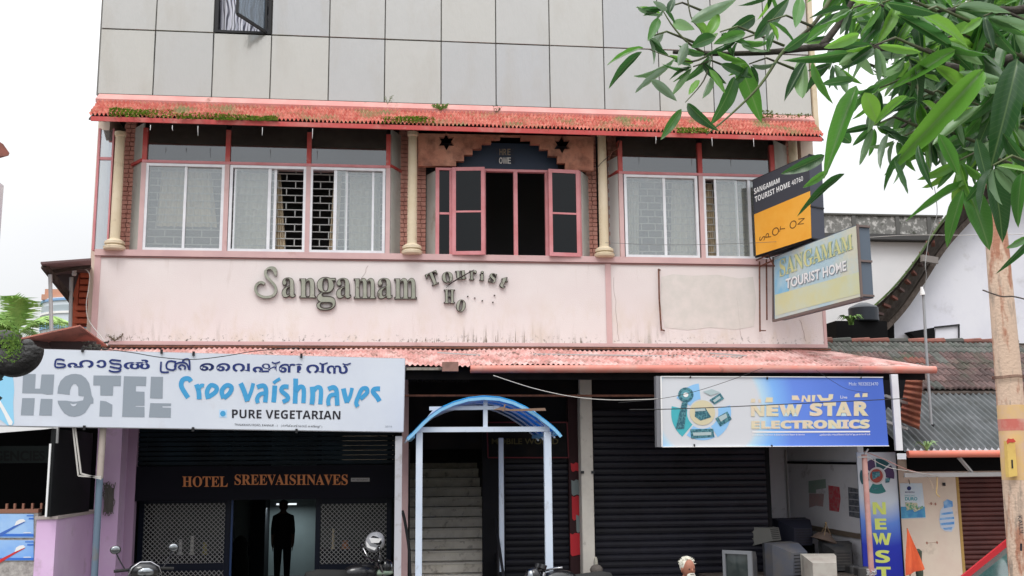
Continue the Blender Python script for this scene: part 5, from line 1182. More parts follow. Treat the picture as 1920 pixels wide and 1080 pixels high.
for i in range(26):
    a = at(R_.uniform(150, 205), R_.uniform(640, 655), -1.4); m.ell(a, R_.uniform(.01, .04), .02, R_.uniform(.01, .03), 6, 4)
obj('debris', m, mat('dark_debris', (.04, .035, .03), .9, col2=(.12, .12, .1), sc=20), None, kind='stuff', label='dark debris lying behind the left top of the hotel sign', cat='debris')

# round far building
fb = at(150, 600, 55.)
FB = empty('round_building', (fb.x, 57, STREET), label='distant round building with pale blue bands and an orange top', cat='building')
rr = abs(at(62, 600, 55).x-fb.x)
def ringb(y0, y1, r, mt, nm): obj(nm, M().lathe((fb.x, 57, 0), [(r, Z(100, y1, 55)), (r, Z(100, y0, 55))], 40), mt, FB, smooth=True)
bw = mat('pale_sky_wall', (.60, .66, .72), .7); bbm = mat('pastel_blue_wall', (.22, .38, .62), .7)
ringb(560, 900, rr, bw, 'wall'); ringb(574, 585, rr*1.005, mat('grey_glass_band', (.36, .42, .46), .3), 'window_band'); ringb(562, 566, rr*1.03, bbm, 'ledge'); ringb(605, 617, rr*1.02, bbm, 'ledge'); ringb(586, 590, rr*1.03, white, 'ledge')
m = M().box(at(78, 550, 55).x, at(140, 550, 55).x, 55, 58, Z(100, 562, 55), Z(100, 552, 55)).box(at(82, 550, 55).x, at(140, 550, 55).x, 55.2, 57, Z(100, 552, 55)+.01, Z(100, 541, 55)); obj('roof_room', m, mat('dull_orange_wall', (.50, .27, .19), .8), FB)
ringb(617, 630, rr*1.0, white, 'lower_wall')

# coconut palm far left
def palm(px, py, Y, L, label, n, seed):
    r = random.Random(seed); c = at(px, py, Y); T = empty('coconut_palm', (c.x, c.y, STREET), label=label, cat='palm tree')
    obj('trunk', M().tube([(c.x+.6, c.y, STREET), (c.x+.2, c.y, c.z*.5), tuple(c)], [.25, .2, .16], 8), wood, T, smooth=True)
    fm = mat('palm_frond_green_%d' % seed, (.20, .36, .09), .6, col2=(.36, .52, .16), sc=3); 
    for i in range(n):
        a = r.uniform(0, 6.28); el = r.uniform(.45, 1.5); d = Vector((math.cos(a)*math.cos(el), math.sin(a)*math.cos(el), math.sin(el)))
        P = []; l = L*r.uniform(.8, 1.1)
        for k in range(9):
            t = k/8; P.append(c+d*l*t+Vector((0, 0, -l*.55*t*t)))
        m = M().tube(P, [.03*(1-k/9.5) for k in range(9)], 4)
        for k in range(44):
            t = .12+.86*k/44; i0 = min(7, int(t*8)); f = t*8-i0; q = P[i0].lerp(P[i0+1], f); tg = (P[i0+1]-P[i0]).normalized(); sd_ = tg.cross(Vector((0, 0, 1))).normalized()
            ll = l*.34*math.sin(math.pi*min(1, t*.85+.12))
            for s in (1, -1):
                e = q+(sd_*s*.75+tg*.55+Vector((0, 0, -.45+r.uniform(-.15, .15))))*ll; wv = tg*.035*L/2.5
                m.add([q-wv, q+wv, e], [(0, 1, 2)])
        obj('frond', m, fm, T)
palm(34, 628, 26, 3.1, 'coconut palm with bright fronds behind the left end of the hotel sign', 11, 4)
palm(-45, 640, 30, 2.6, 'coconut palm cut by the left edge behind the mossy branch', 12, 9)

# near mossy branch at the left edge
MB = empty('roadside_tree', (X(-160, 900, -9), -9, STREET), label='dark wet tree limb with moss poking in at the left edge above the sign', cat='tree')
barkd = mat('black_wet_bark', (.010, .009, .009), .5, col2=(.03, .03, .03), sc=12, bump=.9, bsc=30)
tp = (X(-160, 900, -9), -9)
obj('trunk', M().tube([(tp[0], -9, STREET), (tp[0]+.02, -9, 1.5), tuple(at(-130, 720, -9)), tuple(at(-150, 560, -9))], [.28, .22, .18, .15], 12), barkd, MB, smooth=True)
m = M().tube(smoothline([tuple(at(a, b, -9)) for a, b in ((-135, 735), (-60, 690), (-15, 655), (10, 640), (20, 652))], 5), [.10-.02*min(1, i/20) for i in range(21)], 12)
m.tube(smoothline([tuple(at(a, b, -9.05)) for a, b in ((-20, 668), (5, 676), (25, 681), (45, 675), (57, 661), (61, 646))], 5), [.075+.028*math.sin(i/25*3.1) - (.05 if i > 23 else 0) for i in range(26)], 12)
m.ell(at(52, 650, -9.05), .05, .06, .055, 10, 8)
obj('limb', m, barkd, MB, smooth='all')
m = M()
for i in range(500):
    px, py = R_.gauss(24, 12), R_.gauss(648, 16)
    if py > 680 or px > 42: continue
    c = at(px, py, -9.14+R_.uniform(-.03, .03)); a = R_.uniform(0, 6.28); d = Vector((math.cos(a), -.3, math.sin(a)))*R_.uniform(.012, .03); pr = d.cross(Vector((0, 1, 0)))*.4
    m.add([c-pr*.4, c+d+pr*.2, c+d*.6+pr], [(0, 1, 2)])
obj('moss', m, mat('limb_moss', (.06, .13, .02), .9, col2=(.13, .22, .03), sc=30), MB, kind='stuff')
for i, (a, b, c2, d2) in enumerate(((-20, 700, 8, 690), (-20, 705, 6, 712), (-25, 715, 9, 703), (-20, 750, 5, 746))):
    A0, A1 = at(a, b, -9), at(c2, d2, -9.05); u = (A1-A0); pr = u.cross(Vector((0, 1, 0)))*.22
    m = M(); m.add([A0, A0+u*.4+pr, A0+u*.8+pr*.7, A1, A0+u*.8-pr*.7, A0+u*.4-pr], [(0, 1, 2, 3, 4, 5)]); obj('leaf', m, mat('dark_limb_leaf', (.015, .03, .03), .6) if i == 0 else bpy.data.materials['dark_limb_leaf'], MB)
# red roof corner at the far left edge
rc = empty('roof_corner', tuple(at(0, 300, -2)), label='small dark red roof corner at the left edge of the sky', cat='roof')
obj('roof_slab', M().poly([at(-60, 228, -2), at(6, 270, -2), at(18, 287, -2), at(16, 292, -2), at(-60, 296, -2)], (-.3, .25, 0)), redtile, rc)
obj('support_wall', M().box(at(-60, 300, -1.5).x-1, at(-62, 300, -1.5).x, -1.8, 0, STREET, at(-60, 297, -1.5).z), whitewall, rc)

# ================================================================== RIGHT NEIGHBOUR: cream shop with tile and sheet roof
NR = empty('cream_shop', (X(1800, 1000, 0), 1, 0), label='small cream shop with maroon shutter under an old tiled roof at the right', cat='shop')
xS0, xS1 = xr+.101, X(2080, 950, 0)
xsh0, xsh1 = X(1789, 980, .05), X(1925, 980, .05)
zlin = Z(1800, 889, 0)
obj('front_wall', M().box(xS0-.06, xsh0, -.1, .1, 0, zlin+.25).box(xsh1, xS1, -.1, .1, 0, zlin+.25).box(xsh0+.001, xsh1-.001, -.05, .1, zlin+.0, zlin+.25), creamwall, NR)
obj('dark_eave_gap', M().box(X(1702, 870, -.14), xS1, -.16, -.101, zlin+.05, zlin+.30), dark, NR)  # black sheet painted as the dark opening under the eave
obj('door_reveal', M().box(xsh0+.001, xsh0+.05, -.105, .07, 0, zlin-.03), mat('ochre_jamb', (.42, .26, .08), .7), NR)
s_ = empty('roller_shutter', ((xsh0+xsh1)/2, .05, 0)); s_.parent = NR; s_.location = W[s_.name]-W[NR.name]
zt_ = zlin-.03; m2 = M(); w2 = (xsh1-xsh0-.052)/2; ptc = .0775
for a, b in (((0, 0), (-.03, .006)), ((-.03, .006), (-.036, .03)), ((-.036, .03), (-.030, .056)), ((-.030, .056), (0, ptc))): m2.add([(-w2, a[0], a[1]), (w2, a[0], a[1]), (w2, b[0], b[1]), (-w2, b[0], b[1])], [(0, 1, 2, 3)])
me = bpy.data.meshes.new('slat'); me.from_pydata(m2.v, [], m2.f); me.materials.append(shutterbrown)
z = 0
while z < zt_: link('slat', me, ((xsh0+xsh1)/2+.025, .06, z), s_); z += ptc
m = M().box(X(1694, 890, -.7), X(1892, 890, -.7), -.74, -.70, Z(1790, 894, -.7), Z(1790, 886, -.7))
obj('awning_rail', m, greyiron, NR)
obj('strut', M().bar(at(1798, 858, -.8), at(1822, 886, -.7), .06, .03), greyiron, NR)
# sheets
zc0, zc1 = Z(1790, 843, -.9), Z(1790, 728, .9)
xq0, xq1 = X(1688, 843, -.9), X(2100, 843, -.9)
k = 0; x = xq0
while x < xq1:
    x2 = x+1.02
    def fn(u, v, x=x, x2=x2, k=k):
        xx = x+(x2-x)*u; return (xx, -.95+1.95*v, zc0+(zc1-zc0)*v+.030*math.cos((xx-xq0)/.108*6.283)+(k % 2)*.006+.01*v*math.sin(xx*3))
    obj('roof_sheet', M().grid(fn, 80, 3), asbestos, NR, smooth='all'); x += .99; k += 1
def slopez(y): return zc1+.02+(y-.9)*(zc1-zc0)/1.8
# tiles
nc, nr_ = 24, 8; tw = .205; tl = .245; x0t = BR+.02
tm = M(); prof = [(0, .0), (.12, .028), (.25, .034), (.38, .02), (.5, .0), (.62, .02), (.75, .034), (.88, .024), (1, .0)]
for j, (yy, zz) in enumerate(((0, .018), (tl+.03, 0))):
    for u, hh in prof: tm.v.append(((u-.5)*tw*1.03, yy, hh+zz+yy*(zc1-zc0)/1.8))
for u, hh in prof: tm.v.append(((u-.5)*tw*1.03, .002, hh-.016))
n_ = len(prof)
for i in range(n_-1): tm.f += [(i, i+1, n_+i+1, n_+i), (2*n_+i, 2*n_+i+1, i+1, i)]
mes = []
for mt in (oldtile, greytile, redtile):
    me = bpy.data.meshes.new('roof_tile'); me.from_pydata(tm.v, [], tm.f); me.materials.append(mt); mes.append(me)
for r in range(nr_):
    for c in range(nc):
        me = mes[1] if (r >= 6 or R_.random() < .12) else mes[2] if R_.random() < .04 else mes[0]
        o = link('roof_tile', me, (x0t+.1+c*tw, .82+r*tl*.86, slopez(.82+r*tl*.86)+R_.uniform(-.004, .008)), NR)
        o.rotation_euler.z = R_.uniform(-.02, .02)
        if R_.random() < .04: o.rotation_euler.y = R_.uniform(-.12, .12)
yr = .82+nr_*tl*.86; zr = slopez(yr)
for c in range(13):
    o = obj('ridge_tile', M().tube([(x0t+c*.38, yr, zr+.02), (x0t+c*.38+.39, yr, zr+.03)], [.055, .07], 8), redtile if c % 3 else greytile, NR, smooth=True)
obj('roof_back', M().poly([(x0t, yr, zr), (x0t+5.2, yr, zr), (x0t+5.2, yr+2, zr-1.2), (x0t, yr+2, zr-1.2)], (0, 0, -.03)).poly([(x0t, .8, slopez(.8)-.04), (x0t+5.2, .8, slopez(.8)-.04), (x0t+5.2, yr, zr-.04), (x0t, yr, zr-.04)], (0, 0, -.03)), wood, NR)
yg = -1.0; zg2 = Z(1790, 852, yg)
obj('gutter_pipe', M().tube([(X(1702, 852, yg), yg, zg2+.01), (xq1, yg, zg2)], .055, 12), mat('orange_red_gutter', (.66, .17, .11), .45, col2=(.58, .2, .14), sc=4, dirt=(.25, .12, .08), dsc=6, dlo=.66, dhi=.8), NR, smooth=True)
def fn(u, v): 
    a = at(1704, 712, -.5).lerp(at(1730, 704, -.9), u); b = at(1686, 800, -.5).lerp(at(1722, 806, -.9), u); p = a.lerp(b, v); p.y += .02*math.cos(v*2*math.pi*9); return tuple(p)
def fn2(u, v):
    a = at(1700, 700, -.3).lerp(at(1731, 700, -1.0), u); b = at(1686, 790, -.3).lerp(at(1724, 806, -1.0), u); p = a.lerp(b, v); return tuple(p+Vector((.012*math.cos(v*2*math.pi*9), .02*math.cos(v*2*math.pi*9), 0)))
obj('tin_sheet', M().grid(fn2, 3, 70), orangesheet, None, smooth='all', label='rusty orange corrugated sheet hanging under the end of the pink awning', cat='tin sheet')
m = M()
for y in (742, 790): m.bar(at(1660, y, -1.2), at(1700, y+14, -.6), .04, .04)
obj('bracket_frame', m, greyiron, None, label='pale angled bars behind the right end of the blue sign', cat='bracket')
obj('gable_infill', M().poly([at(1640, 700, .3), at(1700, 700, .3), at(1700, 850, .3), at(1640, 850, .3)], (0, .05, 0)), darkwall, NR)
def leafyplant(name, label, px, py, Y, h, n, mt, wd=.02):
    b = at(px, py, Y); m = M(); r = random.Random(px)
    for i in range(n):
        a = r.uniform(0, 6.28); l = h*r.uniform(.7, 1.1); P = [b+Vector((math.cos(a)*l*.55*t*1.3, math.sin(a)*l*.4*t, l*(1.5*t-1.25*t*t))) for t in (0, .25, .5, .75, 1)]
        for k in range(4):
            sd_ = Vector((-math.sin(a), math.cos(a), 0.3))*wd*(1-k/4.5); s2 = Vector((-math.sin(a), math.cos(a), .3))*wd*(1-(k+1)/4.2)
            m.add([P[k]-sd_, P[k]+sd_, P[k+1]+s2, P[k+1]-s2], [(0, 1, 2, 3)])
    obj(name, m, mt, None, label=label, cat='plant')
leafyplant('spider_plant', 'pale green strappy plant growing out of the orange gutter', 1738, 846, -1.0, .34, 22, mat('pale_strap_leaf', (.30, .45, .18), .7, col2=(.2, .36, .12), sc=8), .014)
m = M()
for pts in (((1694, 886), (1704, 870)),): pass
obj('pink_paper', M().poly([at(1820, 815, -.5), at(1836, 822, -.5), at(1852, 820, -.5), at(1866, 826, -.5), at(1868, 834, -.5), at(1850, 832, -.5), at(1836, 828, -.5)], (0, 0, .01)) , mat('pink_scrap', (.62, .36, .42), .7), None, label='pink plastic scrap lying on the dark corrugated roof', cat='scrap')
# wall items on the cream wall
cw = Plane((0, -.1, 0), (1, -.1, 0))
CP = empty('calendar_poster', tuple(cw.p(1712, 972)), label='white and blue poster hung from a nail on the cream wall', cat='poster')
flat('sheet', [[(1687, 906), (1729, 906), (1736, 971), (1690, 973)]], cw, mat('poster_white_to_blue', (.55, .68, .80), .5, col2=(.7, .76, .8), sc=2), CP, .006)
flat('lower_print', [[(1689, 950), (1734, 950), (1735.5, 970), (1690, 972)]], cw, mat('poster_mid_blue', (.05, .24, .50), .5, col2=(.1, .4, .6), sc=8), CP, .009)
flat('logo_mark', [circ(1704.5, 915.5, 4)], cw, navy, CP, .009); text('poster_words', 'MAHENDRA', box4(1697, 921.5, 1715, 924), cw, navy, CP, .009, .02)
text('poster_words', 'DURO', box4(1697, 932, 1720, 938.5), cw, mat('poster_teal', (.05, .35, .42)), CP, .009, .03); text('poster_words', 'SPECIAL', box4(1696, 928, 1716, 930.6), cw, bpy.data.materials['poster_teal'], CP, .009)
flat('car_print', [[(1697, 942), (1720, 943), (1722, 954), (1700, 957)], [(1712, 957), (1730, 948), (1731, 953), (1715, 960)]], cw, mat('print_mixed', (.6, .55, .4), .5, col2=(.1, .35, .2), sc=30, lo=.45, hi=.55), CP, .012)
obj('nail', M().bar(cw.p(1704, 899, .01), cw.p(1706, 908, .02), .008, .008), black, CP)
RS = empty('round_sticker', tuple(cw.p(1776, 998)), label='torn round blue sticker on the cream wall by the maroon shutter', cat='sticker')
sbm = mat('sticker_blue', (.10, .30, .66), .5, col2=(.3, .5, .75), sc=10)
flat('disc', [[(1763, 958), (1768, 950), (1774, 950), (1784, 948), (1787, 960), (1790, 975), (1790, 988), (1784, 997), (1772, 996), (1764, 990), (1761, 975)]], cw, mat('sticker_pale', (.55, .62, .74), .5), RS, .004)
flat('band', [[(1765, 962), (1787, 959), (1787, 963), (1765, 966)], [(1763, 971), (1789, 969), (1789, 973), (1762, 975)], [(1763, 981), (1789, 978), (1789, 983), (1764, 985)], [(1768, 990), (1786, 988), (1784, 993), (1771, 993)], [(1769, 941), (1776, 936), (1786, 940), (1787, 950), (1770, 953)]], cw, sbm, RS, .007)
m = M()
for x, y in ((1746, 944), (1754, 945), (1738, 1018), (1757, 1017)): m.poly([cw.p(x+a, y+b, .003) for a, b in ((-2, -1), (0, -3), (2, 0), (1, 3), (-1, 2))])
m.bar(cw.p(1741, 944.5, .003), cw.p(1753, 945.5, .003), .005, .003).bar(cw.p(1740, 1018, .003), cw.p(1756, 1017, .003), .005, .003)
obj('wall_mark', m, mat('reddish_wall_stain', (.38, .18, .13)), NR)
bx('cable_stub', X(1769, 908, -.1)-.02, X(1769, 908, -.1)+.02, -.13, -.101, Z(1769, 911, -.1), Z(1769, 905, -.1), iron, NR)
# orange flag
FG = empty('cloth_flag', tuple(at(1705, 1080, -.9)), label='orange triangular cloth flag on a short stick before the cream wall', cat='flag')
a0 = at(1701, 990, -.9)
obj('stick', M().tube([(a0.x, -.88, 0), tuple(a0)], .012, 6), mat('flag_stick', (.3, .2, .13)), FG)
def fn(u, v):
    t = v; px = 1701+u*(1+31*t)-3*t*(1-u); py = 991+v*88+u*v*(-12)
    p_ = at(px, py, -.93); return (p_.x, -.93+.035*math.sin(u*9+v*3)*v, p_.z)
obj('cloth', M().grid(fn, 14, 14), mat('saffron_cloth', (.72, .13, .045), .8, col2=(.62, .10, .04), sc=5), FG, smooth='all')
obj('wheel_cover', M().lathe((X(1722, 1045, -.5), -.5, Z(1722, 1085, -.5)), [(.05, 0), (.06, .1), (.05, .3), (.06, .42), (.02, .46)], 12), mat('dark_green_bottle', (.05, .07, .05), .4), None, smooth=True, label='dark metal cylinder half hidden behind the orange flag', cat='cylinder')

# ================================================================== WHITE GABLE HOUSE AND FAR WALL
GH = empty('white_house', (X(1850, 600, 8), 10, STREET), label='white limewashed house with a steep dark gable roof at the right', cat='house')
Yg = 7.6
rl = smoothline([(1520, 652), (1553, 634), (1607, 602), (1669, 549), (1718, 490), (1767, 418), (1806, 375), (1850, 335)], 4)
il = smoothline([(1560, 680), (1600, 655), (1648, 625), (1690, 583), (1730, 525), (1768, 466), (1822, 406), (1880, 352)], 4)
ro = [at(x, y, Yg-.7) for x, y in rl]; ri = [at(x, y, Yg-.35) for x, y in il]; GX = Vector((3.1, 6, 0))
wallp = [at(x, y, Yg) for x, y in il[4:]]+[at(2100, 352, Yg), at(2100, 900, Yg), at(1560, 900, Yg)]
bm = bmesh.new(); vv = [bm.verts.new(p) for p in wallp]; f_ = bm.faces.new(vv); bmesh.ops.triangulate(bm, faces=[f_]); mm_ = M(); bm.verts.index_update(); mm_.v = [tuple(v.co) for v in bm.verts]; mm_.f = [tuple(v.index for v in f.verts) for f in bm.faces]; bm.free()
obj('gable_wall', mm_, whitewall, GH)
m = M()
for i in range(len(ro)-1):
    a, b = ro[i], ro[i+1]; m.add([a, b, b+GX, a+GX], [(0, 1, 2, 3)])
    a2, b2 = a-Vector((0, 0, .08)), b-Vector((0, 0, .08)); m.add([a2, b2, b2+GX, a2+GX], [(3, 2, 1, 0)]); m.add([a, b, ri[i+1]+Vector((0, .3, 0)), ri[i]+Vector((0, .3, 0))], [(0, 1, 2, 3)])
m.poly([at(1870, 335, Yg-.7), at(2100, 335, Yg-.7), at(2100, 335, Yg+5), at(1870, 335, Yg+5)], (0, 0, -.1))
obj('roof_slope', m, wood, GH)
m = M()
for i in range(len(ri)-1): m.bar(ri[i], ri[i+1], .12, .14, (0, 1, 0))
obj('barge_board', m, wood, GH)
m = M()
for i in range(len(ro)-1): m.bar(ro[i]+Vector((-.02, 0, .02)), ro[i+1]+Vector((-.02, 0, .02)), .04, .05, (0, 1, 0))
obj('mossy_edge', m, mat('mossy_tile_edge', (.05, .08, .03), .9, col2=(.09, .14, .04), sc=6), GH)
nT = 26
for i in range(nT):
    t = i/nT*(len(ro)-1.01); k = int(t); f = t-k; a = ro[k].lerp(ro[k+1], f); b = ri[k].lerp(ri[k+1], f); a2 = a.lerp(b, .10); b2 = a.lerp(b, .62)
    obj('verge_tile', M().bar(a2+Vector((0, .08, 0)), Vector((b2.x, b2.y+.08, a2.z*.75+b2.z*.25)), .20, .06, (0, 0, 1)), redtile if i % 3 else oldtile, GH)
obj('purlin_end', M().bar(at(1728, 484, Yg-.8), at(1757, 489, Yg-.75), .1, .16), mat('weathered_grey_wood', (.22, .2, .19), .9), GH)
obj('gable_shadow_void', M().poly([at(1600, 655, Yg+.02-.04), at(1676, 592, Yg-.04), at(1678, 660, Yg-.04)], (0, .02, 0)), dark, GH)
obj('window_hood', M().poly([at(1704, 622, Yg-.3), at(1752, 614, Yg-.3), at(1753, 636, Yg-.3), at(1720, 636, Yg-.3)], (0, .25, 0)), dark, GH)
obj('hood_panel', M().poly([at(1754, 614, Yg-.3), at(1797, 610, Yg-.3), at(1797, 650, Yg-.3), at(1754, 650, Yg-.3)], (0, .04, 0)), whitewall, GH)
obj('hood_trim', M().bar(at(1752, 614, Yg-.33), at(1799, 609, Yg-.33), .03, .04).bar(at(1798, 609, Yg-.33), at(1798, 650, Yg-.33), .03, .03), iron, GH)
FW = empty('far_building', (X(1650, 500, 14), 14, STREET), label='far white building with a stained concrete parapet behind the lightboxes', cat='building')
Yf = 13.
xa_, xb_ = X(1490, 420, Yf), X(1768, 420, Yf)
obj('wall', M().box(xa_, xb_, Yf+.1, Yf+5, STREET, Z(1650, 452, Yf)), mat('pale_far_wall', (.86, .86, .88), .8, col2=(.80, .81, .83), sc=.6), FW)
obj('ledge', M().box(xa_, xb_, Yf-.2, Yf+5, Z(1650, 451, Yf), Z(1650, 441, Yf)), mat('dark_ledge', (.08, .08, .08), .9), FW)
obj('parapet', M().box(xa_, xb_, Yf, Yf+.3, Z(1650, 441, Yf)+.001, Z(1650, 405, Yf)), concrete, FW)
obj('coping', M().box(xa_, xb_, Yf-.06, Yf+.35, Z(1650, 405, Yf)+.001, Z(1650, 402, Yf)), mat('dark_coping', (.10, .10, .09), .9), FW)
for px in (1600, 1682, 1741): obj('buttress', M().box(X(px, 420, Yf)-.06, X(px, 420, Yf)+.06, Yf-.05, Yf-.001, Z(1650, 440, Yf), Z(1650, 406, Yf)), mat('dark_stain_rib', (.12, .12, .115), .9), FW)
WT = obj('water_tank', M().lathe(tuple(at(1620, 604, 5)), [(.3, 0), (.32, .02), (.32, .3), (.28, .34), (.1, .42)], 20), mat('black_blue_tank', (.015, .02, .03), .4), None, smooth=True, label='black water tank under the faded lightbox', cat='water tank')
obj('tank_stand', M().box(at(1560, 604, 5).x, at(1655, 604, 5).x, 4.8, 5.6, 0, at(1620, 604, 5).z-.001), dark, None, label='dark stand carrying the black water tank', cat='stand')
leafyplant('leafy_plant', 'bright green plant beside the black water tank', 1596, 608, 4.4, .42, 26, plantm, .05)
# antenna pole
AP = empty('antenna_pole', tuple(at(1747, 805, -.2)), label='thin grey pipe pole standing on the corrugated roof', cat='pole')
obj('pipe', M().tube([at(1747, 806, -.2), at(1737, 660, -.2), at(1731, 546, -.2)], .024, 8), mat('galvanised_grey', (.35, .36, .38), .5, .3), AP, smooth=True)
obj('connector', M().tube([at(1730, 553, -.22), at(1728, 538, -.22)], [.045, .02], 8), white, AP)
obj('foot', M().tube([at(1748, 806, -.2)-Vector((0, 0, .06)), at(1747, 796, -.2)], .05, 8), iron, AP)

# ================================================================== UTILITY POLE
YP = -8.0
pc0, pc1 = at(1881, 560, YP), at(1918, 1010, YP)
px_ = (X(1881, 560, YP)+X(1911, 980, YP))/2
UP = empty('utility_pole', (px_, YP, STREET), label='weathered pinkish utility pole with yellow and red bands at the right edge', cat='pole')
barkp = mat('peeling_cream_rust_paint', (.64, .47, .36), .85, col2=(.42, .20, .13), sc=7, lo=.52, hi=.60, stretch=(1, 1, .28), dirt=(.34, .27, .22), dsc=15, dlo=.55, dhi=.7, dstretch=(1, 1, .25), bump=.4)
yelp = mat('faded_yellow_paint', (.68, .45, .20), .8, col2=(.62, .42, .32), sc=5)
def seg_(name, y0, y1, r0, r1, mt, e=0): 
    za, zb = Z(1885, y0, YP), Z(1885, y1, YP); obj(name, M().tube([(px_, YP, zb), (px_, YP, (za+zb)/2), (px_, YP, za)], [r1+e, (r0+r1)/2+e, r0+e], 20), mt, UP, smooth=True)
ztop = Z(1885, 395, YP)
rad = lambda y: (17.5+(y-420)*.0125+4)*9/2000/1.0
seg_('pole_top', 400, 760, rad(400), rad(760), barkp); seg_('yellow_band', 760, 786, rad(760), rad(786), yelp, .001); seg_('red_band', 786, 808, rad(786), rad(808), mat('faded_red_band', (.55, .15, .12), .8, col2=(.6, .35, .28), sc=6), .002); seg_('yellow_band', 808, 900, rad(808), rad(900), yelp, .001)
za = Z(1885, 900, YP); obj('pole_base', M().tube([(px_, YP, STREET-.1), (px_, YP, za)], [rad(1100)+.02, rad(900)], 20), barkp, UP, smooth=True)
upl = Plane((px_, YP-rad(800)-.02, 0), (px_+1, YP-rad(800)-.02, 0))
P = [upl.p(x, y) for x, y in ((1888, 827), (1903, 829), (1908, 892), (1892, 895))]
PB_ = empty('yellow_plate', tuple(P[3]), label='small yellow plate strapped to the utility pole', cat='plate')
obj('plate', M().poly(P, (0, .05, 0)), mat('plate_yellow', (.72, .50, .14), .6, col2=(.62, .4, .12), sc=8), PB_)
text('plate_mark', '1', [(1896, 862), (1899, 862), (1900, 878), (1897, 878)], upl, ink, PB_, .004)
obj('red_drip', M().poly([upl.p(x, y, .004) for x, y in ((1887, 827), (1890, 822), (1896, 823), (1900, 822), (1905, 828), (1899, 830), (1894, 829), (1889, 833))]), mat('red_drip_paint', (.55, .06, .04)), PB_)
text('pole_number', 'KALLIL', rot4(1914, 985, 36, 8, -84), upl, ink, UP, .015, .0); text('pole_number', '1', rot4(1914.5, 1026, 4, 14, 0), upl, ink, UP, .015, .02)
m = M()
for i in range(3): m.tube([(px_+math.cos(t)*.135*1.0, YP+math.sin(t)*.135, Z(1900, 706+i*2, YP)+.004*math.sin(t*3)) for t in [k*.35 for k in range(19)]], .003, 4)
obj('binding_wire', m, rust, UP)

# ================================================================== WIRES
def wire(label, pts, r=.004, mt=None, name='cable'):
    P = [at(*p) for p in pts]; obj(name, M().tube(smoothline([tuple(q) for q in P], 6), r, 5), mt or mat('cable_black', (.02, .02, .02), .6), None, smooth='all', label=label, cat='cable')
cb = mat('cable_black', (.02, .02, .02), .6); cwt = mat('cable_white', (.55, .53, .5), .6); cpk = mat('cable_pink', (.5, .25, .22), .7)
wire('white cable sagging from the awning pipe to the left end of the blue sign', ((925, 704, -1.5), (1000, 728, -1.5), (1075, 744, -1.5), (1150, 750, -1.5), (1237, 748, -1.6)), .0055, cwt)
wire('thin cable rising across the left part of the blue sign', ((1160, 755, -1.7), (1235, 748, -1.7), (1300, 735, -1.7), (1372, 712, -1.7), (1430, 690, -1.7)), .004, cb)
wire('black cable crossing the middle of the blue NEW STAR sign', ((1180, 768, -1.7), (1240, 767.5, -1.7), (1340, 764, -1.7), (1480, 757.5, -1.7), (1600, 752, -1.7), (1700, 747, -1.7)), .007, cb)
wire('short thin cable drooping from the gutter over the telephone number', ((1530, 694, -1.6), (1560, 714, -1.6), (1590, 730, -1.6), (1630, 737, -1.6)), .003, cb)
wire('thin cable sagging over the top of the hotel sign', ((155, 650, -2.3), (240, 660, -2.2), (300, 670, -2.1), (360, 674, -2.05), (420, 668, -2.0), (480, 658, -1.9), (560, 652, -1.7)), .006, cb)
wire('upper pink cord from the pink post to the grey rail', ((1620, 846, -1.3), (1660, 862, -1.2), (1700, 880, -1.0), (1745, 891, -.8)), .006, cpk)
wire('lower white cord from the pink post to the grey rail', ((1622, 854, -1.3), (1665, 876, -1.2), (1710, 884, -1.0), (1760, 893, -.75)), .005, cwt)
wire('white cord hanging in a loop at the grey rail', ((1738, 893, -.76), (1746, 905, -.78), (1750, 918, -.78)), .005, mat('cord_cream', (.55, .42, .3), .7))
wire('yellow cord hanging straight from the grey rail', ((1757, 895, -.76), (1757, 912, -.78), (1756, 925, -.78), (1762, 932, -.78)), .009, mat('cord_yellow', (.6, .42, .18), .7))
wire('cable climbing from the pipe pole past the roof edge', ((1731, 545, -.2), (1737, 520, -.2), (1735, 498, -.2), (1738, 470, 0), (1744, 440, 0), (1757, 400, 0), (1752, 350, 0)), .007, mat('cable_grey', (.2, .2, .2), .6))
wire('thin horizontal cable behind the faded lightbox to the pole', ((1600, 447, .5), (1700, 441, 0), (1800, 441, -2), (1870, 440, -5), (1960, 438, -8)), .004, cwt)
wire('thorny dark twig wire crossing the utility pole', ((1843, 544, -8.2), (1862, 551, -8.3), (1880, 556, -8.35), (1900, 556, -8.3), (1925, 562, -8.1)), .007, wood, name='thorny_twig')
wire('thin cable running along the right lower window sills', ((1135, 455, -.4), (1250, 459, -.5), (1400, 456, -.6), (1560, 447, -.8)), .0035, mat('cable_grey2', (.12, .12, .12), .6))
wire('white cable beside the orange louvred wall', ((150, 500, -.1), (167, 512, -.1), (166, 540, -.1), (162, 570, -.1), (166, 600, -.1), (190, 632, -.3), (202, 648, -.5)), .008, cwt)
wire('cable bundle on the upper third column', ((1141, 300, -.12), (1147, 285, -.15), (1158, 278, -.14), (1160, 270, -.1), (1163, 262, -.1)), .012, rust)
wire('diagonal cable at the top of the third column', ((1118, 316, -.13), (1130, 303, -.14), (1143, 292, -.14)), .006, cb)

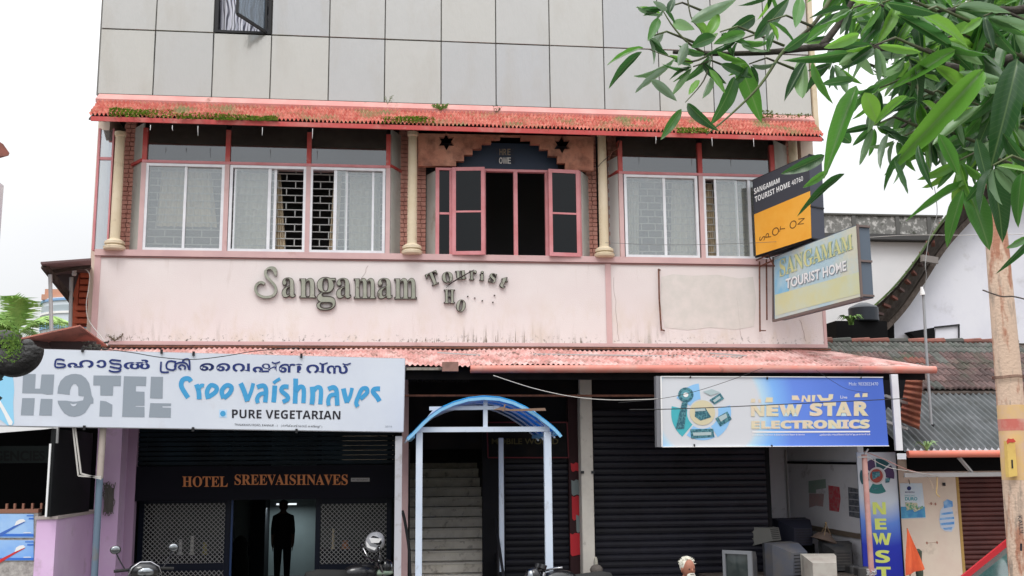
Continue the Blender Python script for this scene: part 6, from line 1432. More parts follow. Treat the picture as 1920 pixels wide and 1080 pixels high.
# ================================================================== CRT SETS IN THE REPAIR BAY
def crt(label, c, w_, h_, d, rz, rx, shell, front, screen=True, taper=.55):
    root = empty('television', (0, 0, 0), label=label, cat='television'); Rm = Matrix.Translation(c) @ Matrix.Rotation(math.radians(rz), 4, 'Z') @ Matrix.Rotation(math.radians(rx), 4, 'X')
    root.location = c; W[root.name] = Vector(c)
    def tr(m): m.v = [tuple(Rm @ Vector(v)) for v in m.v]; return m
    b = h_*.5; t = taper
    m = M(); 
    S0 = [(-w_/2, 0, 0), (w_/2, 0, 0), (w_/2, 0, h_), (-w_/2, 0, h_)]; S1 = [(-w_/2*.98, d*.35, .0), (w_/2*.98, d*.35, .0), (w_/2*.98, d*.35, h_*.97), (-w_/2*.98, d*.35, h_*.97)]
    S2 = [(-w_/2*t, d, h_*.06), (w_/2*t, d, h_*.06), (w_/2*t, d, h_*.74), (-w_/2*t, d, h_*.74)]
    m.add(S0+S1+S2, [(0, 3, 2, 1)]+[(i, (i+1) % 4, 4+(i+1) % 4, 4+i) for i in range(4)]+[(4+i, 4+(i+1) % 4, 8+(i+1) % 4, 8+i) for i in range(4)]+[(8, 9, 10, 11)])
    obj('housing', tr(m), shell, root)
    m = M().box(-w_/2*1.02, w_/2*1.02, -.04, -.001, -.005, .05).box(-w_/2*1.02, w_/2*1.02, -.04, -.001, h_-.045, h_+.005).box(-w_/2*1.02, -w_/2+.04, -.04, -.001, .051, h_-.046).box(w_/2-.06, w_/2*1.02, -.04, -.001, .051, h_-.046)
    obj('bezel', tr(m), front, root)
    m = M().grid(lambda u, v: (-w_/2+.04+u*(w_-.1), -.008-.02*math.sin(math.pi*u)*math.sin(math.pi*v), .051+v*(h_-.097)), 6, 5)
    obj('screen', tr(m), mat('crt_glass', (.03, .04, .04), .12, spec=.6) if 'crt_glass' not in bpy.data.materials else bpy.data.materials['crt_glass'], root, smooth='all')
    m = M()
    for k in range(6): zz = h_*(.15+.1*k); m.box(-w_/2*t*.8, w_/2*t*.8, d-.0, d+.004, zz, zz+.012)
    if shell is not crm: obj('vent', tr(m), black, root)
silver = mat('silver_plastic', (.22, .23, .25), .4, .3); dgrey = mat('dusty_dark_plastic', (.035, .038, .045), .6, col2=(.08, .075, .07), sc=3); bgrey = mat('blue_grey_plastic', (.09, .10, .13), .6, col2=(.13, .12, .115), sc=3); nvy = mat('navy_black_plastic', (.018, .02, .035), .5); crm = mat('cream_plastic', (.42, .40, .36), .6, col2=(.33, .29, .26), sc=3)
zt_ = .62
bench = empty('work_bench', (X(1490, 1080, -.3), -.3, 0), label='low bench carrying the pile of old television sets', cat='bench')
bx0, bx1 = X(1352, 1080, -.9), X(1600, 1080, -.2)
obj('bench_top', M().box(bx0, bx1, -1.1, 1.6, zt_-.05, zt_), wood, bench)
for a in (bx0+.05, bx1-.05):
    for b in (-1.05, 1.5): obj('leg', M().box(a-.03, a+.03, b-.03, b+.03, 0, zt_-.051), wood, bench)
def cp3(px, py, Y): return at(px, py, Y)
def bas(px, Y, z=zt_): q = at(px, 1080, Y); return Vector((q.x, Y, z))
crt('silver framed television with its screen turned left at the front of the pile', bas(1385, -.95), .46, .44, .42, -42, 0, dgrey, silver)
crt('blue grey television with its tapered back turned to the street', bas(1462, -.2), .6, .50, .45, 205, 0, bgrey, dgrey)
crt('navy black television resting on top of the pile against the white wall', bas(1484, .85, 1.02), .62, .42, .42, 190, -4, nvy, nvy)
crt('brownish grey television lying tilted at the back left of the pile', bas(1422, .5, 1.02), .48, .3, .4, 215, 12, mat('brown_grey_plastic', (.14, .14, .13), .7), dgrey)
crt('cream television with its rounded back to the street', bas(1535, -.85), .5, .36, .44, 170, 0, crm, crm, taper=.7)
crt('charcoal television at the right of the pile below the dish', bas(1568, .3, .62), .5, .46, .4, 175, 0, dgrey, dgrey)
bx('speaker_box', X(1590, 1070, -.2), X(1609, 1070, -.2), -.3, 0, .0, Z(1590, 1060, -.2), dgrey, None, .02, label='dark speaker box standing right of the cream television', cat='speaker')
bx('speaker_box', X(1605, 1075, -.6), X(1632, 1075, -.6), -.7, -.5, .0, Z(1615, 1063, -.6), dgrey, None, .02, label='small dark grey box at the foot of the blue banner', cat='box')
bx('support_crate', X(1440, 1000, .9), X(1520, 1000, .9), .75, 1.5, .621, 1.019, dark, None, .01, label='dark crate under the navy television', cat='crate')
bx('support_crate', X(1398, 1000, .9), X(1436, 1000, .9), .45, 1.0, .621, 1.019, dark, None, .01, label='dark crate under the tilted brownish television', cat='crate')
dc = Vector((X(1548, 1030, .35), .35, 1.09)); DI = empty('dish_antenna', tuple(dc), label='small brown dish with a wire tripod on the pile of televisions', cat='dish')
dm = M().tube([dc+Vector((-.02, 0, -.01)), dc+Vector((0, 0, .0)), dc+Vector((0, 0, .06)), dc+Vector((.02, 0, .14))], [.18, .24, .13, .05], 18)
obj('dish', dm, mat('brown_dish', (.15, .11, .09), .5), DI, smooth=True)
m = M()
for a in (0, 2.1, 4.2): m.tube([dc+Vector((math.cos(a)*.12, math.sin(a)*.12, .05)), dc+Vector((.03, 0, .27))], .008, 5)
m.ell(dc+Vector((.03, 0, .28)), .02, .02, .03, 8, 6); obj('tripod', m, mat('brass_wire', (.35, .25, .15), .4, .5), DI)

# ================================================================== MOTORCYCLES AND SCOOTER
blk = mat('glossy_black_paint', (.012, .012, .014), .2, spec=.6); rub = mat('tyre_rubber', (.02, .02, .02), .85); chrome = mat('chrome', (.42, .42, .44), .2, 1.); redr = mat('red_lens', (.5, .02, .02), .25); mirg = mat('mirror_glass', (.30, .32, .34), .15, 1.)
def placer(loc, rz):
    Rm = Matrix.Translation(loc) @ Matrix.Rotation(math.radians(rz), 4, 'Z')
    def tr(m): m.v = [tuple(Rm @ Vector(v)) for v in m.v]; return m
    return tr
def wheel(tr, root, x, r, w_=.05):
    wh = obj('wheel', tr(M().tube([(x+math.cos(a)*r, 0, r+.005+math.sin(a)*r) for a in [k*math.pi/14 for k in range(29)]], w_, 8, cap=False)), rub, root, smooth='all')
    m = M().tube([(x+math.cos(a)*(r-.05), 0, r+.005+math.sin(a)*(r-.05)) for a in [k*math.pi/10 for k in range(21)]], .016, 6, cap=False)
    for k in range(6): a = k*math.pi/3; m.bar((x, 0, r+.005), (x+math.cos(a)*(r-.05), 0, r+.005+math.sin(a)*(r-.05)), .02, .02)
    m.tube([(x, -.06, r+.005), (x, .06, r+.005)], .04, 10)
    obj('rim', tr(m), silver, wh)
def moto(label, loc, rz, mirrors=True):                 # forward = +x
    root = empty('motorcycle', loc, label=label, cat='motorcycle'); tr = placer(loc, rz)
    for x in (-.62, .66): wheel(tr, root, x, .28)
    obj('frame', tr(M().tube([(-.5, 0, .55), (-.1, 0, .45), (.1, 0, .3), (.35, 0, .55), (.45, 0, .85)], .025, 6).tube([(-.62, .09, .29), (-.1, .09, .4)], .02, 6).tube([(-.62, -.09, .29), (-.1, -.09, .4)], .02, 6)), iron, root)
    obj('fork', tr(M().tube([(.66, .09, .29), (.42, .09, .95)], .022, 6).tube([(.66, -.09, .29), (.42, -.09, .95)], .022, 6)), chrome, root)
    obj('engine', tr(M().box(-.12, .22, -.12, .12, .25, .5).tube([(.05, 0, .5), (.12, 0, .66)], [.1, .09], 12)), mat('engine_metal', (.15, .15, .15), .5, .6), root)
    obj('fuel_tank', tr(M().ell((.16, 0, .84), .27, .145, .13, 16, 10)), blk, root, smooth='all')
    obj('seat', tr(M().tube([(-.66, 0, .83), (-.5, 0, .81), (-.2, 0, .78), (-.02, 0, .8)], [.06, .11, .12, .09], 12)), rub, root, smooth='all')
    obj('tail', tr(M().ell((-.6, 0, .72), .2, .1, .08, 12, 8)), blk, root, smooth='all'); obj('tail_lamp', tr(M().ell((-.79, 0, .74), .03, .07, .035, 10, 6)), redr, root, smooth='all')
    obj('headlamp', tr(M().ell((.54, 0, .9), .1, .11, .12, 14, 10)), blk, root, smooth='all'); obj('headlamp_lens', tr(M().ell((.6, 0, .9), .055, .09, .1, 14, 10)), mirg, root, smooth='all')
    obj('handlebar', tr(M().tube([(.3, -.36, 1.03), (.36, -.28, 1.02), (.42, -.12, .98), (.42, .12, .98), (.36, .28, 1.02), (.3, .36, 1.03)], .014, 6)), chrome, root, smooth='all')
    obj('instrument', tr(M().tube([(.44, -.06, 1.0), (.42, -.06, 1.05)], .05, 12).tube([(.44, .06, 1.0), (.42, .06, 1.05)], .05, 12)), blk, root)
    obj('exhaust', tr(M().tube([(.1, .1, .3), (0, .14, .22), (-.3, .16, .28), (-.8, .17, .4)], [.02, .025, .045, .045], 8)), chrome, root, smooth='all')
    obj('fender', tr(M().tube([(.66+math.cos(a)*.34, 0, .29+math.sin(a)*.34) for a in (.3, .8, 1.3, 1.8, 2.3)], [.03, .06, .065, .06, .03], 8)), blk, root, smooth='all')
    if mirrors:
        for s in (-1, 1):
            st_ = obj('mirror', tr(M().ell((.30, s*.38, 1.2), .015, .06, .045, 12, 8)), blk, root, smooth='all'); obj('mirror_glass', tr(M().ell((.292, s*.38, 1.2), .01, .052, .038, 12, 8)), mirg, st_, smooth='all')
            obj('mirror_stalk', tr(M().tube([(.36, s*.27, 1.03), (.33, s*.34, 1.12), (.31, s*.38, 1.18)], .008, 5)), chrome, root)
    return root
def scooter(label, loc, rz):
    root = empty('scooter', loc, label=label, cat='scooter'); _t0 = placer(loc, rz)
    def tr(m): m.v = [(v[0]*1.08, v[1]*1.08, v[2]*1.10) for v in m.v]; return _t0(m)
    for x in (-.58, .58): wheel(tr, root, x, .2, .05)
    obj('floorboard', tr(M().box(-.3, .34, -.16, .16, .28, .34)), dgrey, root)
    m = M().grid(lambda u, v: (.42+.10*math.cos((u-.5)*2.6)-.14*v, (u-.5)*(.44-.10*v), .22+.68*v), 10, 8).grid(lambda u, v: (.39+.10*math.cos((u-.5)*2.6)-.14*v, (u-.5)*(.44-.10*v), .22+.68*v), 10, 8)
    obj('leg_shield', tr(m), blk, root, smooth='all')
    obj('body', tr(M().tube([(-.75, 0, .6), (-.6, 0, .56), (-.3, 0, .52), (-.2, 0, .42)], [.09, .17, .17, .1], 14)), blk, root, smooth='all')
    obj('seat', tr(M().tube([(-.72, 0, .77), (-.5, 0, .76), (-.25, 0, .73), (-.12, 0, .74)], [.06, .12, .12, .07], 12)), rub, root, smooth='all')
    obj('handlebar_cowl', tr(M().ell((.34, 0, .98), .13, .19, .10, 18, 12)), blk, root, smooth='all')
    obj('headlamp', tr(M().ell((.42, 0, .97), .06, .11, .06, 14, 8)), mirg, root, smooth='all')
    obj('chrome_trim', tr(M().tube([(.40, -.19, .93), (.42, -.15, 1.02), (.39, -.06, 1.075), (.39, .06, 1.075), (.42, .15, 1.02), (.40, .19, .93)], .010, 6)), chrome, root, smooth='all')
    for s in (-1, 1): obj('handle_grip', tr(M().tube([(.3, s*.34, .98), (.32, s*.18, .99)], .018, 8)), rub, root)
    obj('front_fender', tr(M().tube([(.58+math.cos(a)*.24, 0, .21+math.sin(a)*.24) for a in (.1, .6, 1.2, 1.8, 2.4)], [.04, .075, .08, .07, .04], 8)), blk, root, smooth='all')
    for s in (-1, 1):
        k = obj('mirror', tr(M().ell((.28, s*.33, 1.22), .02, .065, .05, 14, 8)), blk, root, smooth='all'); obj('mirror_glass', tr(M().ell((.262, s*.33, 1.22) if False else (.297, s*.33, 1.22), .012, .055, .042, 14, 8)), mirg, k, smooth='all')
        obj('mirror_stalk', tr(M().tube([(.31, s*.22, 1.0), (.29, s*.29, 1.12), (.285, s*.32, 1.18)], .008, 5)), iron, root)
    return root
zs = 0
c = at(262, 1050, -.4); scooter('black scooter with chrome edged cowl parked facing out by the lilac pillar', (X(252, 1045, -2.3)+.05, -2.15, 0), -70)
c = at(690, 1050, -.6); moto('black motorcycle parked in front of the right diamond mesh gate', (c.x-.25, -.9, 0), 20)
c = at(1085, 1060, -.8); moto('black motorcycle with round tank parked by the off white pillar', (X(1080, 1050, -2.3)-.1, -2.3, 0), -160, False)
# helmet hung on the motorcycle mirror
hc = at(703, 1016, -.62); HL = empty('helmet', tuple(hc), label='white and black helmet hanging on the handlebar of the motorcycle', cat='helmet')
rt = Matrix.Rotation(math.radians(35), 3, 'Y')
obj('shell', M().ell(hc, .14, .13, .155, 18, 12, rt), mat('helmet_white', (.42, .43, .46), .3), HL, smooth='all')
obj('visor', M().ell(hc+Vector((.015, -.02, .02)), .115, .125, .085, 16, 10, rt), mat('helmet_black', (.01, .012, .018), .15), HL, smooth='all')
hpl = Plane((hc.x, hc.y-.15, 0), (hc.x+1, hc.y-.15, 0))
flat('white_graphic', [[(692, 1008), (716, 1010), (710, 1018), (696, 1018)], [(686, 1014), (694, 1024), (706, 1027), (702, 1032), (688, 1026)]], hpl, white, HL, 0)
gc = at(716, 1074, -.75)
obj('cloth_bundle', M().ell(gc, .17, .1, .045, 16, 8), mat('sage_cloth', (.20, .27, .21), .9, col2=(.3, .36, .28), sc=12, bump=.6), None, smooth='all', label='folded sage green cloth on the seat of the motorcycle', cat='cloth')
# street level helmet-like box near pillar
bc_ = at(1118, 1062, -.6); obj('sack', M().ell(bc_-Vector((0, 0, .05)), .10, .09, .08, 12, 8), mat('brown_grey_sack', (.11, .095, .085), .8, bump=.4), None, smooth='all', label='brown grey bag standing on the motorcycle at the foot of the pillar', cat='bag')
obj('sack', M().ell(at(1117, 1056, -.3), .035, .05, .10, 12, 8), mat('pale_plastic_bag', (.35, .33, .28), .5, bump=.4), None, smooth='all', label='pale plastic bag at the foot of the off white pillar', cat='bag')

# ================================================================== RED CAR
def car(loc, rz):
    root = empty('parked_car', loc, label='red hatchback car with dark windows at the lower right corner', cat='car'); _tr0 = placer(loc, rz)
    def tr(m): m.v = [(v[0]*1.12, v[1]*1.05, v[2]*1.17) for v in m.v]; return _tr0(m)
    red = mat('red_car_paint', (.50, .02, .03), .25, spec=.6); cg = mat('dark_car_glass', (.03, .07, .07), .06, spec=.8, col2=(.05, .11, .1), sc=2)
    # side profile (x forward = -), lower body
    low = [(-1.85, .35), (-1.88, .62), (-1.75, .78), (-1.0, .92), (1.7, .98), (1.86, .8), (1.88, .4), (1.8, .25), (-1.75, .22)]
    m = M(); n = len(low)
    secs = [(-.80, .93), (-.76, 1.0), (.76, 1.0), (.80, .93)]
    for y, s in secs: m.v += [(x*(1 if abs(y) < .78 else .985), y, .22+(z-.22)*s) for x, z in low]
    for a in range(3):
        for i in range(n): j = (i+1) % n; m.f.append((a*n+i, a*n+j, (a+1)*n+j, (a+1)*n+i))
    m.f += [tuple(reversed(range(n))), tuple(range(3*n, 4*n))]
    obj('body', tr(m), red, root, smooth=True)
    def cab(xb0, xt0, xt1, xb1, zt, wb, wt): 
        return [(xb0, -wb, .93), (xb1, -wb, .96), (xb1, wb, .96), (xb0, wb, .93), (xt0, -wt, zt), (xt1, -wt, zt), (xt1, wt, zt), (xt0, wt, zt)]
    m = M().add(cab(-1.05, -.35, 1.2, 1.72, 1.44, .73, .58), [(0, 1, 5, 4), (1, 2, 6, 5), (2, 3, 7, 6), (3, 0, 4, 7)]); obj('window_glass', tr(m), cg, root)
    m = M().grid(lambda u, v: (-.42+1.68*u, -.60+1.2*v, 1.445+.05*math.sin(math.pi*u)*math.sin(math.pi*v)), 10, 8); obj('roof', tr(m), red, root, smooth='all')
    m = M()
    for s in (-1, 1):
        m.bar((-1.1, s*.74, .92), (-.38, s*.60, 1.45), .06, .06).bar((1.72, s*.74, .96), (1.22, s*.6, 1.45), .12, .06).bar((.35, s*.74, .95), (.38, s*.6, 1.44), .06, .05).bar((-.40, s*.60, 1.455), (1.24, s*.60, 1.455), .05, .05)
    m.bar((-.38, -.6, 1.455), (-.38, .6, 1.455), .05, .04)
    obj('pillar_frame', tr(m), red, root)
    for x in (-1.2, 1.15):
        for s in (-.74, .74):
            wh = obj('wheel', tr(M().tube([(x, s-.09, .31), (x, s-.07, .31), (x, s+.07, .31), (x, s+.09, .31)], [.28, .31, .31, .28], 24)), rub, root, smooth=True); obj('rim', tr(M().tube([(x, s-.1, .31), (x, s+.1, .31)], .18, 16)), silver, wh)
    for s in (-.6, .6): obj('headlight', tr(M().ell((-1.78, s, .68), .08, .16, .08, 12, 8)), mirg, root, smooth='all')
    for s in (-.84, .84): obj('door_mirror', tr(M().ell((-.75, s, 1.0), .05, .09, .06, 10, 8)), red, root, smooth='all')
car((X(1843, 1080, -4.9)+1.70, -4.9+.85, STREET-.01), 0)

# ================================================================== PEOPLE
def skinmesh(nodes, edges, sub=2):
    me = bpy.data.meshes.new('b'); me.from_pydata([n[0] for n in nodes], edges, []); o = bpy.data.objects.new('b', me); COL.objects.link(o)
    s = o.modifiers.new('s', 'SKIN'); s.use_smooth_shade = True; sb_ = o.modifiers.new('d', 'SUBSURF'); sb_.levels = sub
    for i, n in enumerate(nodes):
        d = me.skin_vertices[0].data[i]; d.radius = n[1] if isinstance(n[1], tuple) else (n[1], n[1])
    me.skin_vertices[0].data[0].use_root = True
    bpy.context.view_layer.update(); r = bpy.data.meshes.new_from_object(o.evaluated_get(bpy.context.evaluated_depsgraph_get())); bpy.data.objects.remove(o); return r
def person(label, loc, H, rz, skin, shirt, trousers, hair, beard=None):
    root = empty('person', loc, label=label, cat='person'); k = H/1.7; Rz = Matrix.Rotation(math.radians(rz), 4, 'Z')
    def P(x, y, z): return Rz @ (Vector((x, y, z))*k)
    # faces -y ; one continuous body
    N = [(P(0, 0, .92), .155*k), (P(0, .01, 1.08), (.165*k, .12*k)), (P(0, .01, 1.28), (.175*k, .125*k)), (P(0, .02, 1.41), (.12*k, .09*k)), (P(0, .01, 1.49), .055*k), (P(0, -.01, 1.56), .07*k)]
    E_ = [(0, 1), (1, 2), (2, 3), (3, 4), (4, 5)]
    def ch(start, pts):
        i = start
        for p_, r in pts: N.append((P(*p_), r*k)); E_.append((i, len(N)-1)); i = len(N)-1
        return i
    for s in (-1, 1):
        ch(0, [((s*.09, 0, .84), .105), ((s*.095, -.01, .48), .078), ((s*.10, .01, .12), .058), ((s*.115, .0, .05), .042), ((s*.13, -.14, .035), .034)])
        h_ = ch(3, [((s*.165, .02, 1.385), .066), ((s*.195, .02, 1.12), .055), ((s*.20, -.03, .92), .036), ((s*.20, -.05, .85), .032)])
        for q, (dx, dy, l) in enumerate(((.0, -.03, .075), (.0, -.01, .085), (.0, .01, .08), (.0, .028, .065))): ch(h_, [((s*.20+dx, -.05+dy, .80), .0095), ((s*.195+dx, -.055+dy, .80-l*.5), .009), ((s*.187+dx, -.055+dy, .80-l), .0075)])
        ch(h_, [((s*.187, -.09, .83), .011), ((s*.18, -.11, .79), .009)])
    me = skinmesh(N, E_); me.materials.append(shirt); me.materials.append(trousers); me.materials.append(skin)
    for p_ in me.polygons:
        z = p_.center.z/k; x = abs((Rz.inverted() @ p_.center).x)/k
        p_.material_index = 2 if z > 1.455 or (x > .17 and z < 1.06) or z < .07 else 1 if z < .93 else 0; p_.use_smooth = True
    b = bpy.data.objects.new('body', me); COL.objects.link(b); b.parent = root; W[b.name] = Vector(loc)
    L0 = Vector(loc)
    def q(x, y, z): return L0+P(x, y, z)
    Rh = Rz.to_3x3()
    m = M().ell(q(0, -.015, 1.60), .073*k, .092*k, .115*k, 20, 16, Rh); m.ell(q(0, -.108, 1.585), .014*k, .022*k, .026*k, 8, 6, Rh).ell(q(.076, .0, 1.59), .012*k, .02*k, .032*k, 8, 6, Rh).ell(q(-.076, .0, 1.59), .012*k, .02*k, .032*k, 8, 6, Rh).ell(q(0, -.075, 1.52), .038*k, .032*k, .03*k, 10, 8, Rh)
    obj('head', m, skin, root, smooth='all')
    m = M()
    for s in (-1, 1): m.ell(q(s*.03, -.098, 1.605), .012*k, .008*k, .007*k, 8, 6, Rh)
    m.ell(q(0, -.105, 1.54), .024*k, .008*k, .005*k, 8, 6, Rh); obj('eyes_and_mouth', m, mat('dark_eye_'+hair.name, (.03, .015, .012), .4), root)
    m = M().ell(q(0, .022, 1.635), .086*k, .092*k, .098*k, 18, 12, Rh)
    r = random.Random(3)
    for i in range(160):
        th, ph = r.uniform(0, 1.5), r.uniform(0, 6.28); d = Rh @ Vector((math.sin(th)*math.cos(ph), math.sin(th)*math.sin(ph), math.cos(th)))
        if (Rh.inverted() @ d).y < -.6 and (Rh.inverted() @ d).z < .5: continue
        a = q(0, .02, 1.64)+d*.082*k; m.tube([a, a+d*.022*k+Vector((r.uniform(-.01, .01), r.uniform(-.01, .01), 0))], [.008*k, .002*k], 4)
    obj('hair', m, hair, root, smooth='all')
    if beard:
        m = M().ell(q(0, -.078, 1.515), .055*k, .042*k, .055*k, 12, 10, Rh).ell(q(0, -.11, 1.553), .032*k, .012*k, .009*k, 8, 6, Rh); obj('beard', m, beard, root, smooth='all')
    m = M().tube([q(0, .015, 1.46), q(0, .01, 1.475)], .062*k, 14); obj('collar', m, shirt, root, smooth='all')
whair = mat('white_hair', (.62, .60, .52), .9); dsk = mat('brown_skin', (.30, .12, .075), .6); 
hp_ = at(1289, 1050, -4.9)
person('white haired bearded man walking on the street before the dark shutter', (hp_.x, -4.9, STREET), hp_.z-STREET, 12, dsk, mat('dark_shirt', (.03, .03, .045), .8), mat('dark_trousers', (.03, .03, .03), .8), whair, mat('white_beard', (.55, .54, .48), .9))
hp2 = at(532, 941, 5.4)
person('dark silhouetted man standing inside the hotel doorway', (hp2.x, 5.4, 0), hp2.z, 5, mat('shadowed_skin', (.09, .045, .03), .7), mat('black_shirt', (.008, .008, .010), .9), mat('black_trousers', (.008, .008, .009), .9), mat('black_hair', (.008, .008, .008), .9))

# ================================================================== MANGO TREE
tx = X(2240, 700, -12.6); MT = empty('mango_tree', (tx, -12.6, STREET), label='mango tree with long drooping green leaves hanging in at the upper right', cat='tree')
bark = mat('mango_bark', (.035, .03, .024), .9, col2=(.07, .06, .05), sc=10, bump=.6); twig = mat('green_brown_twig', (.10, .13, .05), .7, col2=(.06, .05, .04), sc=6)
fork = Vector((tx, -12.6, 2.6))
obj('trunk', M().tube([(tx+.05, -12.6, STREET), (tx, -12.6, 1.2), tuple(fork), tuple(fork+Vector((.1, .1, 1.6))), tuple(fork+Vector((-.1, .2, 3.0)))], [.24, .2, .18, .12, .06], 14), bark, MT, smooth=True)
def br(pts, r, name='branch'):
    P = [at(*p) if len(p) == 3 and not isinstance(p, Vector) else p for p in pts]; P2 = smoothline([tuple(q) for q in P], 5); n_ = len(P2)
    r *= .72
    obj(name, M().tube(P2, [r*(1-.75*i/n_) for i in range(n_)], 7), bark if r > .02 else twig, MT, smooth='all'); return P
F0 = fork
br([F0, at(2080, 250, -12.5), at(1960, 110, -12.3), at(1800, 130, -12.2), at(1650, 90, -12.0), at(1540, 88, -11.8), at(1440, 98, -11.6), at(1340, 101, -11.5), at(1262, 98, -11.5)], .05)
br([F0, at(2060, 300, -12.4), at(1950, 200, -12.1), at(1870, 170, -12.1), at(1760, 190, -12.1), at(1690, 240, -12.1)], .035)
br([F0, at(2050, 380, -12.5), at(1950, 300, -12.3), at(1880, 290, -12.3), at(1820, 330, -12.3)], .025)
br([F0+Vector((.05, .05, .9)), at(2000, 40, -12.6), at(1900, 20, -12.6), at(1780, 20, -12.5), at(1700, 10, -12.4)], .045)
br([at(1590, -60, -11.8), at(1530, 40, -11.8), at(1470, 95, -11.7), at(1425, 160, -11.7), at(1370, 215, -11.7), at(1325, 252, -11.7)], .018)
br([at(1540, 88, -11.8), at(1590, 20, -11.8), at(1640, -80, -11.9), at(1800, -120, -12.2)], .03)
br([at(1285, -40, -11.6), at(1295, 30, -11.6), at(1315, 60, -11.6), at(1322, 100, -11.5)], .007, 'twig'); br([at(1322, 100, -11.5), at(1290, 80, -11.6), at(1262, 50, -11.6), at(1240, 15, -11.6)], .012, 'twig')
br([at(1335, 100, -11.5), at(1300, 115, -11.6), at(1262, 108, -11.6), at(1215, 92, -11.7)], .010, 'twig'); br([at(1335, 100, -11.5), at(1320, 150, -11.6), at(1285, 192, -11.6)], .009, 'twig')
# one leaf shape in four bends; every large leaf its own object
LM = bpy.data.materials.new('mango_leaf'); LM.use_nodes = True; n, l = LM.node_tree.nodes, LM.node_tree.links; bs = n['Principled BSDF']; bs.inputs['Roughness'].default_value = .32; bs.inputs['Specular IOR Level'].default_value = .5
at_ = n.new('ShaderNodeAttribute'); at_.attribute_name = 'leafuv'; sp_x = n.new('ShaderNodeSeparateXYZ'); l.new(at_.outputs['Vector'], sp_x.inputs[0])
oi = n.new('ShaderNodeObjectInfo'); at2 = n.new('ShaderNodeAttribute'); at2.attribute_name = 'tone'
ad = n.new('ShaderNodeMath'); ad.operation = 'ADD'; l.new(oi.outputs['Random'], ad.inputs[0]); l.new(at2.outputs['Fac'], ad.inputs[1]); fr = n.new('ShaderNodeMath'); fr.operation = 'FRACT'; l.new(ad.outputs[0], fr.inputs[0])
rp2 = n.new('ShaderNodeValToRGB'); l.new(fr.outputs[0], rp2.inputs[0]); e = rp2.color_ramp.elements; e[0].color = (.013, .050, .016, 1); e[1].color = (.15, .34, .045, 1); k_ = e.new(.4); k_.color = (.030, .110, .026, 1); k_ = e.new(.7); k_.color = (.065, .215, .032, 1)
gg = n.new('ShaderNodeNewGeometry'); mxb = n.new('ShaderNodeMix'); mxb.data_type = 'RGBA'; l.new(gg.outputs['Backfacing'], mxb.inputs[0]); l.new(rp2.outputs[0], mxb.inputs[6])
pal = n.new('ShaderNodeMix'); pal.data_type = 'RGBA'; pal.inputs[0].default_value = .55; l.new(rp2.outputs[0], pal.inputs[6]); pal.inputs[7].default_value = (.20, .28, .19, 1); l.new(pal.outputs[2], mxb.inputs[7])
ab = n.new('ShaderNodeMath'); ab.operation = 'ABSOLUTE'; l.new(sp_x.outputs[0], ab.inputs[0]); ms = n.new('ShaderNodeMapRange'); ms.inputs[1].default_value = .0; ms.inputs[2].default_value = .045; ms.inputs[3].default_value = .55; ms.inputs[4].default_value = 0; l.new(ab.outputs[0], ms.inputs[0])
vy = n.new('ShaderNodeMath'); vy.operation = 'MULTIPLY_ADD'; vy.inputs[1].default_value = -.32; l.new(ab.outputs[0], vy.inputs[0]); l.new(sp_x.outputs[1], vy.inputs[2])
vw = n.new('ShaderNodeMath'); vw.operation = 'MULTIPLY'; vw.inputs[1].default_value = 115; l.new(vy.outputs[0], vw.inputs[0]); sn = n.new('ShaderNodeMath'); sn.operation = 'SINE'; l.new(vw.outputs[0], sn.inputs[0])
vr = n.new('ShaderNodeMapRange'); vr.inputs[1].default_value = .75; vr.inputs[2].default_value = 1; vr.inputs[3].default_value = 0; vr.inputs[4].default_value = .12; l.new(sn.outputs[0], vr.inputs[0]); mxx = n.new('ShaderNodeMath'); mxx.operation = 'MAXIMUM'; l.new(ms.outputs[0], mxx.inputs[0]); l.new(vr.outputs[0], mxx.inputs[1])
mv = n.new('ShaderNodeMix'); mv.data_type = 'RGBA'; l.new(mxx.outputs[0], mv.inputs[0]); l.new(mxb.outputs[2], mv.inputs[6]); mv.inputs[7].default_value = (.17, .27, .10, 1); l.new(mv.outputs[2], bs.inputs['Base Color'])
tl2 = n.new('ShaderNodeBsdfTranslucent'); hs = n.new('ShaderNodeHueSaturation'); hs.inputs['Value'].default_value = 2.2; hs.inputs['Hue'].default_value = .485; l.new(mv.outputs[2], hs.inputs['Color']); l.new(hs.outputs[0], tl2.inputs[0])
msx = n.new('ShaderNodeMixShader'); msx.inputs[0].default_value = .35; l.new(bs.outputs[0], msx.inputs[1]); l.new(tl2.outputs[0], msx.inputs[2]); l.new(msx.outputs[0], n['Material Output'].inputs[0])
def leafgeo(bend, twist, fold, rows=11):
    V, Fc, UV = [], [], []
    for i in range(rows+1):
        t = i/rows; wd = .5*(max(0, math.sin(math.pi*min(1, t**.85*.985+.015)))**.75)*(1 if t > .08 else .35); wv = .05*math.sin(t*19+bend*9); cv = .035*math.sin(t*3.1+bend*20)
        z = -bend*1.6*t*t; tw = twist*t
        for sx_ in (-1, -.5, 0, .5, 1):
            x = sx_*wd; zz = abs(sx_)*wd*fold*.22 + wv*sx_*.25
            V.append((x*math.cos(tw)+cv, t, z+zz*1.0+x*math.sin(tw)*.2)); UV.append((x, t, 0))
    for i in range(rows):
        for j in range(4): a = i*5+j; Fc.append((a, a+1, a+6, a+5))
    return V, Fc, UV
LG = [leafgeo(b, t, f) for b, t, f in ((.02, .1, .8), (.10, -.25, 1.1), (.18, .3, .9), (.28, -.1, 1.3), (-.08, .2, .7))]
LMe = []
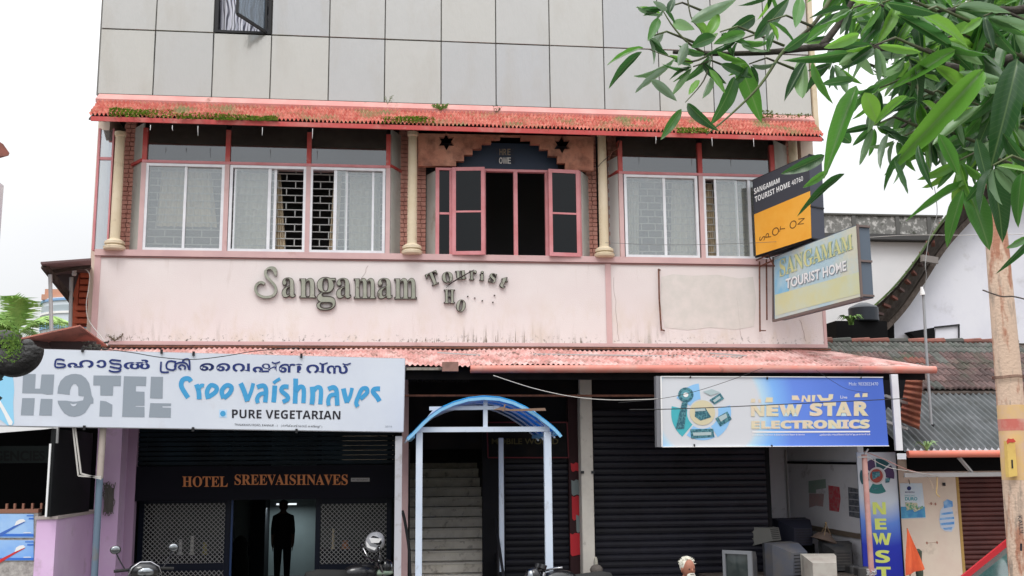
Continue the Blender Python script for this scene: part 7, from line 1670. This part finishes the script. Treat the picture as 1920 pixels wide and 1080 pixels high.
for V, Fc, UV in LG:
    me = bpy.data.meshes.new('leaf'); me.from_pydata(V, [], Fc); a = me.attributes.new('leafuv', 'FLOAT_VECTOR', 'POINT')
    for i, u in enumerate(UV): a.data[i].vector = u
    a2 = me.attributes.new('tone', 'FLOAT', 'POINT'); me.materials.append(LM)
    for p_ in me.polygons: p_.use_smooth = True
    LMe.append(me)
def leafmat(b, t, wd, roll):
    y = t-b; L = y.length; yn = y.normalized(); view = (EYE-(b+t)/2).normalized(); x = yn.cross(view).normalized(); z = x.cross(yn)
    x2 = x*math.cos(roll)+z*math.sin(roll); z2 = x2.cross(yn)
    if R_.random() < .3: x2 = -x2; z2 = -z2
    return Matrix(((x2.x*wd, yn.x*L, z2.x*L, b.x), (x2.y*wd, yn.y*L, z2.y*L, b.y), (x2.z*wd, yn.z*L, z2.z*L, b.z), (0, 0, 0, 1)))
NL = 0
def leaf(b, t, wd, roll=0., var=None):
    global NL
    o = bpy.data.objects.new('leaf', LMe[var if var is not None else R_.randrange(5)]); COL.objects.link(o); o.parent = MT; o.matrix_local = Matrix.Translation(-W[MT.name]) @ leafmat(b, t, wd, roll); NL += 1
hero = [(1384,106,1426,229,34,0),(1377,143,1347,231,27,.5),(1277,204,1236,264,17,.2),(1289,194,1333,243,19,.3),(1220,150,1270,187,17,.2),(1264,111,1189,162,13,.6),(1254,127,1189,174,14,.6),(1206,90,1138,113,9,.8),(1203,97,1138,155,15,.3),
 (1236,35,1215,76,17,0),(1245,60,1222,90,16,.3),(1194,12,1240,32,9,.6),(1240,28,1196,8,9,.5),(1250,20,1222,2,12,.3),(1255,25,1262,-10,14,.2),(1245,18,1200,20,9,.5),(1262,42,1296,51,20,.2),(1296,42,1377,0,23,0),(1326,69,1351,19,20,0),(1326,69,1306,30,15,.5),(1416,32,1368,60,24,.2),(1342,69,1294,84,24,.3),(1398,62,1338,82,20,.2),
 (1351,120,1412,146,18,.3),(1414,74,1481,-4,26,.1),(1500,-4,1490,60,22,.1),(1513,111,1470,188,16,.4),(1504,106,1500,199,28,.1),(1523,116,1548,192,15,.5),(1638,88,1486,123,22,.3),(1574,28,1513,65,19,.2),(1611,65,1546,90,21,.3),(1666,23,1597,102,20,.2),(1682,9,1652,76,22,.3),
 (1682,28,1819,97,22,.1),(1791,95,1678,157,27,.2),(1842,130,1701,296,46,.1),(1907,111,1865,287,52,0),(1750,123,1847,183,25,.2),(1606,162,1543,301,32,.3),(1601,148,1537,162,17,.3),(1620,174,1648,231,32,.1),(1840,197,1745,273,18,.4),(1546,292,1470,326,22,.2),(1553,319,1502,352,14,.3),(1583,326,1502,384,14,.3),
 (1814,347,1856,463,40,.2),(1856,319,1890,444,38,.3),(1814,343,1708,398,16,.4),(1805,356,1768,458,24,.3),(1916,324,1902,417,24,.2),(1925,445,1877,467,14,.3),(1930,450,1895,497,12,.3),(1722,273,1736,345,14,.4),(1690,288,1652,345,12,.4),(1676,301,1698,366,13,.6),(1666,250,1640,320,14,.4),(1322,100,1272,96,13,.5),(1318,118,1356,160,15,.4),(1290,80,1275,118,18,.2),(1330,105,1300,150,14,.5),(1345,96,1395,120,13,.5),(1310,150,1292,185,12,.4),(1335,140,1320,190,14,.4),(1300,118,1255,104,12,.3),(1330,130,1360,175,13,.5),(1470,95,1520,60,18,.3),(1440,98,1452,52,12,.4),
 (1650,160,1600,195,15,.4),(1700,180,1640,220,16,.4),(1760,250,1800,330,24,.2),(1880,250,1935,330,24,.2),(1830,260,1852,350,26,.3),(1560,240,1600,270,24,.2),(1600,90,1640,140,18,.3),(1510,80,1560,40,16,.4)]
for x0, y0, x1, y1, w_, roll in hero:
    Y = -11.6 if x0 < 1440 else (-12.1 if x0 < 1600 else -12.9); Y += R_.uniform(-.15, .15)
    b = at(x0, y0, Y); t = at(x1, y1, Y-R_.uniform(-.06, .08)); dpx = (17+Y)/2000*.985
    leaf(b, t, w_*dpx*1.15/math.cos(roll*.6), roll*R_.choice((-1, 1)))
def whorl(px, py, Y, n, L, spread=100, mid=95, stuffm=None):
    c = at(px, py, Y)
    for i in range(n):
        a = math.radians(mid+R_.uniform(-spread, spread)); l = L*R_.uniform(.65, 1.15); dl = l*(17+Y)/2000
        dr = Rv*math.cos(a)-Uv*math.sin(a)+Fv*R_.uniform(-.5, .5); dr.z -= .15; b = c+dr*dl*.08
        t = b+dr.normalized()*dl; wd = dl*R_.uniform(.18, .28); roll = R_.uniform(-1.1, 1.1)
        if stuffm is None: leaf(b, t, wd, roll)
        else:
            V, Fc, UV = LG[R_.randrange(5)]; Mx = leafmat(b, t, wd, roll); k = len(stuffm[0]); stuffm[0].extend(tuple(Mx @ Vector(v)) for v in V); stuffm[1].extend(tuple(i_+k for i_ in f) for f in Fc); stuffm[2].extend(UV); tn = R_.random(); stuffm[3].extend([tn]*len(V))
wh = [(1300,125,5,62),(1385,75,5,62),(1405,120,5,60),(1350,60,4,58),(1440,40,4,60),(1245,15,4,40),(1215,70,3,45),(1600,15,9,85),(1655,5,9,95),(1720,25,10,100),(1785,15,9,100),(1845,30,9,110),(1900,55,9,110),(1640,85,8,85),(1700,105,9,90),(1765,75,9,100),(1830,95,9,110),(1885,150,9,115),(1562,118,7,70),(1650,165,8,80),(1722,185,9,90),(1785,205,9,100),(1842,235,9,110),(1895,235,8,110),(1640,235,7,80),(1680,262,7,75),(1745,262,8,85),(1800,300,8,95),(1862,310,7,110),(1910,330,6,100),(1545,50,6,70),(1565,300,6,60),(1625,290,5,65)]
for px, py, n_, L in wh:
    if NL > 292: break
    Y = -11.6 if px < 1440 else (-12.0 if px < 1600 else -12.7+R_.uniform(-.3, .3)); whorl(px, py, Y, n_, L)
    c = at(px, py, Y); obj('twig', M().tube([c, c+Vector((.12, .05, .06)), c+Vector((.30, .1, .02))], [.004, .006, .009], 5), twig, MT, smooth='all')
sm = [[], [], [], []]
for i in range(190):
    t = R_.random(); px = 1960-400*t**1.5*R_.random()**.4; py = R_.uniform(-60, 330-(1960-px)*.45)
    if px < 1640 and py > 90: continue
    whorl(px, py, R_.uniform(-12.2, -10.8), 9, R_.uniform(60, 85), stuffm=sm)
for px, py, q in ((1560, -20, 1), (1450, -25, 1), (1610, -40, 1)): whorl(px, py, -11.6, 6, 60, stuffm=sm)
me = bpy.data.meshes.new('leaf_mass'); me.from_pydata(sm[0], [], sm[1]); a = me.attributes.new('leafuv', 'FLOAT_VECTOR', 'POINT'); a.data.foreach_set('vector', [c for u in sm[2] for c in u]); a = me.attributes.new('tone', 'FLOAT', 'POINT'); a.data.foreach_set('value', sm[3]); me.materials.append(LM)
for p_ in me.polygons: p_.use_smooth = True
o = bpy.data.objects.new('leaf_mass', me); COL.objects.link(o); o.parent = MT; o.location = -W[MT.name]; o['kind'] = 'stuff'

# ================================================================== groups of repeats
GR = {'curtain': 'curtains behind the upper windows', 'poster': 'posters pasted on the shop walls', 'television': 'old television sets piled in the repair bay', 'cable': 'cables strung across the shop fronts',
      'shop sign': 'shop signs along the street front', 'lightbox': 'lightbox signs projecting from the wall', 'motorcycle': 'motorcycles parked at the shops', 'person': 'people at the shops', 'post': 'posts along the shop fronts',
      'weed': 'weeds growing on the ledges', 'palm tree': 'coconut palms at the left', 'display counter': 'counters', 'counter': 'counters behind the mesh gates', 'bottle': 'bottles on the left counter', 'jar': 'jars on the counters', 'bag': 'bags at the foot of the pillar'}
from collections import Counter as _C
tops = [o for o in S.objects if o.parent is None and o.get('category')]
cnt = _C(o['category'] for o in tops)
for o in tops:
    if cnt[o['category']] > 1 and o['category'] in GR and not o.get('group'): o['group'] = GR[o['category']]
lb = _C(o['label'] for o in tops if o.get('label'))
print('duplicate labels:', [k for k, v in lb.items() if v > 1], 'leaf objects', NL)
